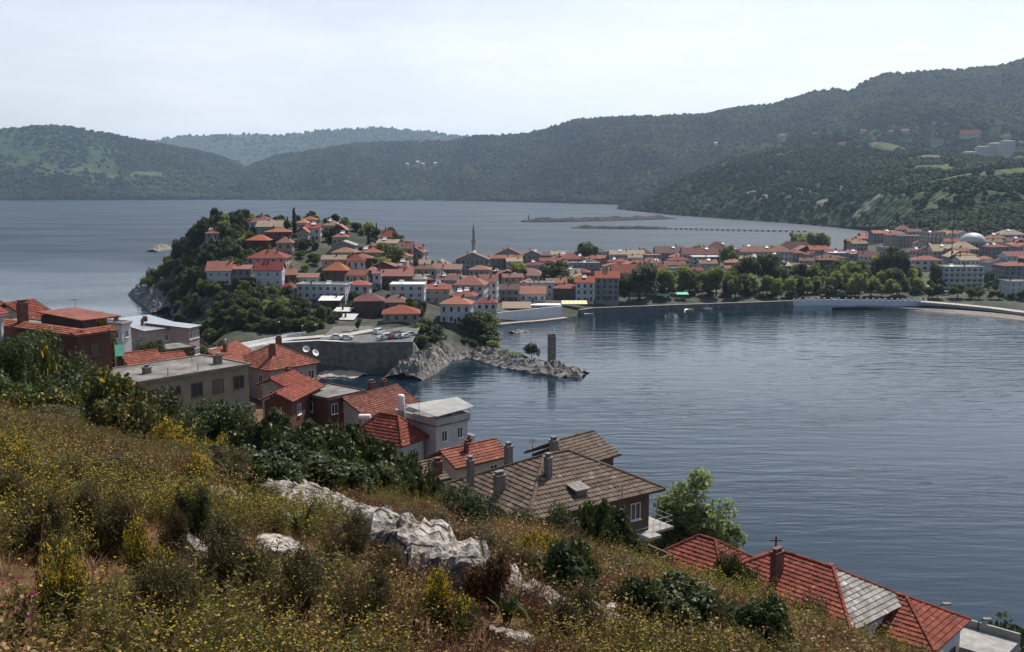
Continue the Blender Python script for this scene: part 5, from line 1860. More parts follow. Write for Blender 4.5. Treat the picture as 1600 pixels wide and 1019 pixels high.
MB().box(-0.6, -0.3, -0.6, -0.5, 0.3, 0.05).box(0.5, -0.3, -0.6, 0.6, 0.3, 0.05).build('stand', IRON, tk)


def street_lamp(label, base, h, group=None, arm=0.0, globe=True):
    d = thing('street_lamp', label, 'street lamp', base, 0, group)
    MB().tube([(0, 0, -0.6), (0, 0, h * 0.5), (0, 0, h)], [0.09, 0.07, 0.05], 7).build('pole', IRON, d)
    if globe:
        MB().lathe([(0.03, h - 0.02), (0.2, h + 0.08), (0.27, h + 0.25), (0.2, h + 0.42), (0.02, h + 0.5)], n=12).build('globe', METAL_WHITE, d, smooth_=True)
    else:
        b = MB().tube([(0, 0, h), (0.25, 0, h + 0.15), (0.6, 0, h + 0.18)], [0.05, 0.045, 0.04], 6)
        b.build('arm', IRON, d)
        MB().box(0.35, -0.16, h + 0.12, 1.0, 0.16, h + 0.3).build('lamp_head', CHIM_GREY, d)
    return d


p = at(1466, 946, 76)
street_lamp('lamp with box head rising behind the lower red roof', (p.x, p.y, p.z - 4.5), 4.4, globe=False)
p = at(1529, 970, 74)
street_lamp('lamp with box head at the concrete terrace', (p.x, p.y, p.z - 4.5), 4.4, globe=False)
p = at(1213, 838, 80)
up = thing('utility_pole', 'dark utility pole behind the red ridge carrying one cable', 'utility pole', (p.x, p.y, p.z - 7))
MB().tube([(0, 0, -1), (0, 0, 7)], [0.1, 0.08], 7).build('pole', TIMBER, up)
MB().box(-0.5, -0.05, 6.6, 0.5, 0.05, 6.7).build('crossarm', TIMBER, up)
a_, b_ = Vector((p.x, p.y, p.z - 0.3)), at(1040, 770, 88)
b = MB().tube([a_.lerp(b_, k / 14) - Vector((0, 0, 1.6 * (1 - (2 * k / 14 - 1) ** 2))) for k in range(15)], [0.018] * 15, 4)
tag(b.build('overhead_cable', IRON), 'thin black cable sagging from the utility pole past the poplar', 'cable')

# ================================================================== FILLER OF THE TOWN, WATERFRONT, ROADS
# ---- houses that crowd the lanes between the ones above
def fill_houses(n, urange, yrange, zone, seed, hmin=5.5, hmax=8.5, vmin=386):
    rr = random.Random(seed)
    made = 0
    combos = [('hip', 'red'), ('gx', 'red'), ('gx', 'brown'), ('hip', 'brown'), ('gy', 'orange'), ('hip', 'orange'), ('gx', 'tan'), ('flat', 'felt'), ('gy', 'red'), ('hip', 'dark')]
    for k in range(n * 60):
        if made >= n:
            break
        u, Y = rr.uniform(*urange), rr.uniform(*yrange)
        x = (u - CU) / F_PX / CP * Y
        z = float(town_z(x, Y))
        if z < 1.8:
            continue
        W = rr.uniform(9, 15)
        if any((x - a) ** 2 + (Y + 5 - b) ** 2 < (r * 0.68 + W * 0.5) ** 2 for a, b, r in HOUSE_SPOTS):
            continue
        H = rr.uniform(hmin, hmax)
        roof, tile = combos[made % len(combos)]
        wall = rr.choice(['white', 'white', 'cream', 'grey', 'pink', 'stone', 'white', 'cream', 'brown'])
        n_ = Vector((x, Y, z + H))
        vE = CV + F_PX * math.tan(math.atan2(CAM_Z - n_.z, Y) - PITCH)
        if vE < vmin:
            continue
        town_house(u - W / 2 / Y * F_PX, u + W / 2 / Y * F_PX, vE - 8, vE, H, roof, wall, tile, zone, yaw=rr.uniform(-14, 14), Y=Y, rh=None if roof == 'flat' else rr.uniform(1.6, 2.4), depth=rr.uniform(8, 11), balconies=[(0.12, 0.88, 1)] if H > 6 and made % 2 else [])
        made += 1


fill_houses(44, (655, 900), (400, 735), 'behind the bay restaurant', 11, 5.5, 8.0, 388)
fill_houses(36, (880, 1110), (505, 760), 'in the middle of the isthmus', 12, 5.5, 8.0, 389)
fill_houses(28, (1110, 1345), (590, 800), 'in the harbour quarter', 13, 5.0, 7.5, 380)
fill_houses(30, (1370, 1640), (585, 900), 'in the mosque quarter', 14, 5.5, 8.5, 362)
fill_houses(22, (545, 690), (400, 520), 'on the headland shoulder', 15, 4.5, 6.0, 378)

STONE_DARK = mat('old_stone', (0.10, 0.092, 0.085), (0.20, 0.185, 0.17), rough=0.95, scale=0.6, bump=0.6, bscale=2.2)
ASPHALT = mat('asphalt', (0.10, 0.098, 0.095), (0.16, 0.155, 0.15), rough=0.95, scale=0.5)
PAVING = mat('pale_paving', (0.34, 0.31, 0.27), (0.44, 0.41, 0.36), rough=0.95, scale=0.5)
WHITEWASH = mat('whitewash', (0.56, 0.58, 0.62), (0.70, 0.71, 0.73), rough=0.9, scale=0.8)


def wall_along(name, label, pts, h0, h1, th, m, cat='wall', coping=None, cop_h=0.2, group=None):
    """a wall along plan points; h0 / h1: bottom and top heights (numbers or lists)"""
    t = thing(name, label, cat, (0, 0, 0), 0, group)
    n = len(pts)
    lo = h0 if isinstance(h0, (list, tuple)) else [h0] * n
    hi = h1 if isinstance(h1, (list, tuple)) else [h1] * n

    def strip(lo_, hi_, th_):
        b = MB()
        L = []
        for i, p in enumerate(pts):
            d = (Vector(pts[min(i + 1, n - 1)]) - Vector(pts[max(i - 1, 0)])).normalized()
            nn = Vector((-d.y, d.x))
            L.append((Vector(p[:2]) + nn * th_ / 2, Vector(p[:2]) - nn * th_ / 2))
        vs = []
        for i, (a, c) in enumerate(L):
            vs += [(a.x, a.y, lo_[i]), (c.x, c.y, lo_[i]), (c.x, c.y, hi_[i]), (a.x, a.y, hi_[i])]
        fs = []
        for i in range(n - 1):
            o, q = i * 4, i * 4 + 4
            for k in range(4):
                fs.append((o + k, o + (k + 1) % 4, q + (k + 1) % 4, q + k))
        fs += [(3, 2, 1, 0), tuple((n - 1) * 4 + k for k in range(4))]
        return b.add(vs, fs)
    strip(lo, hi, th).build('wall', m, t)
    if coping:
        strip(hi, [z + cop_h for z in hi], th + 0.25).build('coping', coping, t)
    return t


def P2(u, v, z):
    p = on_z(u, v, z)
    return (p.x, p.y)


def ribbon(name, label, pts, width, m, lift=0.0, cat='road'):
    """road strip over 3-D centre points"""
    V, Fq = [], []
    n = len(pts)
    for i, p in enumerate(pts):
        d = (Vector(pts[min(i + 1, n - 1)]) - Vector(pts[max(i - 1, 0)]))
        d = Vector((d.x, d.y, 0)).normalized()
        nn = Vector((-d.y, d.x, 0)) * width / 2
        q = Vector(p)
        V += [q + nn + Vector((0, 0, lift)), q - nn + Vector((0, 0, lift)), q - nn - Vector((0, 0, 1.2)), q + nn - Vector((0, 0, 1.2))]
        if i:
            o = (i - 1) * 4
            for k in range(4):
                Fq.append((o + k, o + (k + 1) % 4, o + 4 + (k + 1) % 4, o + 4 + k))
    o = link(name, mesh_np(name, np.array([tuple(v) for v in V]), Fq, [m]))
    tag(o, label, cat, None, 'structure')
    return o


# ---- road on the retaining wall and the parking place
wt = [(422, 536), (455, 534), (497, 531.5), (530, 533), (566, 536), (604, 533.5), (645, 533)]
wz = [10.3, 10.3, 10.5, 10.3, 10.0, 10.2, 10.2]
wpts = [P2(u, v, z) for (u, v), z in zip(wt, wz)]
wall_along('retaining_wall', 'long dark stone retaining wall with white coping below the parking place', wpts, -1.5, [z - 0.2 for z in wz], 0.9, STONE_DARK, coping=WHITEWASH)
rp = [on_z(u, v, z) for u, v, z in ((300, 557, 13.2), (345, 550, 11.6), (400, 540, 10.5), (450, 530, 10.2), (500, 526, 10.3), (545, 523, 10.5), (582, 516, 11.4))]
rp = [rp[0].lerp(rp[1], 0)] + rp
ribbon('road', 'narrow road curving onto the retaining wall', [tuple(p) for p in rp[1:]], 5.0, PAVING, 0.12)
pk = [P2(u, v, z) for (u, v), z in zip([(498, 531.5), (530, 533), (566, 536), (604, 533.5), (645, 533)], [10.3] * 5)]
lot = link('parking_place', mesh_np('parking_place', np.array([(x, y + 0.4, 10.28) for x, y in pk] + [(x, 348 - 0.0, 10.9) for x, y in pk[::-1]]), [tuple(range(10))], [ASPHALT]))
tag(lot, 'grey paved parking place on top of the retaining wall', 'parking place', None, 'structure')
lp = [(p.x, p.y) for p in (on_z(306, 561, 13.4), on_z(345, 553, 11.8), on_z(400, 542.5, 10.7), on_z(422, 537.5, 10.4))]
wall_along('road_parapet', 'low white parapet along the water side of the road', lp, [10.5, 9.5, 8.5, 8.5], [13.9, 12.4, 11.2, 10.9], 0.35, WHITEWASH)
lp = [(p.x, p.y) for p in (on_z(312, 551, 13.4), on_z(352, 544, 11.9), on_z(404, 534.5, 10.8), on_z(448, 526, 10.5), on_z(478, 521.5, 10.4))]
wall_along('road_parapet', 'low white parapet along the headland side of the road', lp, [10.5, 9.5, 9, 9, 9], [14.0, 12.6, 11.5, 11.2, 11.1], 0.35, WHITEWASH)

lamps = [(437, 530, 5.4, 'tall street lamp on the road at the foot of the headland'), (353, 549, 3.2, 'globe lamp on the road beside the cove house'), (309, 553, 3.2, 'globe lamp at the bend by the sheet-roofed building'), (473, 524, 3.0, 'globe lamp where the road reaches the parking place'), (493, 523, 3.0, 'globe lamp beside the pair of pale sheds')]
for u, v, h, lab in lamps:
    p = on_z(u, v, 10.6 if u > 380 else 11.9)
    street_lamp(lab, (p.x, p.y, p.z), h)

# ---- cars
TYRE = mat('tyre_rubber', (0.02, 0.02, 0.02), rough=0.9)
CHROME = mat('wheel_rim', (0.35, 0.35, 0.36), rough=0.4, metal=0.6)


def paint(name, c):
    return mat('paint_' + name, c, tuple(min(1, x * 1.08) for x in c), rough=0.28, spec=0.5, scale=1.0)


def car(label, loc, rz, colour, c, van=False, group=None, kind='car'):
    t = thing('parked_' + ('van' if van else 'car'), label, 'van' if van else 'car', loc, rz, group)
    L, Wd = (4.8, 1.85) if van else (4.2, 1.66)
    if van:
        side = [(-2.4, 0.3), (2.4, 0.3), (2.4, 0.95), (1.75, 1.1), (1.2, 1.85), (-2.25, 1.9), (-2.4, 1.2)]
        glass = [(1.68, 1.12), (1.2, 1.78), (-1.9, 1.8), (-1.9, 1.15)]
    else:
        side = [(-2.1, 0.28), (2.1, 0.28), (2.1, 0.62), (1.95, 0.78), (1.0, 0.86), (0.35, 1.34), (-0.95, 1.38), (-1.65, 0.92), (-2.08, 0.88)]
        glass = [(0.88, 0.9), (0.32, 1.28), (-0.92, 1.31), (-1.5, 0.93)]

    def extr(poly, w, shrink=0.0):
        n = len(poly)
        vs = []
        for s in (-1, 1):
            for x, z in poly:
                k = 1 - 0.14 * max(0, (z - 0.85)) / 0.5
                vs.append((x, s * w / 2 * k, z))
        return vs, [tuple(range(n))[::-1] if False else tuple(range(n)), tuple(range(2 * n - 1, n - 1, -1))] + [(i + n, (i + 1) % n + n, (i + 1) % n, i) for i in range(n)]
    b = MB()
    vs, fs = extr(side, Wd)
    b.add(vs, fs, 0)
    b.build('body', paint(colour, c), t)
    b = MB()
    vs, fs = extr(glass, Wd + 0.02)
    b.add(vs, fs[:2], 0)
    b.build('side_windows', GLASS, t)
    g0, g1 = glass[0], glass[1]
    b = MB()
    w1, w2 = Wd / 2 - 0.12, Wd / 2 - 0.22
    b.add([(g0[0] + 0.10, -w1, g0[1]), (g0[0] + 0.10, w1, g0[1]), (g1[0] + 0.06, w2, g1[1] + 0.01), (g1[0] + 0.06, -w2, g1[1] + 0.01)], [(0, 1, 2, 3)])
    b.build('windscreen', GLASS, t)
    g2, g3 = glass[2], glass[3]
    b = MB()
    b.add([(g3[0] - 0.12, -w1, g3[1]), (g3[0] - 0.12, w1, g3[1]), (g2[0] - 0.08, w2, g2[1] + 0.02), (g2[0] - 0.08, -w2, g2[1] + 0.02)], [(3, 2, 1, 0)])
    b.build('rear_window', GLASS, t)
    for x in (-L * 0.3, L * 0.31):
        for s in (-1, 1):
            w = MB().tube([(x, s * (Wd / 2 - 0.16), 0.3), (x, s * (Wd / 2 + 0.01), 0.3)], [0.3, 0.3], 12).build('wheel', TYRE, t)
            MB().tube([(x, s * (Wd / 2 + 0.01), 0.3), (x, s * (Wd / 2 + 0.02), 0.3)], [0.18, 0.18], 10).build('rim', CHROME, w)
    for s in (-1, 1):
        MB().cbox(L / 2, s * Wd * 0.35, 0.58, 0.06, 0.28, 0.14).build('headlight', METAL_WHITE, t)
    return t


cw = (0.62, 0.62, 0.61)
for u, v, rz, col, c, van, lab in [
    (526, 528.5, 0.15, 'white', cw, False, 'white car on the road behind the retaining wall coping'),
    (542, 529.5, 0.12, 'white', cw, False, 'second white car on the road behind the retaining wall coping'),
    (592, 521, 1.2, 'white', cw, True, 'white van at the foot of the stone pyramid-roofed house'),
    (597, 530, 0.9, 'silver', (0.40, 0.41, 0.42), False, 'silver car at the open end of the parking row'),
    (605, 529, 0.9, 'white', cw, True, 'white van in the parking row'),
    (614, 528.5, 0.9, 'dark_red', (0.22, 0.03, 0.03), False, 'dark red car in the parking row'),
    (623, 528, 0.9, 'blue', (0.25, 0.32, 0.42), False, 'pale blue car in the parking row'),
    (633, 527, 0.9, 'white', cw, False, 'white car by the wall end of the parking row'),
    (643, 524, 0.5, 'silver', (0.40, 0.41, 0.42), False, 'silver car under the bushes past the parking row')]:
    p = on_z(u, v, 10.6)
    car(lab, (p.x, p.y, 10.62 if u < 560 else 10.55), rz, col, c, van)
for u, v, rz, van, lab in [(866, 455, 0.3, True, 'white van parked on the square above the bay restaurant'), (868, 459, 0.2, False, 'white car parked on the square above the bay restaurant'), (861, 450, 0.3, True, 'white van beside the round tree above the bay restaurant')]:
    Yc = ray_ground(u, v, town_z, 0, 322)
    p = at(u, v, Yc)
    car(lab, (p.x, p.y, float(town_z(p.x, p.y)) + 0.05), rz, 'white', cw, van)
p = at(1477, 470, 515)
car('white car driving on the seafront promenade', (p.x, 515, float(town_z(p.x, 515)) + 0.1), 0.1, 'white', cw, True)

# ---- quay, sea wall, beach
qp = [(760, 507), (800, 503), (845, 500), (878, 496), (905, 492), (925, 489), (960, 487.5), (1000, 486), (1060, 483.5), (1120, 481.5), (1180, 479.5), (1240, 477)]
wall_along('quay_wall', 'dark stone quay wall along the park and waterside houses', [P2(u, v, 0) for u, v in qp[4:]], -2, 2.3, 1.2, STONE_DARK, coping=CONC, cop_h=0.18)
wall_along('restaurant_sea_wall', 'long white wall of the bay restaurant at the water', [P2(u, v, 0.3) for u, v in ((762, 505), (786, 502.5), (832, 499), (878, 494.5))], -1.0, [4.4, 4.6, 5.0, 5.2], 0.6, WHITEWASH)
b = [P2(u, v, 0.3) for u, v in ((758, 508.5), (800, 504), (845, 500.5), (884, 496))]
ribbon('shore_path', 'pebbly shore strip below the white restaurant wall', [(x, y - 1.0, 0.45) for x, y in b], 3.2, mat('pebbles', (0.28, 0.21, 0.17), (0.42, 0.36, 0.30), scale=1.2, bump=0.6), 0.0, 'path')
# restaurant roof
t = town_house(817, 877, 470, 478, 5.0, 'flat', 'white', 'white', 'at the bay', label='low bay restaurant with long white flat roof', Y=462, depth=8, cat='restaurant', ph=0.2)
t = town_house(784, 830, 472, 482, 4.2, 'shed', 'brown', 'tan', 'at the bay', label='tan sheet roof over the dining terrace of the bay restaurant', Y=452, depth=9, cat='restaurant', chimneys=[])
aw = thing('awning', 'yellow and orange striped awning beside the white restaurant', 'awning', (0, 0, 0))
a0, a1 = at(878, 475, 468), at(918, 475, 470)
for k in range(12):
    q0, q1 = a0.lerp(a1, k / 12), a0.lerp(a1, (k + 1) / 12)
    MB().slab([(q0.x, q0.y, q0.z), (q1.x, q1.y, q1.z), (q1.x, q1.y + 5, q1.z + 1.1), (q0.x, q0.y + 5, q0.z + 1.1)], 0.08).build('awning_stripe', mat('awning_yellow', (0.62, 0.47, 0.17)) if k % 2 else mat('awning_cream', (0.62, 0.55, 0.40)), aw)
for k in (0.02, 0.35, 0.66, 0.98):
    q = a0.lerp(a1, k)
    MB().tube([(q.x, q.y + 0.1, 0.5), (q.x, q.y + 0.1, q.z - 0.05)], [0.07, 0.07], 6).build('post', IRON, aw)

sw = [(1240, 477), (1290, 476), (1350, 476.5), (1400, 477.5), (1446, 478)]
t = wall_along('seafront_wall', 'whitewashed seafront wall with square posts below the tea gardens', [P2(u, v, 0.4) for u, v in sw], -1.0, 3.0, 0.6, WHITEWASH)
for i in range(22):
    k = i / 21 * (len(sw) - 1)
    j = min(int(k), len(sw) - 2)
    u, v = sw[j][0] + (sw[j + 1][0] - sw[j][0]) * (k - j), sw[j][1] + (sw[j + 1][1] - sw[j][1]) * (k - j)
    x, y = P2(u, v, 0.4)
    MB().cbox(x, y, 3.0, 0.8, 0.8, 0.9).build('wall_post', WHITEWASH, t)
rs = [(1446, 476), (1500, 480), (1545, 485), (1600, 492), (1680, 503)]
wall_along('promenade_wall', 'low grey wall between promenade and beach', [P2(u, v, 1.2) for u, v in rs], -0.6, 2.6, 0.6, CONC)
bl = [(1300, 480.5, 482.5), (1350, 479.5, 483), (1400, 480.5, 485.5), (1450, 482, 488), (1500, 484.5, 491.5), (1550, 488.5, 496), (1600, 494, 502), (1690, 507, 515)]
V = []
for u, v0, v1 in bl:
    a, c = on_z(u, v0, 1.3), on_z(u, v1, -0.25)
    V += [tuple(a), tuple(a.lerp(c, 0.5)), tuple(c)]
fs = []
for i in range(len(bl) - 1):
    for k in (0, 1):
        fs.append((i * 3 + k, i * 3 + k + 1, i * 3 + 4 + k, i * 3 + 3 + k))
o = link('beach', mesh_np('beach', np.array(V), fs, [mat('beach_shingle', (0.17, 0.145, 0.12), (0.27, 0.23, 0.195), scale=0.6, bump=0.5, bscale=3)]))
tag(o, 'narrow strip of brown shingle beach', 'beach', None, 'structure')
pm2 = [on_z(u, v, 2.7) for u, v in ((1440, 471), (1500, 476), (1550, 481), (1600, 487.5), (1690, 499))]
ribbon('promenade', 'pale paved promenade above the beach', [tuple(p) for p in pm2], 6, PAVING, 0.06)

# ---- green tarpaulins, parasols, tents in the park
GREEN_TARP = mat('green_tarp', (0.10, 0.50, 0.30), (0.14, 0.58, 0.36), rough=0.7)
for u, v, lab in ((1036, 461, 'bright green tarpaulin awning beside the big park tree'), (1066, 459, 'bright green tarpaulin awning farther along the park quay')):
    p = at(u, v, 500)
    aw = thing('tarpaulin_awning', lab, 'awning', (p.x, 500, p.z))
    MB().slab([(-3, -2.5, -0.1), (3, -2.5, -0.1), (3.0, 2.5, 0.5), (-3.0, 2.5, 0.5)], 0.06).build('tarpaulin', GREEN_TARP, aw)
    for x, y in ((-2.9, -2.4), (2.9, -2.4), (2.9, 2.4), (-2.9, 2.4)):
        MB().tube([(x, y, -(p.z - 2.2)), (x, y, -0.15 if y < 0 else 0.4)], [0.06, 0.06], 6).build('post', IRON, aw)
PARA = mat('parasol_cloth', (0.68, 0.68, 0.64), rough=0.8)
rr = random.Random(5)
for u, v in [(1276, 449), (1283, 448), (1303, 450), (1317, 450), (1341, 452), (1347, 453), (1353, 453), (1359, 453.5), (1365, 454), (1310, 462), (1300, 461), (1330, 463), (1390, 462), (1405, 466), (1285, 464), (1448, 441), (1462, 447)]:
    Yp = 522 + rr.uniform(-6, 12)
    p = at(u, v, Yp)
    gz = float(town_z(p.x, Yp))
    h = 2.5
    d = thing('parasol', 'white garden parasol under the park trees by the seafront wall', 'parasol', (p.x, Yp, gz), rr.uniform(0, 1), 'white parasols in the tea gardens')
    MB().tube([(0, 0, 0), (0, 0, h)], [0.03, 0.03], 5).build('pole', IRON, d)
    MB().lathe([(1.5, h - 0.35), (0.8, h - 0.08), (0.03, h + 0.15), (0.02, h + 0.1), (0.8, h - 0.13), (1.48, h - 0.38)], n=8).build('canopy', PARA, d)

# ---- boats, mast, breakwaters
def boat(label, loc, rz, c, L=4.5):
    t = thing('rowing_boat', label, 'boat', loc, rz)
    V, Fq = [], []
    ns = 9
    for i in range(ns):
        k = i / (ns - 1)
        w = 0.75 * math.sin(math.pi * min(1, 0.25 + k * 0.75)) ** 0.7
        x = (k - 0.5) * L
        zt = 0.42 + 0.25 * k * k
        V += [(x, -w, zt), (x, -w * 0.6, -0.1), (x, 0, -0.2), (x, w * 0.6, -0.1), (x, w, zt), (x, w * 0.86, zt), (x, 0, 0.05), (x, -w * 0.86, zt)]
        if i:
            o = (i - 1) * 8
            for q in range(8):
                Fq.append((o + q, o + (q + 1) % 8, o + 8 + (q + 1) % 8, o + 8 + q))
    Fq += [tuple(range(7, -1, -1)), tuple((ns - 1) * 8 + q for q in range(8))]
    link('hull', mesh_np('hull', np.array(V), Fq, [c]), t)
    for x in (-0.9, 0.7):
        MB().box(x - 0.15, -0.62, 0.3, x + 0.15, 0.62, 0.36).build('thwart', TIMBER, t)
    return t


p = on_z(1077, 484.5, 0)
boat('small yellow rowing boat moored at the park quay', p, 0.2, paint('yellow', (0.62, 0.52, 0.25)))
p = on_z(1106, 483, 0)
boat('small white rowing boat moored at the park quay', p, -0.1, paint('white', cw))
p = on_z(921, 491.5, 0)
boat('small pale boat below the striped awning', p, 0.1, paint('cream', (0.55, 0.50, 0.38)))

Yx = 560
p0, p1 = at(1484, 452, Yx), at(1491, 318, Yx)
ms = thing('radio_mast', 'tall thin lattice radio mast standing among the eastern houses', 'radio mast', (p0.x, Yx, float(town_z(p0.x, Yx))))
hm = p1.z - ms.location.z
dx = (p1.x - p0.x) * 0.5
b = MB()
for a in range(3):
    x, y = 0.35 * math.cos(a * 2.094), 0.35 * math.sin(a * 2.094)
    b.tube([(x, y, -1), (x + dx, y, hm)], [0.09, 0.06], 5)
b.build('mast_legs', IRON, ms)
b = MB()
nb_ = int(hm / 1.2)
for k in range(nb_):
    a = k % 3
    x, y, x2, y2 = 0.35 * math.cos(a * 2.094), 0.35 * math.sin(a * 2.094), 0.35 * math.cos((a + 1) * 2.094), 0.35 * math.sin((a + 1) * 2.094)
    f0, f1 = k / nb_, (k + 1) / nb_
    b.tube([(x + dx * f0, y, hm * f0), (x2 + dx * f1, y2, hm * f1)], [0.05, 0.05], 4)
b.build('lattice_bars', IRON, ms)

BREAK = mat('breakwater_rock', (0.022, 0.022, 0.024), (0.05, 0.05, 0.05), rough=0.95, scale=0.15, bump=1.0, bscale=0.5)


def mound(name, label, line, width, top, m, seed, cat='breakwater', res=3.0, base=-1.5, rough_=0.5):
    """rubble mound along a plan polyline, as a rough height field"""
    ln = [Vector((x, y, 0)) for x, y in line]
    seg = [(ln[i + 1] - ln[i]).length for i in range(len(ln) - 1)]
    tot = sum(seg)
    n = max(4, int(tot / res))
    V = []
    nw = 21
    for i in range(n + 1):
        s = tot * i / n
        j = 0
        while j < len(seg) - 1 and s > seg[j]:
            s -= seg[j]
            j += 1
        p = ln[j].lerp(ln[j + 1], min(1, s / seg[j]))
        d = (ln[j + 1] - ln[j]).normalized()
        nn = Vector((-d.y, d.x, 0))
        ends = min(1.0, min(i, n - i) / 4.0)
        for k in range(nw):
            a = (k / (nw - 1) - 0.5) * 2
            q = p + nn * a * width
            h = top * (1 - abs(a) ** 1.6) * (0.35 + 0.65 * ends)
            q = Vector((q.x, q.y, 0))
            V.append((q.x, q.y, h, a))
    A = np.array(V)
    nz = 0.55 * fbm(A[:, 0] / (res * 2.6), A[:, 1] / (res * 2.6), seed=seed, octaves=4) + 0.45 * np.abs(2 * fbm(A[:, 0] / (res * 1.7), A[:, 1] / (res * 1.7), seed=seed + 3, octaves=3) - 1)
    nz = nz - nz.mean() + 0.5
    z = base + (A[:, 2] - base) * (1 + rough_ * (nz - 0.5) * 2) * (1 - 0.0 * np.abs(A[:, 3]))
    z = np.where(np.abs(A[:, 3]) > 0.98, base, z)
    me = mesh_np(name, np.stack([A[:, 0] + (nz - 0.5) * res * 0.5, A[:, 1], z], 1), grid_faces(n + 1, nw), [m])
    o = link(name, me)
    return tag(o, label, cat)


mound('breakwater', 'long low rubble breakwater with a beacon at its tip', [P2(u, v, 0) for u, v in ((817, 347), (870, 346.5), (930, 345.5), (985, 344), (1050, 342))], 14, 6.5, BREAK, 3, res=6)
mound('breakwater', 'low inner jetty crossing the harbour mouth', [P2(u, v, 0) for u, v in ((893, 356.5), (960, 357.5), (1020, 358), (1050, 358.2))], 9, 4.0, BREAK, 4, res=5)
p = on_z(826, 346.5, 0)
bc = thing('harbour_beacon', 'small beacon tower on the breakwater tip', 'beacon', (p.x, p.y, 4))
MB().lathe([(1.6, -1), (1.2, 0), (1.0, 5), (1.4, 5.1), (1.4, 5.5), (0.7, 5.6), (0.7, 6.6), (0.05, 7.4)], n=10).build('tower', CHIM_GREY, bc)
pr = thing('harbour_pier', 'long straight pier on piles across the inner harbour', 'pier', (0, 0, 0))
pp = [Vector((*P2(u, v, 0), 0)) for u, v in ((1052, 358.5), (1150, 361), (1262, 363))]
for a, c in zip(pp[:-1], pp[1:]):
    d = (c - a).normalized()
    nn = Vector((-d.y, d.x, 0)) * 3
    MB().slab([tuple(a - nn + Vector((0, 0, 2.4))), tuple(c - nn + Vector((0, 0, 2.4))), tuple(c + nn + Vector((0, 0, 2.4))), tuple(a + nn + Vector((0, 0, 2.4)))], 0.8).build('deck', CONC, pr)
    n = 12
    for i in range(n):
        q = a.lerp(c, (i + 0.5) / n)
        MB().cbox(q.x, q.y, -2, 1.6, 4.5, 3.6).build('pier_pile', CHIM_GREY, pr)

# ---- rocks and islet with the ruined tower
ROCK = mat('shore_rock', (0.085, 0.078, 0.07), (0.30, 0.275, 0.25), rough=0.95, scale=0.6, bump=0.9, bscale=1.6, detail=8, lo=0.38, hi=0.66)
mound('rocky_islet', 'low rocky islet reaching into the bay below the cliff house', [P2(u, v, 0.8) for u, v in ((742, 549), (765, 556), (800, 566), (840, 574), (878, 579), (898, 583))], 7.5, 2.6, ROCK, 8, 'islet', 0.9, -1.2, 0.75)
mound('shore_rock', 'rounded seaweed-dark rock off the tip of the islet', [P2(u, v, 0.3) for u, v in ((884, 586), (896, 586), (912, 587))], 2.6, 1.9, ROCK, 9, 'rock', 0.6, -0.8, 0.5)
mound('shore_rock', 'pale broken rocks at the corner of the retaining wall', [P2(u, v, 1.0) for u, v in ((630, 588), (650, 578), (668, 566), (682, 556))], 7.0, 5.2, ROCK, 10, 'rock', 0.6, -1.2, 0.6)
mound('shore_rock', 'low pale rock ledge inside the dark cove', [P2(u, v, 0.5) for u, v in ((682, 562), (710, 558), (745, 552))], 3.5, 1.8, ROCK, 11, 'rock', 0.8, -1.0, 0.8)
mound('shore_rock', 'tan pebble bank at the foot of the retaining wall', [P2(u, v, 0.4) for u, v in ((498, 584), (530, 583), (566, 586))], 5.0, 1.3, mat('pale_pebbles', (0.30, 0.26, 0.20), (0.46, 0.41, 0.33), scale=1.5, bump=0.8), 12, 'rock', 0.9, -0.8, 0.5)
mound('shore_rock', 'dark rock reef in front of the restaurant sea wall', [P2(u, v, 0.1) for u, v in ((800, 520), (822, 517))], 3, 0.9, ROCK, 13, 'rock', 0.8, -0.6, 0.8)
mound('shore_rock', 'pale rock ledges at the foot of the headland cliff', [P2(u, v, 0.5) for u, v in ((221, 458), (232, 466), (246, 475), (262, 487))], 8, 7.0, ROCK, 14, 'rock', 1.6, -1.5, 0.9)
mound('shore_rock', 'small round stack in the water off the headland', [P2(u, v, 0.2) for u, v in ((231, 424), (235, 424), (240, 424))], 5, 6.0, ROCK, 15, 'rock', 1.5, -1.0, 0.6)
mound('shore_rock', 'low dark reef at the seaward tip of the headland', [P2(u, v, 0.3) for u, v in ((238, 393), (250, 391), (262, 388))], 7, 5.0, ROCK, 16, 'rock', 2.0, -1.0, 0.8)
mound('garden_mound', 'grassy walled mound on the back of the islet', [P2(u, v, 2.0) for u, v in ((772, 552), (800, 556), (826, 558))], 4.2, 3.6, mat('islet_grass', (0.055, 0.075, 0.022), (0.11, 0.12, 0.045), scale=1.0, bump=0.6), 17, 'mound', 0.8, 0.0, 0.25)

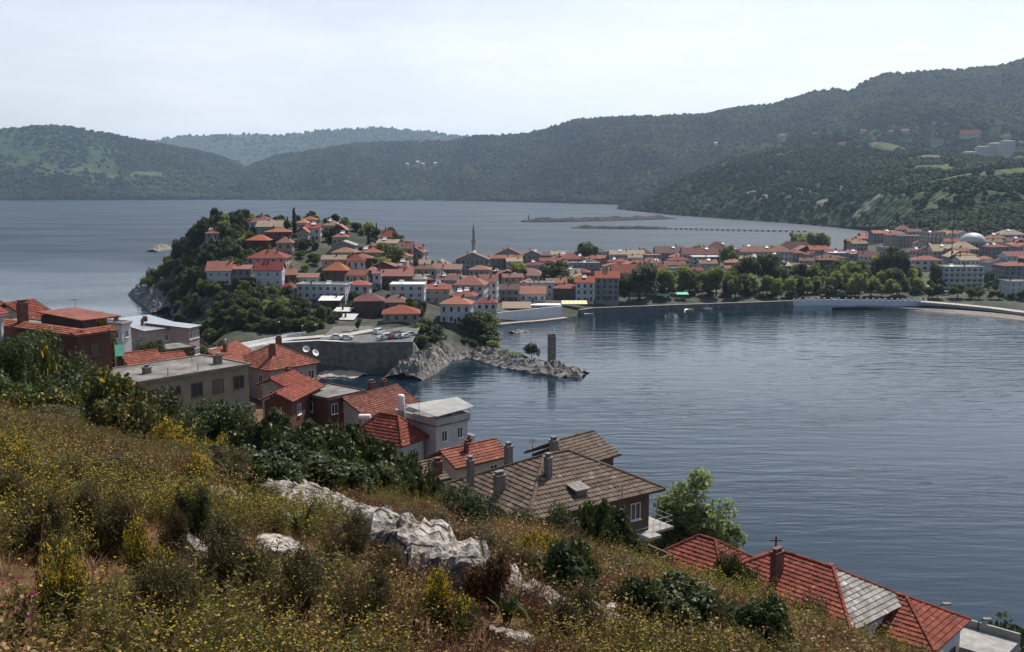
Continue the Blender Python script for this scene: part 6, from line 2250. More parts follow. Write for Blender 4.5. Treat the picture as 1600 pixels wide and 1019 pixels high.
Yt = 331.0
p = at(862, 553, Yt)
tw_ = thing('ruined_tower', 'slender square ruined stone tower standing on the islet', 'tower', (p.x, Yt, 1.2))
ht = at(862, 521, Yt).z - 1.2
wt_ = 12.5 * Yt / F_PX
rr = random.Random(9)
zz = 0.0
TOWER_STONE = mat('tower_stone', (0.14, 0.12, 0.10), (0.24, 0.21, 0.18), rough=0.95, scale=1.2, bump=0.5, bscale=5, jitter=0.25)
_stone = {}
for row in range(13):
    hrow = (ht + 0.6) / 13
    for side in range(4):
        nst = 3
        for i in range(nst):
            if row == 12 and rr.random() < 0.45:
                continue
            w0 = wt_ / nst
            cx = -wt_ / 2 + (i + 0.5) * w0
            b_w = w0 * 0.97
            off = rr.uniform(-0.03, 0.05)
            x, y = [(cx, -wt_ / 2 + 0.25 - off), (wt_ / 2 - 0.25 + off, cx), (-cx, wt_ / 2 - 0.25 + off), (-wt_ / 2 + 0.25 - off, -cx)][side]
            if 'm' not in _stone:
                _stone['m'] = MB().cbox(0, 0, 0, b_w, 0.5, hrow * 0.97).mesh('stone_block', TOWER_STONE)
            o = link('stone_block', _stone['m'], tw_, (x, y, -0.6 + row * hrow))
            o.rotation_euler = (0, 0, side * math.pi / 2)
MB().cbox(0, 0, -0.8, wt_ - 0.5, wt_ - 0.5, ht * 0.95).build('core', TOWER_STONE, tw_)

# ================================================================== TREES
def leaves(centres, radii, per, size, seed, up=0.35, flat=1.0, aspect=0.6, rand=0.7):
    """leaf faces (rhombs) spread over many clumps; returns verts, quads"""
    rng = np.random.default_rng(seed)
    C_, R_ = np.repeat(np.asarray(centres, float), per, 0), np.repeat(np.asarray(radii, float), per)
    n = len(C_)
    d = rng.normal(size=(n, 3))
    d /= np.linalg.norm(d, axis=1)[:, None]
    r = R_ * (0.35 + 0.65 * rng.random(n) ** 0.45)
    P = C_ + d * r[:, None] * np.array([1, 1, flat])
    nrm = d * 0.8 + rng.normal(size=(n, 3)) * rand + np.array([0, 0, up])
    nrm /= np.linalg.norm(nrm, axis=1)[:, None]
    a = np.cross(nrm, rng.normal(size=(n, 3)))
    a /= np.linalg.norm(a, axis=1)[:, None]
    b = np.cross(nrm, a)
    s = size * (0.6 + 0.8 * rng.random(n))[:, None]
    V = np.stack([P - a * s, P - b * s * aspect, P + a * s, P + b * s * aspect], 1).reshape(-1, 3)
    Q = np.arange(n * 4).reshape(-1, 4)
    return V, Q


def crown_clumps(seed, n, rx, ry, rz, cz, rc, low=-0.75, lobes=5):
    """uneven crown: clumps gathered into a few boughs"""
    rng = np.random.default_rng(seed)
    th = rng.random(lobes) * 6.28
    lob = np.stack([np.cos(th) * rng.uniform(0.25, 0.62, lobes), np.sin(th) * rng.uniform(0.25, 0.62, lobes), rng.uniform(-0.35, 0.6, lobes)], 1)
    out, rad = [], []
    for k in range(n):
        L = lob[rng.integers(lobes)]
        d = rng.normal(size=3)
        d /= np.linalg.norm(d)
        p = L + d * rng.uniform(0.2, 0.52)
        if p[2] < low:
            p[2] = low
        q = np.linalg.norm(p)
        if q > 1:
            p = p / q * rng.uniform(0.85, 1.05)
        out.append((p[0] * rx, p[1] * ry, cz + p[2] * rz))
        rad.append(rc * rng.uniform(0.6, 1.25))
    return np.array(out), np.array(rad)


BARK = mat('bark', (0.055, 0.042, 0.032), (0.11, 0.085, 0.065), rough=0.95, scale=2, bump=0.4, bscale=8)
LEAF = {
    'dark': leaf_mat('leaf_dark', (0.030, 0.046, 0.012), (0.072, 0.098, 0.024), trans=0.34, jitter=0.3, scale=0.5),
    'mid': leaf_mat('leaf_mid', (0.075, 0.102, 0.022), (0.145, 0.172, 0.042), trans=0.52, jitter=0.3, scale=0.5),
    'light': leaf_mat('leaf_light', (0.165, 0.20, 0.042), (0.29, 0.315, 0.080), trans=0.64, jitter=0.3, scale=0.5),
    'cypress': leaf_mat('leaf_cypress', (0.012, 0.020, 0.009), (0.028, 0.040, 0.016), trans=0.1, jitter=0.2, scale=0.5),
    'poplar': leaf_mat('leaf_poplar', (0.17, 0.22, 0.085), (0.28, 0.33, 0.15), trans=0.65, jitter=0.15, scale=0.6),
}


def trunk_mesh(name, h, r, limbs, seed, spread):
    rr = random.Random(seed)
    b = MB()
    bend = [(rr.uniform(-0.05, 0.05) * h * k, rr.uniform(-0.05, 0.05) * h * k, h * k) for k in (0.0, 0.33, 0.66, 1.0)]
    bend[0] = (0, 0, -0.8)
    b.tube(bend, [r * 1.25, r, r * 0.75, r * 0.3], 7)
    for k in range(limbs):
        z = h * rr.uniform(0.38, 0.8)
        a = 6.28 * k / limbs + rr.uniform(-0.4, 0.4)
        L = spread * rr.uniform(0.55, 0.9)
        b.tube([(0, 0, z), (L * 0.5 * math.cos(a), L * 0.5 * math.sin(a), z + L * 0.35), (L * math.cos(a), L * math.sin(a), z + L * 0.6)], [r * 0.5, r * 0.33, r * 0.1], 5)
    return b.mesh(name, BARK)


TREE_PROTO = {}


def tree_proto(kind, k):
    """(trunk mesh, crown mesh, height) of one individual form"""
    key = (kind, k)
    if key in TREE_PROTO:
        return TREE_PROTO[key]
    sd = 100 + 13 * k + {'dark': 0, 'mid': 1000, 'light': 2000, 'cypress': 3000, 'poplar': 4000, 'scrub': 5000, 'near': 6000}[kind]
    if kind == 'cypress':
        zz = np.linspace(0.8, 9.4, 34)
        c = np.array([(math.sin(z * 3.1 + k) * 0.12, math.cos(z * 2.7) * 0.12, z) for z in zz])
        r = 0.95 * np.sin(np.clip((zz + 0.3) / 10.2, 0, 1) * math.pi) ** 0.6 * (1 - 0.45 * zz / 10) + 0.05
        V, Q = leaves(c, r, 70, 0.20, sd, up=0.6)
        h = 10.0
        tm_ = trunk_mesh('trunk', 9.0, 0.16, 0, sd, 1)
    elif kind == 'poplar':
        c, r = crown_clumps(sd, 90, 2.6, 2.6, 5.2, 6.6, 0.75, low=-0.9, lobes=9)
        zf = np.clip((c[:, 2] - 1.5) / 10.5, 0, 1)
        c[:, :2] *= (1.15 - 0.75 * zf)[:, None]
        V, Q = leaves(c, r, 170, 0.13, sd, up=0.3)
        h = 11.7
        tm_ = trunk_mesh('trunk', 9.0, 0.17, 9, sd, 2.0)
    elif kind == 'near':
        c, r = crown_clumps(sd, 95, 3.2, 3.1, 3.8, 4.4, 0.85, low=-0.98, lobes=12)
        V, Q = leaves(c, r, 230, 0.105, sd)
        h = 8.3
        tm_ = trunk_mesh('trunk', 5.5, 0.22, 6, sd, 2.5)
    elif kind == 'scrub':
        c, r = crown_clumps(sd, 34, 2.6, 2.4, 1.5, 1.5, 0.8, low=-0.6, lobes=6)
        V, Q = leaves(c, r, 80, 0.21, sd)
        h = 3.2
        tm_ = trunk_mesh('trunk', 1.6, 0.12, 5, sd, 1.5)
    else:
        rx = [3.3, 2.9, 3.7, 3.1][k % 4]
        rz = [3.1, 3.6, 2.9, 3.3][k % 4]
        rz *= 1.2
        c, r = crown_clumps(sd, 70, rx, rx * 0.95, rz, 4.9, 1.05, low=-0.95, lobes=9 + k % 3)
        V, Q = leaves(c, r, 95, 0.25, sd)
        h = 5.0 + rz
        tm_ = trunk_mesh('trunk', 6.2, 0.22, 6, sd, rx)
    leafm = LEAF['dark'] if kind in ('scrub', 'near') else LEAF[kind]
    TREE_PROTO[key] = (tm_, mesh_np('crown', V, Q, [leafm]), h)
    return TREE_PROTO[key]


TREES = []


def tree(kind, k, x, y, z, h, label, group, wide=1.0, name='tree'):
    tm_, cm, h0 = tree_proto(kind, k)
    s = h / h0
    t = thing(name, label, 'shrub' if kind == 'scrub' else 'tree', (x, y, z), random.Random(int(x * 10 + y)).uniform(0, 6.28), group)
    t.scale = (s * wide, s * wide, s)
    link('trunk', tm_, t)
    link('crown', cm, t)
    TREES.append((x, y, h * 0.35))
    return t


def px(x, y, z):
    """pixel of a point"""
    dz = CAM_Z - z
    f = y * CP + dz * SP
    return CU + F_PX * x / f, CV + F_PX * (dz * CP - y * SP) / f


HPX = []
for hx, hy, hr in HOUSE_SPOTS:
    if hy > 330:
        gz = float(town_z(hx, hy))
        u0, vb_ = px(hx, hy - hr, gz + 1.5)
        _, vt_ = px(hx, hy, gz + 7)
        w_ = hr * F_PX / hy
        HPX.append((u0 - w_, u0 + w_, vt_, vb_, hy))


def hides(x, y, z, h, wr):
    u, vt_ = px(x, y, z + h)
    _, vb_ = px(x, y, z)
    w_ = wr * F_PX / y
    for a, b_, c, d, hy in HPX:
        if hy > y and u + w_ * 0.6 > a and u - w_ * 0.6 < b_ and vt_ < d - 0.25 * (d - c) and vb_ > c:
            return True
    return False


# ---- headland woods
rng = random.Random(41)
TL = {'dark': 'dark green tree', 'mid': 'leafy green tree', 'light': 'fresh light green tree'}
made = 0
MASS = []
for k in range(12000):
    if made >= 380:
        break
    u, Y = rng.uniform(232, 660), rng.uniform(340, 545)
    x = (u - CU) / F_PX / CP * Y
    z = float(town_z(x, Y))
    if z < 1.5 or (Y < 347 and u > 405) or (Y < 356 and u > 500):
        continue
    west = (u < 400 and Y > 380) or (u < 530 and Y < 402) or (u > 640 and Y < 385)
    if not west and rng.random() < 0.72:
        continue
    if any((x - a) ** 2 + (Y - b_) ** 2 < (r + 1.5) ** 2 for a, b_, r in HOUSE_SPOTS if abs(Y - b_) < 25):
        continue
    if any((x - a) ** 2 + (Y - b_) ** 2 < (2.4 + 0.0 * r) ** 2 for a, b_, r in TREES):
        continue
    h = rng.uniform(4.5, 8.5) if west else rng.uniform(3.5, 6.0)
    if hides(x, Y, z, h, h * 0.38) and rng.random() > 0.05:
        h = rng.uniform(2.2, 3.2)
        if hides(x, Y, z, h, h * 0.6):
            continue
    kind = rng.choice(['dark', 'dark', 'mid', 'dark', 'mid', 'light'] if west else ['dark', 'mid', 'light'])
    if h < 3.3:
        tree('scrub', rng.randrange(3), x, Y, z, h, 'low dark scrub bush on the headland slope', 'scrub bushes on the headland', 1.15, 'scrub_bush')
    else:
        if made > 95 and west:
            MASS.append((x, Y, z - 0.6, h / 9.0, kind))
            TREES.append((x, Y, h * 0.35))
            made += 1
            continue
        lab = f'{TL[kind]} in the wood on the headland cliff' if west else f'{TL[kind]} between houses on the headland'
        tree(kind, rng.randrange(4), x, Y, z - 0.6, h, lab, ('trees of the headland wood' if west else 'trees between the headland houses'), rng.uniform(1.05, 1.35))
    made += 1


for kd in ('dark', 'mid', 'light'):
    q = np.array([m_[:4] for m_ in MASS if m_[4] == kd])
    if len(q):
        scatter('headland_wood', f'{kd} green crowns closing up the wood on the headland cliff', q[:, :3], q[:, 3] * 1.15, np.arange(len(q)) * 1.7, tree_proto(kd, 1)[1])


def tree_px(u, vtop, Y, kind, k, label, group=None, wide=1.0, zf=None, name='tree', sink=0.0):
    """tree at depth Y whose top shows at (u, vtop)"""
    p = at(u, vtop, Y)
    z = float((zf or town_z)(p.x, Y)) - sink
    return tree(kind, k, p.x, Y, z, max(1.5, p.z - z), label, group, wide, name)


tree_px(459, 323, 478, 'cypress', 0, 'tall slender dark cypress on the headland crest', wide=1.0, name='cypress_tree')
tree_px(449, 337, 486, 'cypress', 1, 'shorter slim cypress beside the tall one on the crest', wide=0.8, name='cypress_tree')
tree_px(588, 347, 492, 'cypress', 0, 'thin cypress at the wooded end of the headland crest', wide=0.8, name='cypress_tree')
tree_px(576, 362, 462, 'cypress', 1, 'broad dark cypress above the bright green tree', wide=1.3, name='cypress_tree')
for i, (u, v, Y, kd) in enumerate([(478, 372, 448, 'dark'), (492, 376, 452, 'mid'), (470, 392, 440, 'mid'), (486, 396, 438, 'dark'), (536, 340, 530, 'light'), (545, 345, 520, 'mid'), (560, 348, 500, 'mid'), (572, 350, 500, 'dark'), (580, 352, 495, 'dark'), (608, 355, 505, 'dark'), (616, 362, 502, 'mid'), (598, 378, 452, 'light'), (612, 386, 446, 'mid'), (590, 396, 440, 'light'), (606, 402, 436, 'light'), (624, 395, 450, 'mid'),
                                    (352, 354, 500, 'mid'), (366, 352, 500, 'mid'), (376, 358, 492, 'dark'), (308, 362, 498, 'dark'), (296, 366, 500, 'dark'), (330, 372, 480, 'dark'), (286, 376, 500, 'dark')]):
    tree_px(u, v, Y, kd, i % 4, f'{TL[kd]} rising over the roofs of the headland', 'big trees over the headland roofs', 1.25, sink=0.5)
for i, (u, v, Y) in enumerate([(648, 505, 347), (660, 498, 352), (672, 508, 350), (655, 520, 344), (668, 527, 345), (738, 487, 372), (750, 490, 374), (744, 503, 369), (756, 512, 368), (728, 512, 367), (712, 514, 368), (694, 512, 368), (680, 518, 356), (702, 525, 362), (722, 528, 362), (742, 528, 364), (664, 540, 338)]):
    tree_px(u, v, Y, 'dark' if i % 3 else 'mid', i % 4, 'dark bushy tree clinging to the cliff over the cove', 'trees on the cliff over the cove', 1.7, sink=3.0)
tree_px(831, 535, 338, 'scrub', 1, 'small round bush beside the ruined tower', None, 0.75, zf=lambda x, y: 2.0)
tree_px(770, 533, 346, 'light', 2, 'small bright bush on the grassy mound of the islet', None, 2.0, zf=lambda x, y: 2.5)
tree_px(560, 497, 340, 'mid', 0, 'thin tree at the edge of the parking place', None, 0.8)

# scrub on the bank right behind the road
BANK = random.Random(8)
for i in range(30):
    u, Y = 322 + i * 6.2 + BANK.uniform(-4, 4), BANK.uniform(339, 350)
    x = (u - CU) / F_PX / CP * Y
    tree(['dark', 'dark', 'mid'][i % 3], i % 4, x, Y, float(town_z(x, Y)) - 1.6, BANK.uniform(4.5, 7.0), ['dark', 'dark', 'fresh'][i % 3] + ' leafy bush on the bank right behind the road', 'bushes on the bank behind the road', 1.3, 'bank_bush')

# ---- isthmus and park
for i, (u, v, Y, kd, w) in enumerate([(865, 403, 535, 'dark', 1.25), (873, 428, 520, 'mid', 1.2), (690, 442, 440, 'light', 0.9), (700, 446, 436, 'light', 0.9), (806, 408, 560, 'light', 1.0), (815, 412, 560, 'light', 1.0), (895, 432, 506, 'light', 0.9), (922, 376, 690, 'mid', 1.0), (909, 380, 690, 'mid', 0.8), (1090, 378, 720, 'light', 1.0), (1140, 385, 640, 'mid', 1.0)]):
    tree_px(u, v, Y, kd, i % 4, f'{TL[kd]} standing between houses on the isthmus', 'trees between the isthmus houses', w)
tree_px(1000, 413, 496, 'dark', 2, 'huge dark round plane tree at the corner of the park', None, 1.3)
tree_px(984, 425, 494, 'dark', 0, 'dark lower half-crown beside the huge plane tree', None, 1.0)
rng = random.Random(77)
row = [(1030, 420), (1043, 411), (1062, 414), (1078, 420), (1092, 424), (1108, 415), (1122, 417), (1138, 423), (1152, 427), (1166, 425), (1182, 428), (1198, 430), (1214, 432), (1232, 428), (1248, 431), (1264, 433), (1280, 430), (1296, 426), (1312, 424), (1328, 421), (1344, 424), (1360, 428), (1376, 424), (1392, 419), (1408, 421), (1424, 428), (1438, 434)]
for i, (u, v) in enumerate(row):
    kd = ['light', 'light', 'light', 'light', 'mid'][i % 5]
    tree_px(u + rng.uniform(-3, 3), v, 508 + rng.uniform(-6, 14) + max(0, (u - 1180) * 0.06), kd, i % 4, f'{TL[kd]} in the waterside park', 'trees of the waterside park', rng.uniform(0.85, 1.05))
for i in range(30):
    u = 1022 + i * 14.2
    kd = ['light', 'mid', 'light', 'mid', 'dark'][i % 5]
    tree_px(u + rng.uniform(-4, 4), 440 + rng.uniform(-6, 6), 520 + rng.uniform(-8, 12), kd, (i + 1) % 4, f'small {TL[kd]} filling the rows of the waterside park', 'small trees of the waterside park', rng.uniform(1.1, 1.35))
row2 = [(1195, 392, 'dark'), (1208, 397, 'dark'), (1180, 402, 'dark'), (1222, 412, 'mid'), (1240, 414, 'mid'), (1258, 411, 'dark'), (1276, 414, 'mid'), (1292, 416, 'dark'), (1310, 407, 'mid'), (1326, 404, 'light'), (1340, 408, 'mid'), (1356, 410, 'mid'), (1372, 412, 'dark'), (1398, 385, 'dark'), (1388, 392, 'dark'), (1406, 394, 'dark'), (1416, 408, 'light'), (1432, 414, 'mid'), (1380, 398, 'light'), (1470, 408, 'mid'), (1464, 420, 'dark'), (1478, 426, 'dark'), (1545, 425, 'dark'), (1556, 432, 'mid'), (1540, 436, 'dark'), (1490, 432, 'dark'), (1050, 430, 'mid'), (1075, 432, 'mid'), (1100, 434, 'dark'), (1130, 436, 'mid'), (1155, 408, 'dark'), (1145, 414, 'mid')]
for i, (u, v, kd) in enumerate(row2):
    tree_px(u, v, 548 + rng.uniform(-12, 16), kd, i % 4, f'{TL[kd]} in the rows behind the park', 'tall trees behind the park', rng.uniform(0.9, 1.2))
for i, (u, v) in enumerate([(1452, 448), (1466, 442), (1497, 444), (1518, 449), (1531, 448), (1549, 452), (1562, 454), (1580, 456), (1598, 452)]):
    tree_px(u, v, 507 - max(0, (u - 1480)) * 0.12, 'mid', i % 4, 'small round tree lining the promenade', 'trees lining the promenade', 1.4)
for i, (u, v, Y) in enumerate([(1243, 361, 880), (1262, 360, 870), (1271, 363, 868), (1280, 363, 870), (1289, 366, 865), (1254, 366, 862)]):
    tree_px(u, v, Y, 'light', i % 4, 'light green poplar-like tree by the inner harbour', 'light trees by the inner harbour', 0.95)
for i in range(34):
    u, Y = rng.uniform(1330, 1640), rng.uniform(590, 880)
    x = (u - CU) / F_PX / CP * Y
    z = float(town_z(x, Y))
    h = rng.uniform(5, 8)
    if z < 2 or any((x - a) ** 2 + (Y - b_) ** 2 < (r + 2) ** 2 for a, b_, r in HOUSE_SPOTS) or hides(x, Y, z, h, 3):
        continue
    kd = rng.choice(['dark', 'mid', 'light'])
    tree(kd, rng.randrange(4), x, Y, z, h, f'{TL[kd]} in a garden near the domed mosque', 'garden trees near the domed mosque')
for i in range(50):
    u, Y = rng.uniform(640, 1320), rng.uniform(430, 760)
    x = (u - CU) / F_PX / CP * Y
    z = float(town_z(x, Y))
    h = rng.uniform(4.5, 7)
    if z < 2.6 or (u > 960 and Y < 590) or any((x - a) ** 2 + (Y - b_) ** 2 < (r + 1) ** 2 for a, b_, r in HOUSE_SPOTS) or hides(x, Y, z, h, 3):
        continue
    kd = rng.choice(['dark', 'mid', 'light', 'mid'])
    tree(kd, rng.randrange(4), x, Y, z, h, f'{TL[kd]} in a back garden of the isthmus', 'garden trees of the isthmus')

# undergrowth in the park, gardens behind the promenade, bushes where the road leaves the slope
UNDER = random.Random(18)
for i in range(34):
    u, Y = 1010 + i * 13 + UNDER.uniform(-5, 5), UNDER.uniform(503, 530) + max(0, (i - 16)) * 0.9
    x = (u - CU) / F_PX / CP * Y
    tree('scrub', i % 3, x, Y, float(town_z(x, Y)) - 0.3, UNDER.uniform(2.4, 4.2), 'dark undergrowth bush beneath the park trees', 'undergrowth of the waterside park', 1.2, 'park_bush')
for i, (u, v, Y) in enumerate([(1455, 438, 530), (1470, 436, 536), (1545, 440, 530), (1556, 444, 524), (1568, 446, 520), (1534, 446, 524), (1602, 444, 520), (1444, 446, 522), (1570, 432, 545)]):
    tree_px(u, v, Y, 'dark' if i % 2 else 'mid', i % 4, f'{"dark" if i % 2 else "leafy"} garden tree between promenade and hotel', 'garden trees behind the promenade', 1.2)
for i, (u, v, Y) in enumerate([(318, 538, 262), (300, 545, 250), (335, 546, 272), (325, 520, 300), (312, 528, 292), (345, 530, 300), (328, 552, 262), (308, 556, 245), (286, 550, 240), (352, 541, 290)]):
    p = at(u, v, Y)
    z = float(hill_z(p.x, Y))
    tree('dark' if i % 3 else 'mid', i % 4, p.x, Y, z - 1.0, max(3.0, min(6, p.z - z + 1)), 'bushy tree where the road leaves the slope', 'bushes at the road end', 1.3, 'road_bush')

# slope behind the eastern houses: continuous scrub and wood
n = 5200
r2 = np.random.default_rng(5)
u_, y_ = r2.uniform(1330, 1760, n), r2.uniform(760, 1110, n)
x_ = (u_ - CU) / F_PX / CP * y_
z_ = town_z(x_, y_)
ok = z_ > 13
for hx, hy, hr in HOUSE_SPOTS:
    if hy > 700:
        ok &= ((x_ - hx) ** 2 + (y_ - hy) ** 2) > (hr + 4) ** 2
        ok &= ~((np.abs(x_ - hx) < hr) & (y_ < hy) & (y_ > hy - 22))
s_ = r2.uniform(1.8, 4.2, n)
half = fbm(x_ / 40, y_ / 40, seed=9) > 0.5
for sel, mm, nm in ((half, canopy_a, 'dark'), (~half, canopy_b, 'fresh')):
    q = ok & sel
    scatter('slope_wood', f'{nm} green wood on the slope behind the mosque quarter', np.stack([x_, y_, z_ - 0.3], 1)[q], s_[q], r2.random(n)[q] * 6.28, canopy_mesh('slope_wood', 55, mm, 1.1))

# ================================================================== THE SLOPE BELOW THE VIEWPOINT: ROCKS, SHRUBS, HERBS
LIME = None


def limestone():
    m, n, l = new_mat('limestone')
    out = n.new('ShaderNodeOutputMaterial')
    p = n.new('ShaderNodeBsdfPrincipled')
    p.inputs['Roughness'].default_value = 0.95
    p.inputs['Specular IOR Level'].default_value = 0.15
    tc = n.new('ShaderNodeTexCoord')
    n1, n2 = n.new('ShaderNodeTexNoise'), n.new('ShaderNodeTexNoise')
    n1.inputs['Scale'].default_value, n1.inputs['Detail'].default_value = 1.4, 8
    n1.inputs['Roughness'].default_value = 0.7
    n2.inputs['Scale'].default_value, n2.inputs['Detail'].default_value = 14, 6
    for q in (n1, n2):
        l.new(tc.outputs['Object'], q.inputs['Vector'])
    ra = n.new('ShaderNodeValToRGB')
    e = ra.color_ramp.elements
    e[0].position, e[0].color = 0.33, (0.12, 0.105, 0.092, 1)
    e[1].position, e[1].color = 0.60, (0.42, 0.39, 0.355, 1)
    l.new(n1.outputs['Fac'], ra.inputs['Fac'])
    r2 = n.new('ShaderNodeValToRGB')
    e = r2.color_ramp.elements
    e[0].position, e[0].color = 0.34, (0.42, 0.40, 0.38, 1)
    e[1].position, e[1].color = 0.60, (1.12, 1.1, 1.08, 1)
    l.new(n2.outputs['Fac'], r2.inputs['Fac'])
    mx = n.new('ShaderNodeMixRGB')
    mx.blend_type = 'MULTIPLY'
    mx.inputs['Fac'].default_value = 1
    l.new(ra.outputs['Color'], mx.inputs['Color1'])
    l.new(r2.outputs['Color'], mx.inputs['Color2'])
    # joints and cracks
    vo = n.new('ShaderNodeTexVoronoi')
    vo.feature = 'DISTANCE_TO_EDGE'
    vo.inputs['Scale'].default_value = 2.6
    wp = n.new('ShaderNodeMixRGB')
    wp.inputs['Fac'].default_value = 0.12
    l.new(tc.outputs['Object'], wp.inputs['Color1'])
    l.new(n1.outputs['Color'], wp.inputs['Color2'])
    l.new(wp.outputs['Color'], vo.inputs['Vector'])
    cr = n.new('ShaderNodeValToRGB')
    e = cr.color_ramp.elements
    e[0].position, e[0].color = 0.0, (0.25, 0.23, 0.21, 1)
    e[1].position, e[1].color = 0.05, (1, 1, 1, 1)
    l.new(vo.outputs['Distance'], cr.inputs['Fac'])
    m3 = n.new('ShaderNodeMixRGB')
    m3.blend_type = 'MULTIPLY'
    m3.inputs['Fac'].default_value = 0.85
    l.new(mx.outputs['Color'], m3.inputs['Color1'])
    l.new(cr.outputs['Color'], m3.inputs['Color2'])
    l.new(m3.outputs['Color'], p.inputs['Base Color'])
    b = n.new('ShaderNodeBump')
    b.inputs['Strength'].default_value = 1.0
    b.inputs['Distance'].default_value = 0.06
    hm2 = n.new('ShaderNodeMath')
    hm2.operation = 'MULTIPLY'
    l.new(n2.outputs['Fac'], hm2.inputs[0])
    l.new(cr.outputs['Color'], hm2.inputs[1])
    l.new(hm2.outputs[0], b.inputs['Height'])
    l.new(b.outputs['Normal'], p.inputs['Normal'])
    l.new(p.outputs['BSDF'], out.inputs['Surface'])
    return m


LIME = limestone()
ROCKS = []          # plan circles kept thin of plants


def hill_pt(u, v):
    Y = ray_ground(u, v, hill_z, 0.0, 2.5, 320, 1.004)
    if Y is None:
        return None
    sx, _ = ray(u, v)
    return Vector((sx * Y, Y, float(hill_z(sx * Y, Y))))


def outcrop(label, pix, width, height, seed, res=0.045):
    """weathered rock ribs coming through the soil along a line of pixels on the slope"""
    line = [hill_pt(u, v) for u, v in pix]
    line = [p for p in line if p is not None]
    A = np.array([(p.x, p.y) for p in line])
    x0, x1, y0, y1 = A[:, 0].min() - width, A[:, 0].max() + width, A[:, 1].min() - width, A[:, 1].max() + width
    res = max(res, math.sqrt((x1 - x0) * (y1 - y0) / 60000))
    gx, gy = np.meshgrid(np.arange(x0, x1, res), np.arange(y0, y1, res))
    d = np.full(gx.shape, 1e9)
    for a, b_ in zip(A[:-1], A[1:]):
        ab = b_ - a
        t_ = np.clip(((gx - a[0]) * ab[0] + (gy - a[1]) * ab[1]) / max(1e-6, ab @ ab), 0, 1)
        d = np.minimum(d, np.hypot(gx - a[0] - t_ * ab[0], gy - a[1] - t_ * ab[1]))
    wv = width * (0.75 + 0.6 * fbm(gx * 1.6, gy * 1.6, seed=seed))
    m = np.clip(1 - d / wv, 0, 1)
    rid = 1 - np.abs(2 * fbm(gx * 1.3, gy * 1.3, seed=seed + 2, octaves=5) - 1)
    bq = fbm(gx * 1.7 + 5, gy * 1.7, seed=seed + 4, octaves=3)
    blk = 0.55 * bq + 0.45 * np.floor(bq * 9) / 9
    h = height * np.minimum(1, m * 3.2) * (0.35 + 0.55 * blk + 0.45 * (rid - 0.5) + 0.34 * (fbm(gx * 5, gy * 5, seed=seed + 7) - 0.5) + 0.24 * (fbm(gx * 14, gy * 15, seed=seed + 9) - 0.5))
    z = hill_z(gx, gy) - 0.22 + np.where(m > 0, 0.16 * np.minimum(1, m * 6) + np.maximum(0, h), 0)
    me = mesh_np('rock_outcrop', np.stack([gx, gy, z], 2).reshape(-1, 3), grid_faces(*gx.shape), [LIME])
    o = link('rock_outcrop', me)
    tag(o, label, 'rock')
    for a, b_ in zip(line[:-1], line[1:]):
        for k in range(6):
            q = a.lerp(b_, k / 5)
            ROCKS.append((q.x, q.y, width * 0.62))


outcrop('long pale limestone outcrop running down the slope among yellow flowers', [(458, 812), (508, 808), (552, 818), (600, 848), (645, 878), (695, 908), (738, 934)], 0.55, 0.52, 3)
outcrop('pale limestone slab at the top of the flowery slope', [(75, 655), (120, 662), (165, 668), (205, 676)], 1.1, 1.0, 5)
outcrop('grey limestone rib at the edge of the shrubs low on the slope', [(850, 962), (905, 972), (965, 985), (1040, 1008)], 0.32, 0.35, 7)
outcrop('broken pale stones beside the bare earth path', [(350, 775), (362, 792)], 0.3, 0.25, 9)
outcrop('small pale boulder poking out of the dry grass', [(257, 797), (266, 798)], 0.22, 0.3, 11)
outcrop('low pale stones in the middle of the dry slope', [(282, 855), (310, 868), (340, 874)], 0.16, 0.2, 13)
outcrop('flat pale stones on the bare path below the long outcrop', [(430, 855), (448, 868)], 0.2, 0.18, 15)
outcrop('pale stones at the bottom edge of the slope by the bare earth', [(790, 1008), (815, 1012)], 0.16, 0.2, 17)
outcrop('small white boulder on the grassy edge above the red roof', [(1170, 882), (1180, 884)], 0.5, 0.5, 19)

# ---- shrubs
SH = {
    'laurel': leaf_mat('laurel_leaf', (0.036, 0.050, 0.012), (0.080, 0.098, 0.024), trans=0.32, jitter=0.2, scale=1.2, rough=0.5, spec=0.3),
    'olive': leaf_mat('olive_leaf', (0.060, 0.070, 0.016), (0.115, 0.120, 0.030), trans=0.35, jitter=0.2, scale=1.2),
    'rust': leaf_mat('rust_leaf', (0.075, 0.036, 0.016), (0.13, 0.062, 0.026), trans=0.35, jitter=0.2, scale=1.2),
    'juniper': leaf_mat('juniper_leaf', (0.036, 0.050, 0.014), (0.078, 0.092, 0.028), trans=0.3, jitter=0.2, scale=1.5),
    'heath': leaf_mat('heath_leaf', (0.068, 0.054, 0.020), (0.125, 0.094, 0.034), trans=0.3, jitter=0.25, scale=1.5),
    'broom': leaf_mat('broom_leaf', (0.050, 0.060, 0.016), (0.095, 0.100, 0.026), trans=0.3, jitter=0.2, scale=1.5),
}
YELLOW = leaf_mat('yellow_petal', (0.48, 0.31, 0.012), (0.62, 0.44, 0.03), trans=0.45, jitter=0.15, scale=4, rough=0.7)
YELLOW2 = leaf_mat('yellow_green_bract', (0.33, 0.27, 0.02), (0.50, 0.38, 0.03), trans=0.45, jitter=0.2, scale=4, rough=0.7)
SHRUB_PROTO = {}


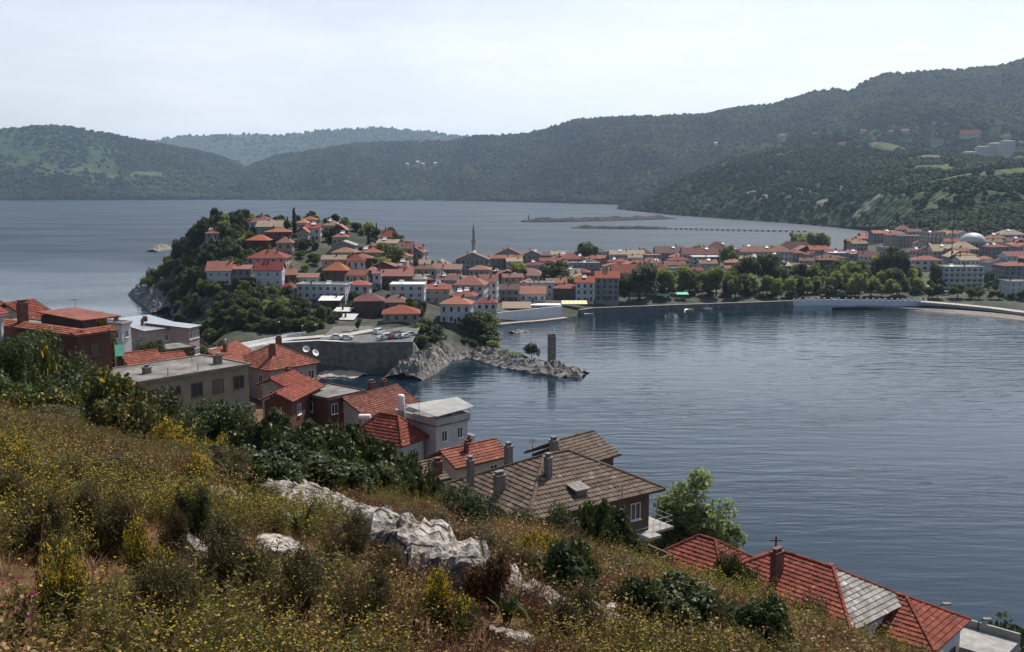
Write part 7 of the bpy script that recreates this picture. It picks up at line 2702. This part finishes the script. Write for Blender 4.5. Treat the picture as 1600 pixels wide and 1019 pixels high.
def shrub_proto(kind, k):
    key = (kind, k)
    if key in SHRUB_PROTO:
        return SHRUB_PROTO[key]
    sd = 300 + k * 7 + sum(map(ord, kind))
    n, per, size, asp = {'laurel': (75, 170, 0.055, 0.55), 'olive': (70, 170, 0.045, 0.6), 'rust': (46, 110, 0.045, 0.6), 'juniper': (70, 190, 0.040, 0.35), 'heath': (70, 150, 0.038, 0.3), 'broom': (70, 150, 0.042, 0.3)}[kind]
    c, r = crown_clumps(sd, n, 1.0, 1.0, 0.62, 0.55, 0.26, low=-0.8, lobes=8)
    c[:, 2] = np.maximum(c[:, 2], 0.12)
    V, Q = leaves(c, r, per, size, sd, up=0.35, aspect=asp)
    mid = np.zeros(len(Q), int)
    mats = [SH[kind]]
    if kind in ('broom', 'olive'):
        rg = np.random.default_rng(sd)
        cz = V[Q[:, 0]][:, 2]
        fl = (rg.random(len(Q)) < (0.42 if kind == 'broom' else 0.07) * smooth(0.35, 0.95, cz))
        mid[fl] = 1
        mats.append(YELLOW)
    foliage = mesh_np('foliage', V, Q, mats, mid)
    rr = random.Random(sd)
    b = MB()
    for q in range(9):
        a = rr.uniform(0, 6.28)
        L = rr.uniform(0.35, 0.75)
        b.tube([(0.05 * math.cos(a), 0.05 * math.sin(a), -0.25), (L * 0.4 * math.cos(a), L * 0.4 * math.sin(a), 0.35), (L * math.cos(a), L * math.sin(a), 0.8)], [0.03, 0.02, 0.008], 5)
    SHRUB_PROTO[key] = (foliage, b.mesh('stem', BARK))
    return SHRUB_PROTO[key]


SHRUB_N = 0


def shrub(kind, u, vtop, wpx, label, vbase=None, Y=None, name='shrub', group=None):
    """shrub whose top shows at (u, vtop); it stands on the slope at pixel row vbase, or at depth Y"""
    global SHRUB_N
    if Y is None:
        q = hill_pt(u, vbase)
        Y = 34.0 if q is None or q.y > 60 else q.y
    p = at(u, vtop, Y)
    z = float(hill_z(p.x, Y))
    h = max(0.5, p.z - z)
    w = wpx / 2 * Y / F_PX * 1.12
    SHRUB_N += 1
    t = thing(name, label, 'shrub', (p.x, Y, z), random.Random(SHRUB_N).uniform(0, 6.28), group)
    f, st = shrub_proto(kind, SHRUB_N % 3)
    t.scale = (w / 1.12, w / 1.12, h / 1.22)
    link('foliage', f, t)
    link('stem', st, t)
    ROCKS.append((p.x, Y, w * 0.55))
    return t


G_L, G_J = 'glossy laurel thicket', 'dark pines by the red house'
shrub('laurel', 440, 652, 150, 'big glossy dark laurel bush in front of the dark red house', Y=40)
shrub('laurel', 520, 668, 140, 'glossy laurel bush in the thicket below the flat grey roof', Y=39)
shrub('laurel', 392, 668, 110, 'glossy laurel bush at the corner of the olive concrete house', Y=42)
shrub('laurel', 480, 700, 190, 'broad laurel bush in the shaded middle of the thicket', vbase=768)
shrub('laurel', 580, 688, 120, 'laurel bush in front of the rust-brown roof', Y=42)
shrub('laurel', 625, 712, 90, 'laurel bush below the white house with red hip roof', Y=46)
shrub('laurel', 660, 714, 76, 'rounded laurel bush against the wall of the canopy block', Y=52)
shrub('laurel', 405, 705, 110, 'low laurel bush at the uphill end of the thicket', Y=33)
shrub('laurel', 555, 715, 130, 'laurel bush at the downhill end of the thicket', Y=36)
shrub('laurel', 605, 728, 90, 'small laurel bush behind the rust-red shrub', Y=41)
shrub('laurel', 460, 672, 130, 'dense laurel bush rising in the heart of the thicket', Y=37)
shrub('laurel', 350, 690, 100, 'rounded laurel bush beside the flowering broom', Y=36)
shrub('laurel', 530, 738, 110, 'low spreading laurel skirt of the thicket', vbase=778)
shrub('laurel', 430, 735, 110, 'low spreading laurel under the tall bushes of the thicket', vbase=772)
shrub('rust', 543, 655, 62, 'reddish-leaved bush at the wall of the dark red house', Y=50)
shrub('rust', 560, 742, 110, 'low rust-red shrub behind the long limestone outcrop', Y=38)
shrub('rust', 610, 756, 80, 'rust-brown shrub next to the weathered lean-to roof', Y=40)
shrub('olive', 140, 588, 170, 'yellow-green leafy bush under the dark red house', Y=40)
shrub('olive', 60, 612, 130, 'yellow-green leafy bush beside the sunken orange roof', Y=38)
shrub('laurel', 190, 606, 100, 'dark bush at the corner below the green netting', Y=42)
tree_px(20, 505, 72, 'near', 0, 'tall dark evergreen bush before the dark red house wall', None, 0.75, zf=hill_z, name='evergreen_bush', sink=1.0)
tree_px(60, 512, 72, 'near', 1, 'dark evergreen bush in the middle of the dark red wall', None, 0.75, zf=hill_z, name='evergreen_bush', sink=1.0)
tree_px(98, 536, 74, 'near', 0, 'dark evergreen bush at the corner of the dark red house', None, 0.7, zf=hill_z, name='evergreen_bush', sink=1.0)
tree_px(-10, 520, 66, 'near', 1, 'tall dark evergreen bush under the steep red gable', None, 0.75, zf=hill_z, name='evergreen_bush', sink=1.0)
shrub('mid' if False else 'olive', 60, 545, 60, 'light-leaved bush between the dark evergreens', Y=62)
tree_px(20, 562, 55, 'near', 0, 'low dark evergreen beside the sunken orange roof', None, 0.9, zf=hill_z, name='evergreen_bush', sink=1.0)
tree_px(128, 566, 58, 'near', 1, 'dark evergreen hump above the yellow-green bush', None, 0.85, zf=hill_z, name='evergreen_bush', sink=1.0)
tree_px(232, 522, 150, 'near', 0, 'dense bush in the yard below the sheet-roofed building', None, 0.9, zf=hill_z, name='evergreen_bush', sink=1.0)
shrub('olive', 160, 489, 44, 'small leafy tree beside the flat roof of the dark red house', Y=108)
tree_px(238, 602, 58, 'near', 1, 'dark bush in front of the olive concrete wall', None, 0.9, zf=hill_z, name='evergreen_bush', sink=1.0)
tree_px(325, 606, 62, 'near', 0, 'dark bush growing up the olive concrete wall', None, 0.85, zf=hill_z, name='evergreen_bush', sink=1.0)
shrub('juniper', 290, 640, 80, 'feathery green bush in front of the olive concrete wall', Y=56)
shrub('broom', 268, 651, 110, 'broom bush covered in bright yellow flowers', Y=44)
shrub('broom', 330, 682, 90, 'smaller broom bush with scattered yellow flowers', Y=42)
shrub('juniper', 360, 672, 80, 'feathery green bush beside the flowering broom', Y=46)
shrub('juniper', 735, 765, 110, 'dark feathery shrub before the five-chimney roof', vbase=825)
shrub('juniper', 700, 762, 70, 'small dark shrub beside the lean-to roof', Y=38)
shrub('juniper', 848, 785, 112, 'flat-topped juniper below the five-chimney house', Y=34)
shrub('laurel', 930, 774, 78, 'upright dark laurel before the roof corner of the five-chimney house', Y=38)
shrub('laurel', 968, 800, 90, 'rounded dark laurel under the terrace of the five-chimney house', Y=34)
shrub('juniper', 900, 815, 80, 'dark low shrub at the foot of the two laurels', Y=38)
shrub('broom', 850, 826, 90, 'broom with a yellow flowering crest on the slope', vbase=905)
shrub('laurel', 880, 840, 150, 'large rounded dark-leaved bush beside the flowering broom', vbase=950)
shrub('laurel', 1065, 922, 180, 'wide spreading dark-leaved bush near the rock rib', vbase=1002)
shrub('laurel', 1000, 935, 90, 'dark-leaved bush joined to the wide spreading bush', vbase=985)
shrub('juniper', 1140, 868, 110, 'grey-green bush in front of the smaller red hip roof', Y=44)
shrub('juniper', 1095, 885, 60, 'grey-green bush at the foot of the poplar', Y=46)
shrub('heath', 1245, 912, 110, 'dark brownish shrub against the red tiled slope', Y=42)
shrub('heath', 1290, 950, 70, 'low brownish shrub below the grey hip end', Y=40)
shrub('laurel', 1190, 972, 110, 'dark-leaved bush on the last visible part of the slope', vbase=1030)
shrub('heath', 1100, 985, 90, 'brownish shrub beside the wide spreading bush', vbase=1018)
shrub('heath', 545, 832, 85, 'dome of brown-green heath in front of the long outcrop', vbase=893)
shrub('heath', 410, 757, 78, 'dome of brown-green heath above the stony path', vbase=815)
shrub('heath', 150, 722, 150, 'broad olive-brown heath mound on the flowery slope', vbase=768)
shrub('heath', 45, 830, 120, 'heath mound with dark hollow beneath beside the bare earth', vbase=885)
shrub('heath', 190, 800, 110, 'brown heath tuft above the bare earth', vbase=868)
shrub('heath', 265, 850, 60, 'small twiggy brown heath tuft by the low pale stones', vbase=890)
shrub('heath', 330, 868, 130, 'heath mound below the low pale stones', vbase=935)
shrub('juniper', 300, 806, 60, 'small fresh green cushion bush beside the pale stones', vbase=845)
shrub('heath', 600, 900, 80, 'heath tuft at the lower foot of the long outcrop', vbase=935)
shrub('rust', 770, 905, 90, 'reddish twiggy shrub at the lower end of the outcrop', vbase=955)
shrub('heath', 900, 965, 110, 'dry brown heath in front of the rock rib', vbase=1015)
shrub('heath', 250, 690, 120, 'olive heath mound under the flowering broom', Y=33)
shrub('heath', 60, 690, 150, 'olive heath mound before the top limestone slab', Y=24)
shrub('heath', 660, 800, 120, 'olive-brown heath behind the top of the outcrop', vbase=842)
shrub('heath', 760, 840, 120, 'olive-brown heath on the open slope below the junipers', vbase=885)
shrub('heath', 970, 885, 120, 'dry olive heath below the rounded laurel', vbase=928)
MOUNDS = [(20, 720, 100, 765), (95, 745, 90, 790), (215, 735, 90, 775), (300, 735, 80, 770), (120, 800, 80, 845), (20, 790, 70, 830), (230, 890, 90, 935), (390, 890, 110, 940), (460, 930, 120, 985), (90, 940, 120, 1000), (250, 960, 130, 1018), (560, 955, 120, 1010), (700, 950, 100, 1000), (830, 890, 80, 925), (360, 720, 70, 755)]
for i, (u, vt_, w_, vb_) in enumerate(MOUNDS):
    shrub('heath' if i % 3 else 'broom', u, vt_, w_, 'rounded olive-brown heath cushion among the yellow herbs' if i % 3 else 'low broom cushion with a few yellow flowers among the herbs', vbase=vb_, group='heath cushions among the herbs' if i % 3 else 'broom cushions among the herbs', name='cushion_shrub')
tree_px(1084, 718, 88, 'poplar', 0, 'fresh green poplar standing by the water beside the five-chimney house', None, 1.15, zf=hill_z, name='poplar_tree')
tree_px(1122, 768, 86, 'poplar', 1, 'smaller fresh green poplar leaning beside the taller one', None, 1.15, zf=hill_z, name='poplar_tree')
tree_px(1054, 762, 88, 'poplar', 2, 'bushy young poplar against the terrace of the five-chimney house', None, 1.0, zf=hill_z, name='poplar_tree')
for i, (u, v, Y) in enumerate([(1555, 972, 86), (1572, 980, 84), (1590, 990, 80)]):
    tree_px(u, v, Y, 'dark', i, 'dark tree top beyond the concrete terrace', 'dark trees below the concrete terrace', 0.7, zf=hill_z)

for u, v, Y, h, lab in [(972, 790, 72, 1.6, 'thin aerial on the eave of the five-chimney house'), (832, 706, 79, 1.0, 'short aerial beside the ridge of the five-chimney roof'), (655, 640, 112, 1.8, 'bent aerial behind the red hip roof and the canopy'), (410, 560, 158, 1.4, 'comb aerial on the roof with the pale strip'), (300, 566, 104, 1.2, 'comb aerial on the large flat grey roof'), (1150, 868, 80, 1.2, 'comb aerial in the valley of the smaller red hip roof'), (270, 497, 206, 1.5, 'aerial on the shiny galvanised roof')]:
    p = at(u, v, Y)
    aerial(lab, (p.x, p.y, p.z - 0.5), h + 0.5, u * 0.1)

# ---- herbs: yellow spurge, dry grass, twigs
def herb(seed, stems, h, spread, nleaf, ll, lw, mats, flower=0, fsize=0.02, lean=0.35, sw=0.006, fspread=0.05):
    rg = np.random.default_rng(seed)
    V, Q, M = [], [], []

    def quad(a, b_, c, d, m):
        o = len(V)
        V.extend([a, b_, c, d])
        Q.append((o, o + 1, o + 2, o + 3))
        M.append(m)
    for s in range(stems):
        th, rr_ = rg.random() * 6.28, spread * math.sqrt(rg.random()) * 0.6
        base = np.array([rr_ * math.cos(th), rr_ * math.sin(th), -0.04])
        hh_ = h * rg.uniform(0.55, 1.1)
        dr = np.array([math.cos(th) * lean * rg.uniform(0.2, 1.2), math.sin(th) * lean * rg.uniform(0.2, 1.2), 0]) + rg.normal(size=3) * 0.06
        pts = [base + np.array([dr[0] * t_ * t_, dr[1] * t_ * t_, t_]) * hh_ for t_ in (0, 0.4, 0.75, 1.0)]
        side = np.array([-math.sin(th + 0.7), math.cos(th + 0.7), 0])
        for i in range(3):
            w0, w1 = sw * (1 - 0.25 * i), sw * (1 - 0.25 * (i + 1))
            quad(pts[i] - side * w0, pts[i] + side * w0, pts[i + 1] + side * w1, pts[i + 1] - side * w1, 0)
        for q in range(nleaf):
            t_ = rg.uniform(0.2, 1.0)
            i = min(2, int(t_ * 3))
            p = pts[i] + (pts[i + 1] - pts[i]) * rg.random()
            d = rg.normal(size=3)
            d[2] = abs(d[2]) * 0.7
            d /= np.linalg.norm(d)
            e = np.cross(d, rg.normal(size=3))
            e /= np.linalg.norm(e)
            L = ll * rg.uniform(0.6, 1.2)
            quad(p, p + d * L * 0.5 + e * lw, p + d * L, p + d * L * 0.5 - e * lw, 1)
        for q in range(flower):
            p = pts[3] + rg.normal(size=3) * np.array([fspread, fspread, fspread * 0.5])
            e = rg.normal(size=3)
            nn_ = np.array([0, 0, 1.0]) + rg.normal(size=3) * 0.6
            nn_ /= np.linalg.norm(nn_)
            a = np.cross(nn_, e)
            a /= np.linalg.norm(a)
            b_ = np.cross(nn_, a)
            z_ = fsize * rg.uniform(0.6, 1.3)
            quad(p - a * z_, p - b_ * z_, p + a * z_, p + b_ * z_, 2)
    return mesh_np('herb', np.array(V), np.array(Q), mats, M)


STEM = leaf_mat('herb_stem', (0.12, 0.070, 0.030), (0.20, 0.12, 0.050), trans=0.3, jitter=0.3, scale=3)
OLIVE = leaf_mat('herb_leaf', (0.085, 0.080, 0.020), (0.155, 0.135, 0.034), trans=0.4, jitter=0.3, scale=3)
STRAW = leaf_mat('straw', (0.21, 0.125, 0.052), (0.34, 0.21, 0.095), trans=0.35, jitter=0.3, scale=3)
TWIG = leaf_mat('twig', (0.090, 0.046, 0.026), (0.16, 0.082, 0.042), trans=0.15, jitter=0.3, scale=3)
RUSTL = leaf_mat('dry_leaf', (0.16, 0.074, 0.030), (0.25, 0.12, 0.048), trans=0.35, jitter=0.3, scale=3)
FRESH = leaf_mat('fresh_blade', (0.060, 0.095, 0.020), (0.115, 0.155, 0.040), trans=0.4, jitter=0.2, scale=3)
herbs = {
    'spurge': [herb(1, 22, 0.32, 0.22, 12, 0.035, 0.004, [STEM, OLIVE, YELLOW2], 4, 0.0052, sw=0.003, fspread=0.03), herb(2, 16, 0.26, 0.18, 12, 0.035, 0.004, [STEM, OLIVE, YELLOW], 3, 0.0048, sw=0.003, fspread=0.03)],
    'leafy': [herb(3, 24, 0.26, 0.22, 16, 0.036, 0.004, [STEM, OLIVE, YELLOW2], 0, sw=0.004), herb(4, 20, 0.22, 0.20, 16, 0.034, 0.004, [STEM, OLIVE, YELLOW2], 1, 0.006, sw=0.003)],
    'dry': [herb(5, 34, 0.22, 0.20, 3, 0.05, 0.003, [STRAW, RUSTL, STRAW], 2, 0.010, lean=0.6, sw=0.003)],
    'twiggy': [herb(6, 24, 0.27, 0.20, 12, 0.026, 0.003, [TWIG, RUSTL, RUSTL], 0, lean=0.4, sw=0.004)],
}
rg = np.random.default_rng(99)
n = 25000
yy = np.sqrt(rg.uniform(3.0 ** 2, 66.0 ** 2, n))
xx = rg.uniform(-1, 1, n) * (0.57 * yy + 1.2)
# thinner with distance: far plants are larger instead
keep = rg.random(n) < np.clip(1.0 - 0.011 * (yy - 8), 0.42, 1)
keep |= yy < 8
keep &= rg.random(n) < 0.12 + 1.5 * smooth(0.40, 0.58, fbm(xx * 0.9, yy * 0.6, seed=23))
# more plants close by, where single stems show
n2 = 5200
y2 = np.sqrt(rg.uniform(3.0 ** 2, 13.0 ** 2, n2))
x2 = rg.uniform(-1, 1, n2) * (0.57 * y2 + 1.0)
xx, yy = np.concatenate([xx[keep], x2]), np.concatenate([yy[keep], y2])
bare = np.zeros(len(xx), bool)
for u, v, ru in ((150, 905, 75), (235, 898, 70), (75, 900, 40), (300, 905, 40), (420, 865, 45), (450, 905, 25), (760, 1000, 45), (720, 985, 30), (330, 790, 40), (395, 800, 30), (240, 835, 30)):
    q = hill_pt(u, v)
    r_ = ru * q.y / F_PX * 2.1
    dd = np.hypot(xx - q.x, (yy - q.y) / 2.4)
    bare |= (dd < r_ * (0.55 + 0.9 * fbm(xx * 2, yy * 2, seed=5))) & (rg.random(len(xx)) < 0.94)
for (a, b_, r_) in ROCKS:
    bare |= (np.hypot(xx - a, yy - b_) < r_) & (rg.random(len(xx)) < 0.93)
for hx, hy, hr in HOUSE_SPOTS:
    if hy < 100:
        bare |= np.hypot(xx - hx, yy - hy) < hr + 0.8
pa = fbm(xx * 0.32, yy * 0.22, seed=14) + 0.10 * (rg.random(len(xx)) - 0.5)
pb = fbm(xx * 0.5, yy * 0.33, seed=15) + 0.25 * (rg.random(len(xx)) - 0.5)
kind = np.where(pa > 0.565, 0, np.where(pb > 0.54, 1, np.where(pb > 0.46, 2, 3)))
zz = hill_z(xx, yy)
base_s = (0.65 + 0.95 * rg.random(len(xx)) ** 1.5) * (1 + 0.016 * np.clip(yy - 10, 0, 60))
NAMES = {0: ('yellow_spurge', 'yellow-topped spurge spread over the slope', 'spurge'), 1: ('olive_herb', 'olive-green herbs spread over the slope', 'leafy'), 2: ('dry_grass', 'straw-coloured dry grass on the slope', 'dry'), 3: ('brown_herb', 'brown twiggy herbs on the slope', 'twiggy')}
for k, (nm, lab, pk_) in NAMES.items():
    ps = herbs[pk_]
    for i, pr_ in enumerate(ps):
        sel = (kind == k) & ~bare & (np.arange(len(xx)) % len(ps) == i)
        scatter(nm, lab if i == 0 else lab.replace('spread', 'sprinkled'), np.stack([xx, yy, zz], 1)[sel], base_s[sel], rg.random(sel.sum()) * 6.28, pr_)
# short dry turf everywhere, also on the bare earth
n = 25000
y3 = np.sqrt(rg.uniform(3.0 ** 2, 30.0 ** 2, n))
x3 = rg.uniform(-1, 1, n) * (0.57 * y3 + 1.0)
k3 = (fbm(x3 * 0.8, y3 * 0.5, seed=31) > 0.44)
x3, y3, n = x3[k3], y3[k3], int(k3.sum())
tuft = herb(8, 16, 0.10, 0.12, 2, 0.03, 0.003, [STRAW, RUSTL, STRAW], 0, lean=0.8, sw=0.003)
scatter('dry_turf', 'short dry turf on the bare earth', np.stack([x3, y3, hill_z(x3, y3)], 1), rg.uniform(0.6, 1.4, n), rg.random(n) * 6.28, tuft)
# loose pale stones
n = 2600
y4 = np.sqrt(rg.uniform(3.5 ** 2, 26.0 ** 2, n))
x4 = rg.uniform(-1, 1, n) * (0.57 * y4 + 1.0)
w4 = fbm(x4 * 0.6, y4 * 0.4, seed=77) > 0.5
b = MB()
b.lathe([(0.02, -0.02), (0.05, -0.015), (0.06, 0.01), (0.045, 0.035), (0.01, 0.042)], n=7)
stone = b.mesh('stone', LIME)
scatter('loose_gravel', 'small loose pale stones on the bare earth', np.stack([x4, y4, hill_z(x4, y4)], 1)[w4], (0.25 + 1.1 * rg.random(n) ** 3)[w4], (rg.random(n) * 6.28)[w4], stone)

# ---- broad-bladed green clumps and pink flowers
def iris(label, u, v, s=1.0, seed=1):
    p = hill_pt(u, v)
    t = thing('iris_clump', label, 'plant', p, 0, 'broad-bladed green clumps on the slope')
    rr = random.Random(seed)
    for k in range(12):
        a = rr.uniform(0, 6.28)
        L = rr.uniform(0.22, 0.42) * s
        w = 0.017 * s
        d = Vector((math.cos(a), math.sin(a), 0))
        sd = Vector((-d.y, d.x, 0))
        ln = rr.uniform(0.25, 0.8)
        pts = [d * 0.02 + d * ln * L * q * q + Vector((0, 0, L * (q - 0.25 * ln * q ** 3))) for q in (0, 0.35, 0.7, 1.0)]
        V, Fq = [], []
        for i, q in enumerate(pts):
            ww = w * (1, 1.15, 0.8, 0.05)[i]
            V += [tuple(q - sd * ww), tuple(q + sd * ww), tuple(q + sd * ww * 0.2 + d * 0.004)]
        for i in range(3):
            o = i * 3
            Fq += [(o, o + 1, o + 4, o + 3), (o + 1, o + 2, o + 5, o + 4), (o + 2, o, o + 3, o + 5)]
        link('blade', mesh_np('blade', np.array(V), Fq, [FRESH]), t)


for i, (u, v, s, lab) in enumerate([(182, 772, 1.5, 'clump of broad green blades below the olive-brown heath mound'), (128, 775, 1.4, 'clump of broad green blades in the flowery slope above the brown tuft'), (344, 935, 1.0, 'clump of bright green blades below the heath mound'), (792, 975, 0.9, 'clump of upright green blades on the bare earth by the outcrop end'), (838, 1000, 0.9, 'clump of green blades before the rock rib'),
                                    (470, 846, 1.2, 'clump of green blades on the path beside the long outcrop'), (142, 850, 1.0, 'yellowing clump of blades above the bare earth'), (365, 765, 1.3, 'clump of green blades at the top of the stony path'), (640, 1008, 0.8, 'clump of green blades at the bottom edge of the slope')]):
    iris(lab, u, v, s * 0.95, 50 + i)
PINK = leaf_mat('pink_petal', (0.42, 0.06, 0.16), (0.55, 0.12, 0.25), trans=0.4, jitter=0.1, scale=5)
pk_mesh = herb(21, 5, 0.34, 0.08, 8, 0.06, 0.010, [STEM, OLIVE, PINK], 16, 0.006, lean=0.15, sw=0.004, fspread=0.013)
for i, (u, v, lab) in enumerate([(8, 1012, 'pink-flowered herb at the lowest edge of the slope'), (32, 1010, 'pink-flowered herb beside the yellow spurge'), (26, 1030, 'pink-flowered herb with the fullest flower heads')]):
    p = hill_pt(u, v)
    t = thing('pink_herb', lab, 'plant', p, i * 1.3, 'pink-flowered herbs on the slope')
    link('stalk', pk_mesh, t)

# ================================================================== HAZE OVER THE WATER
LOW = min(float(min(v.co.z for v in land.data.vertices)), float(np.array([v.co.z for v in hill.data.vertices]).min())) - 1.0
hz = MB().box(-14500, -600, min(LOW, -3.0), 14500, 16500, 780)
hm_, hn, hl = new_mat('haze_air')
ho = hn.new('ShaderNodeOutputMaterial')
hv = hn.new('ShaderNodeVolumePrincipled')
hv.inputs['Color'].default_value = (0.60, 0.78, 1.0, 1)
hv.inputs['Density'].default_value = 0.000052
hv.inputs['Anisotropy'].default_value = 0.5
hl.new(hv.outputs['Volume'], ho.inputs['Volume'])
hazeo = hz.build('haze', hm_)
tag(hazeo, 'thin blue summer haze over bay and mountains', 'haze', None, 'stuff')
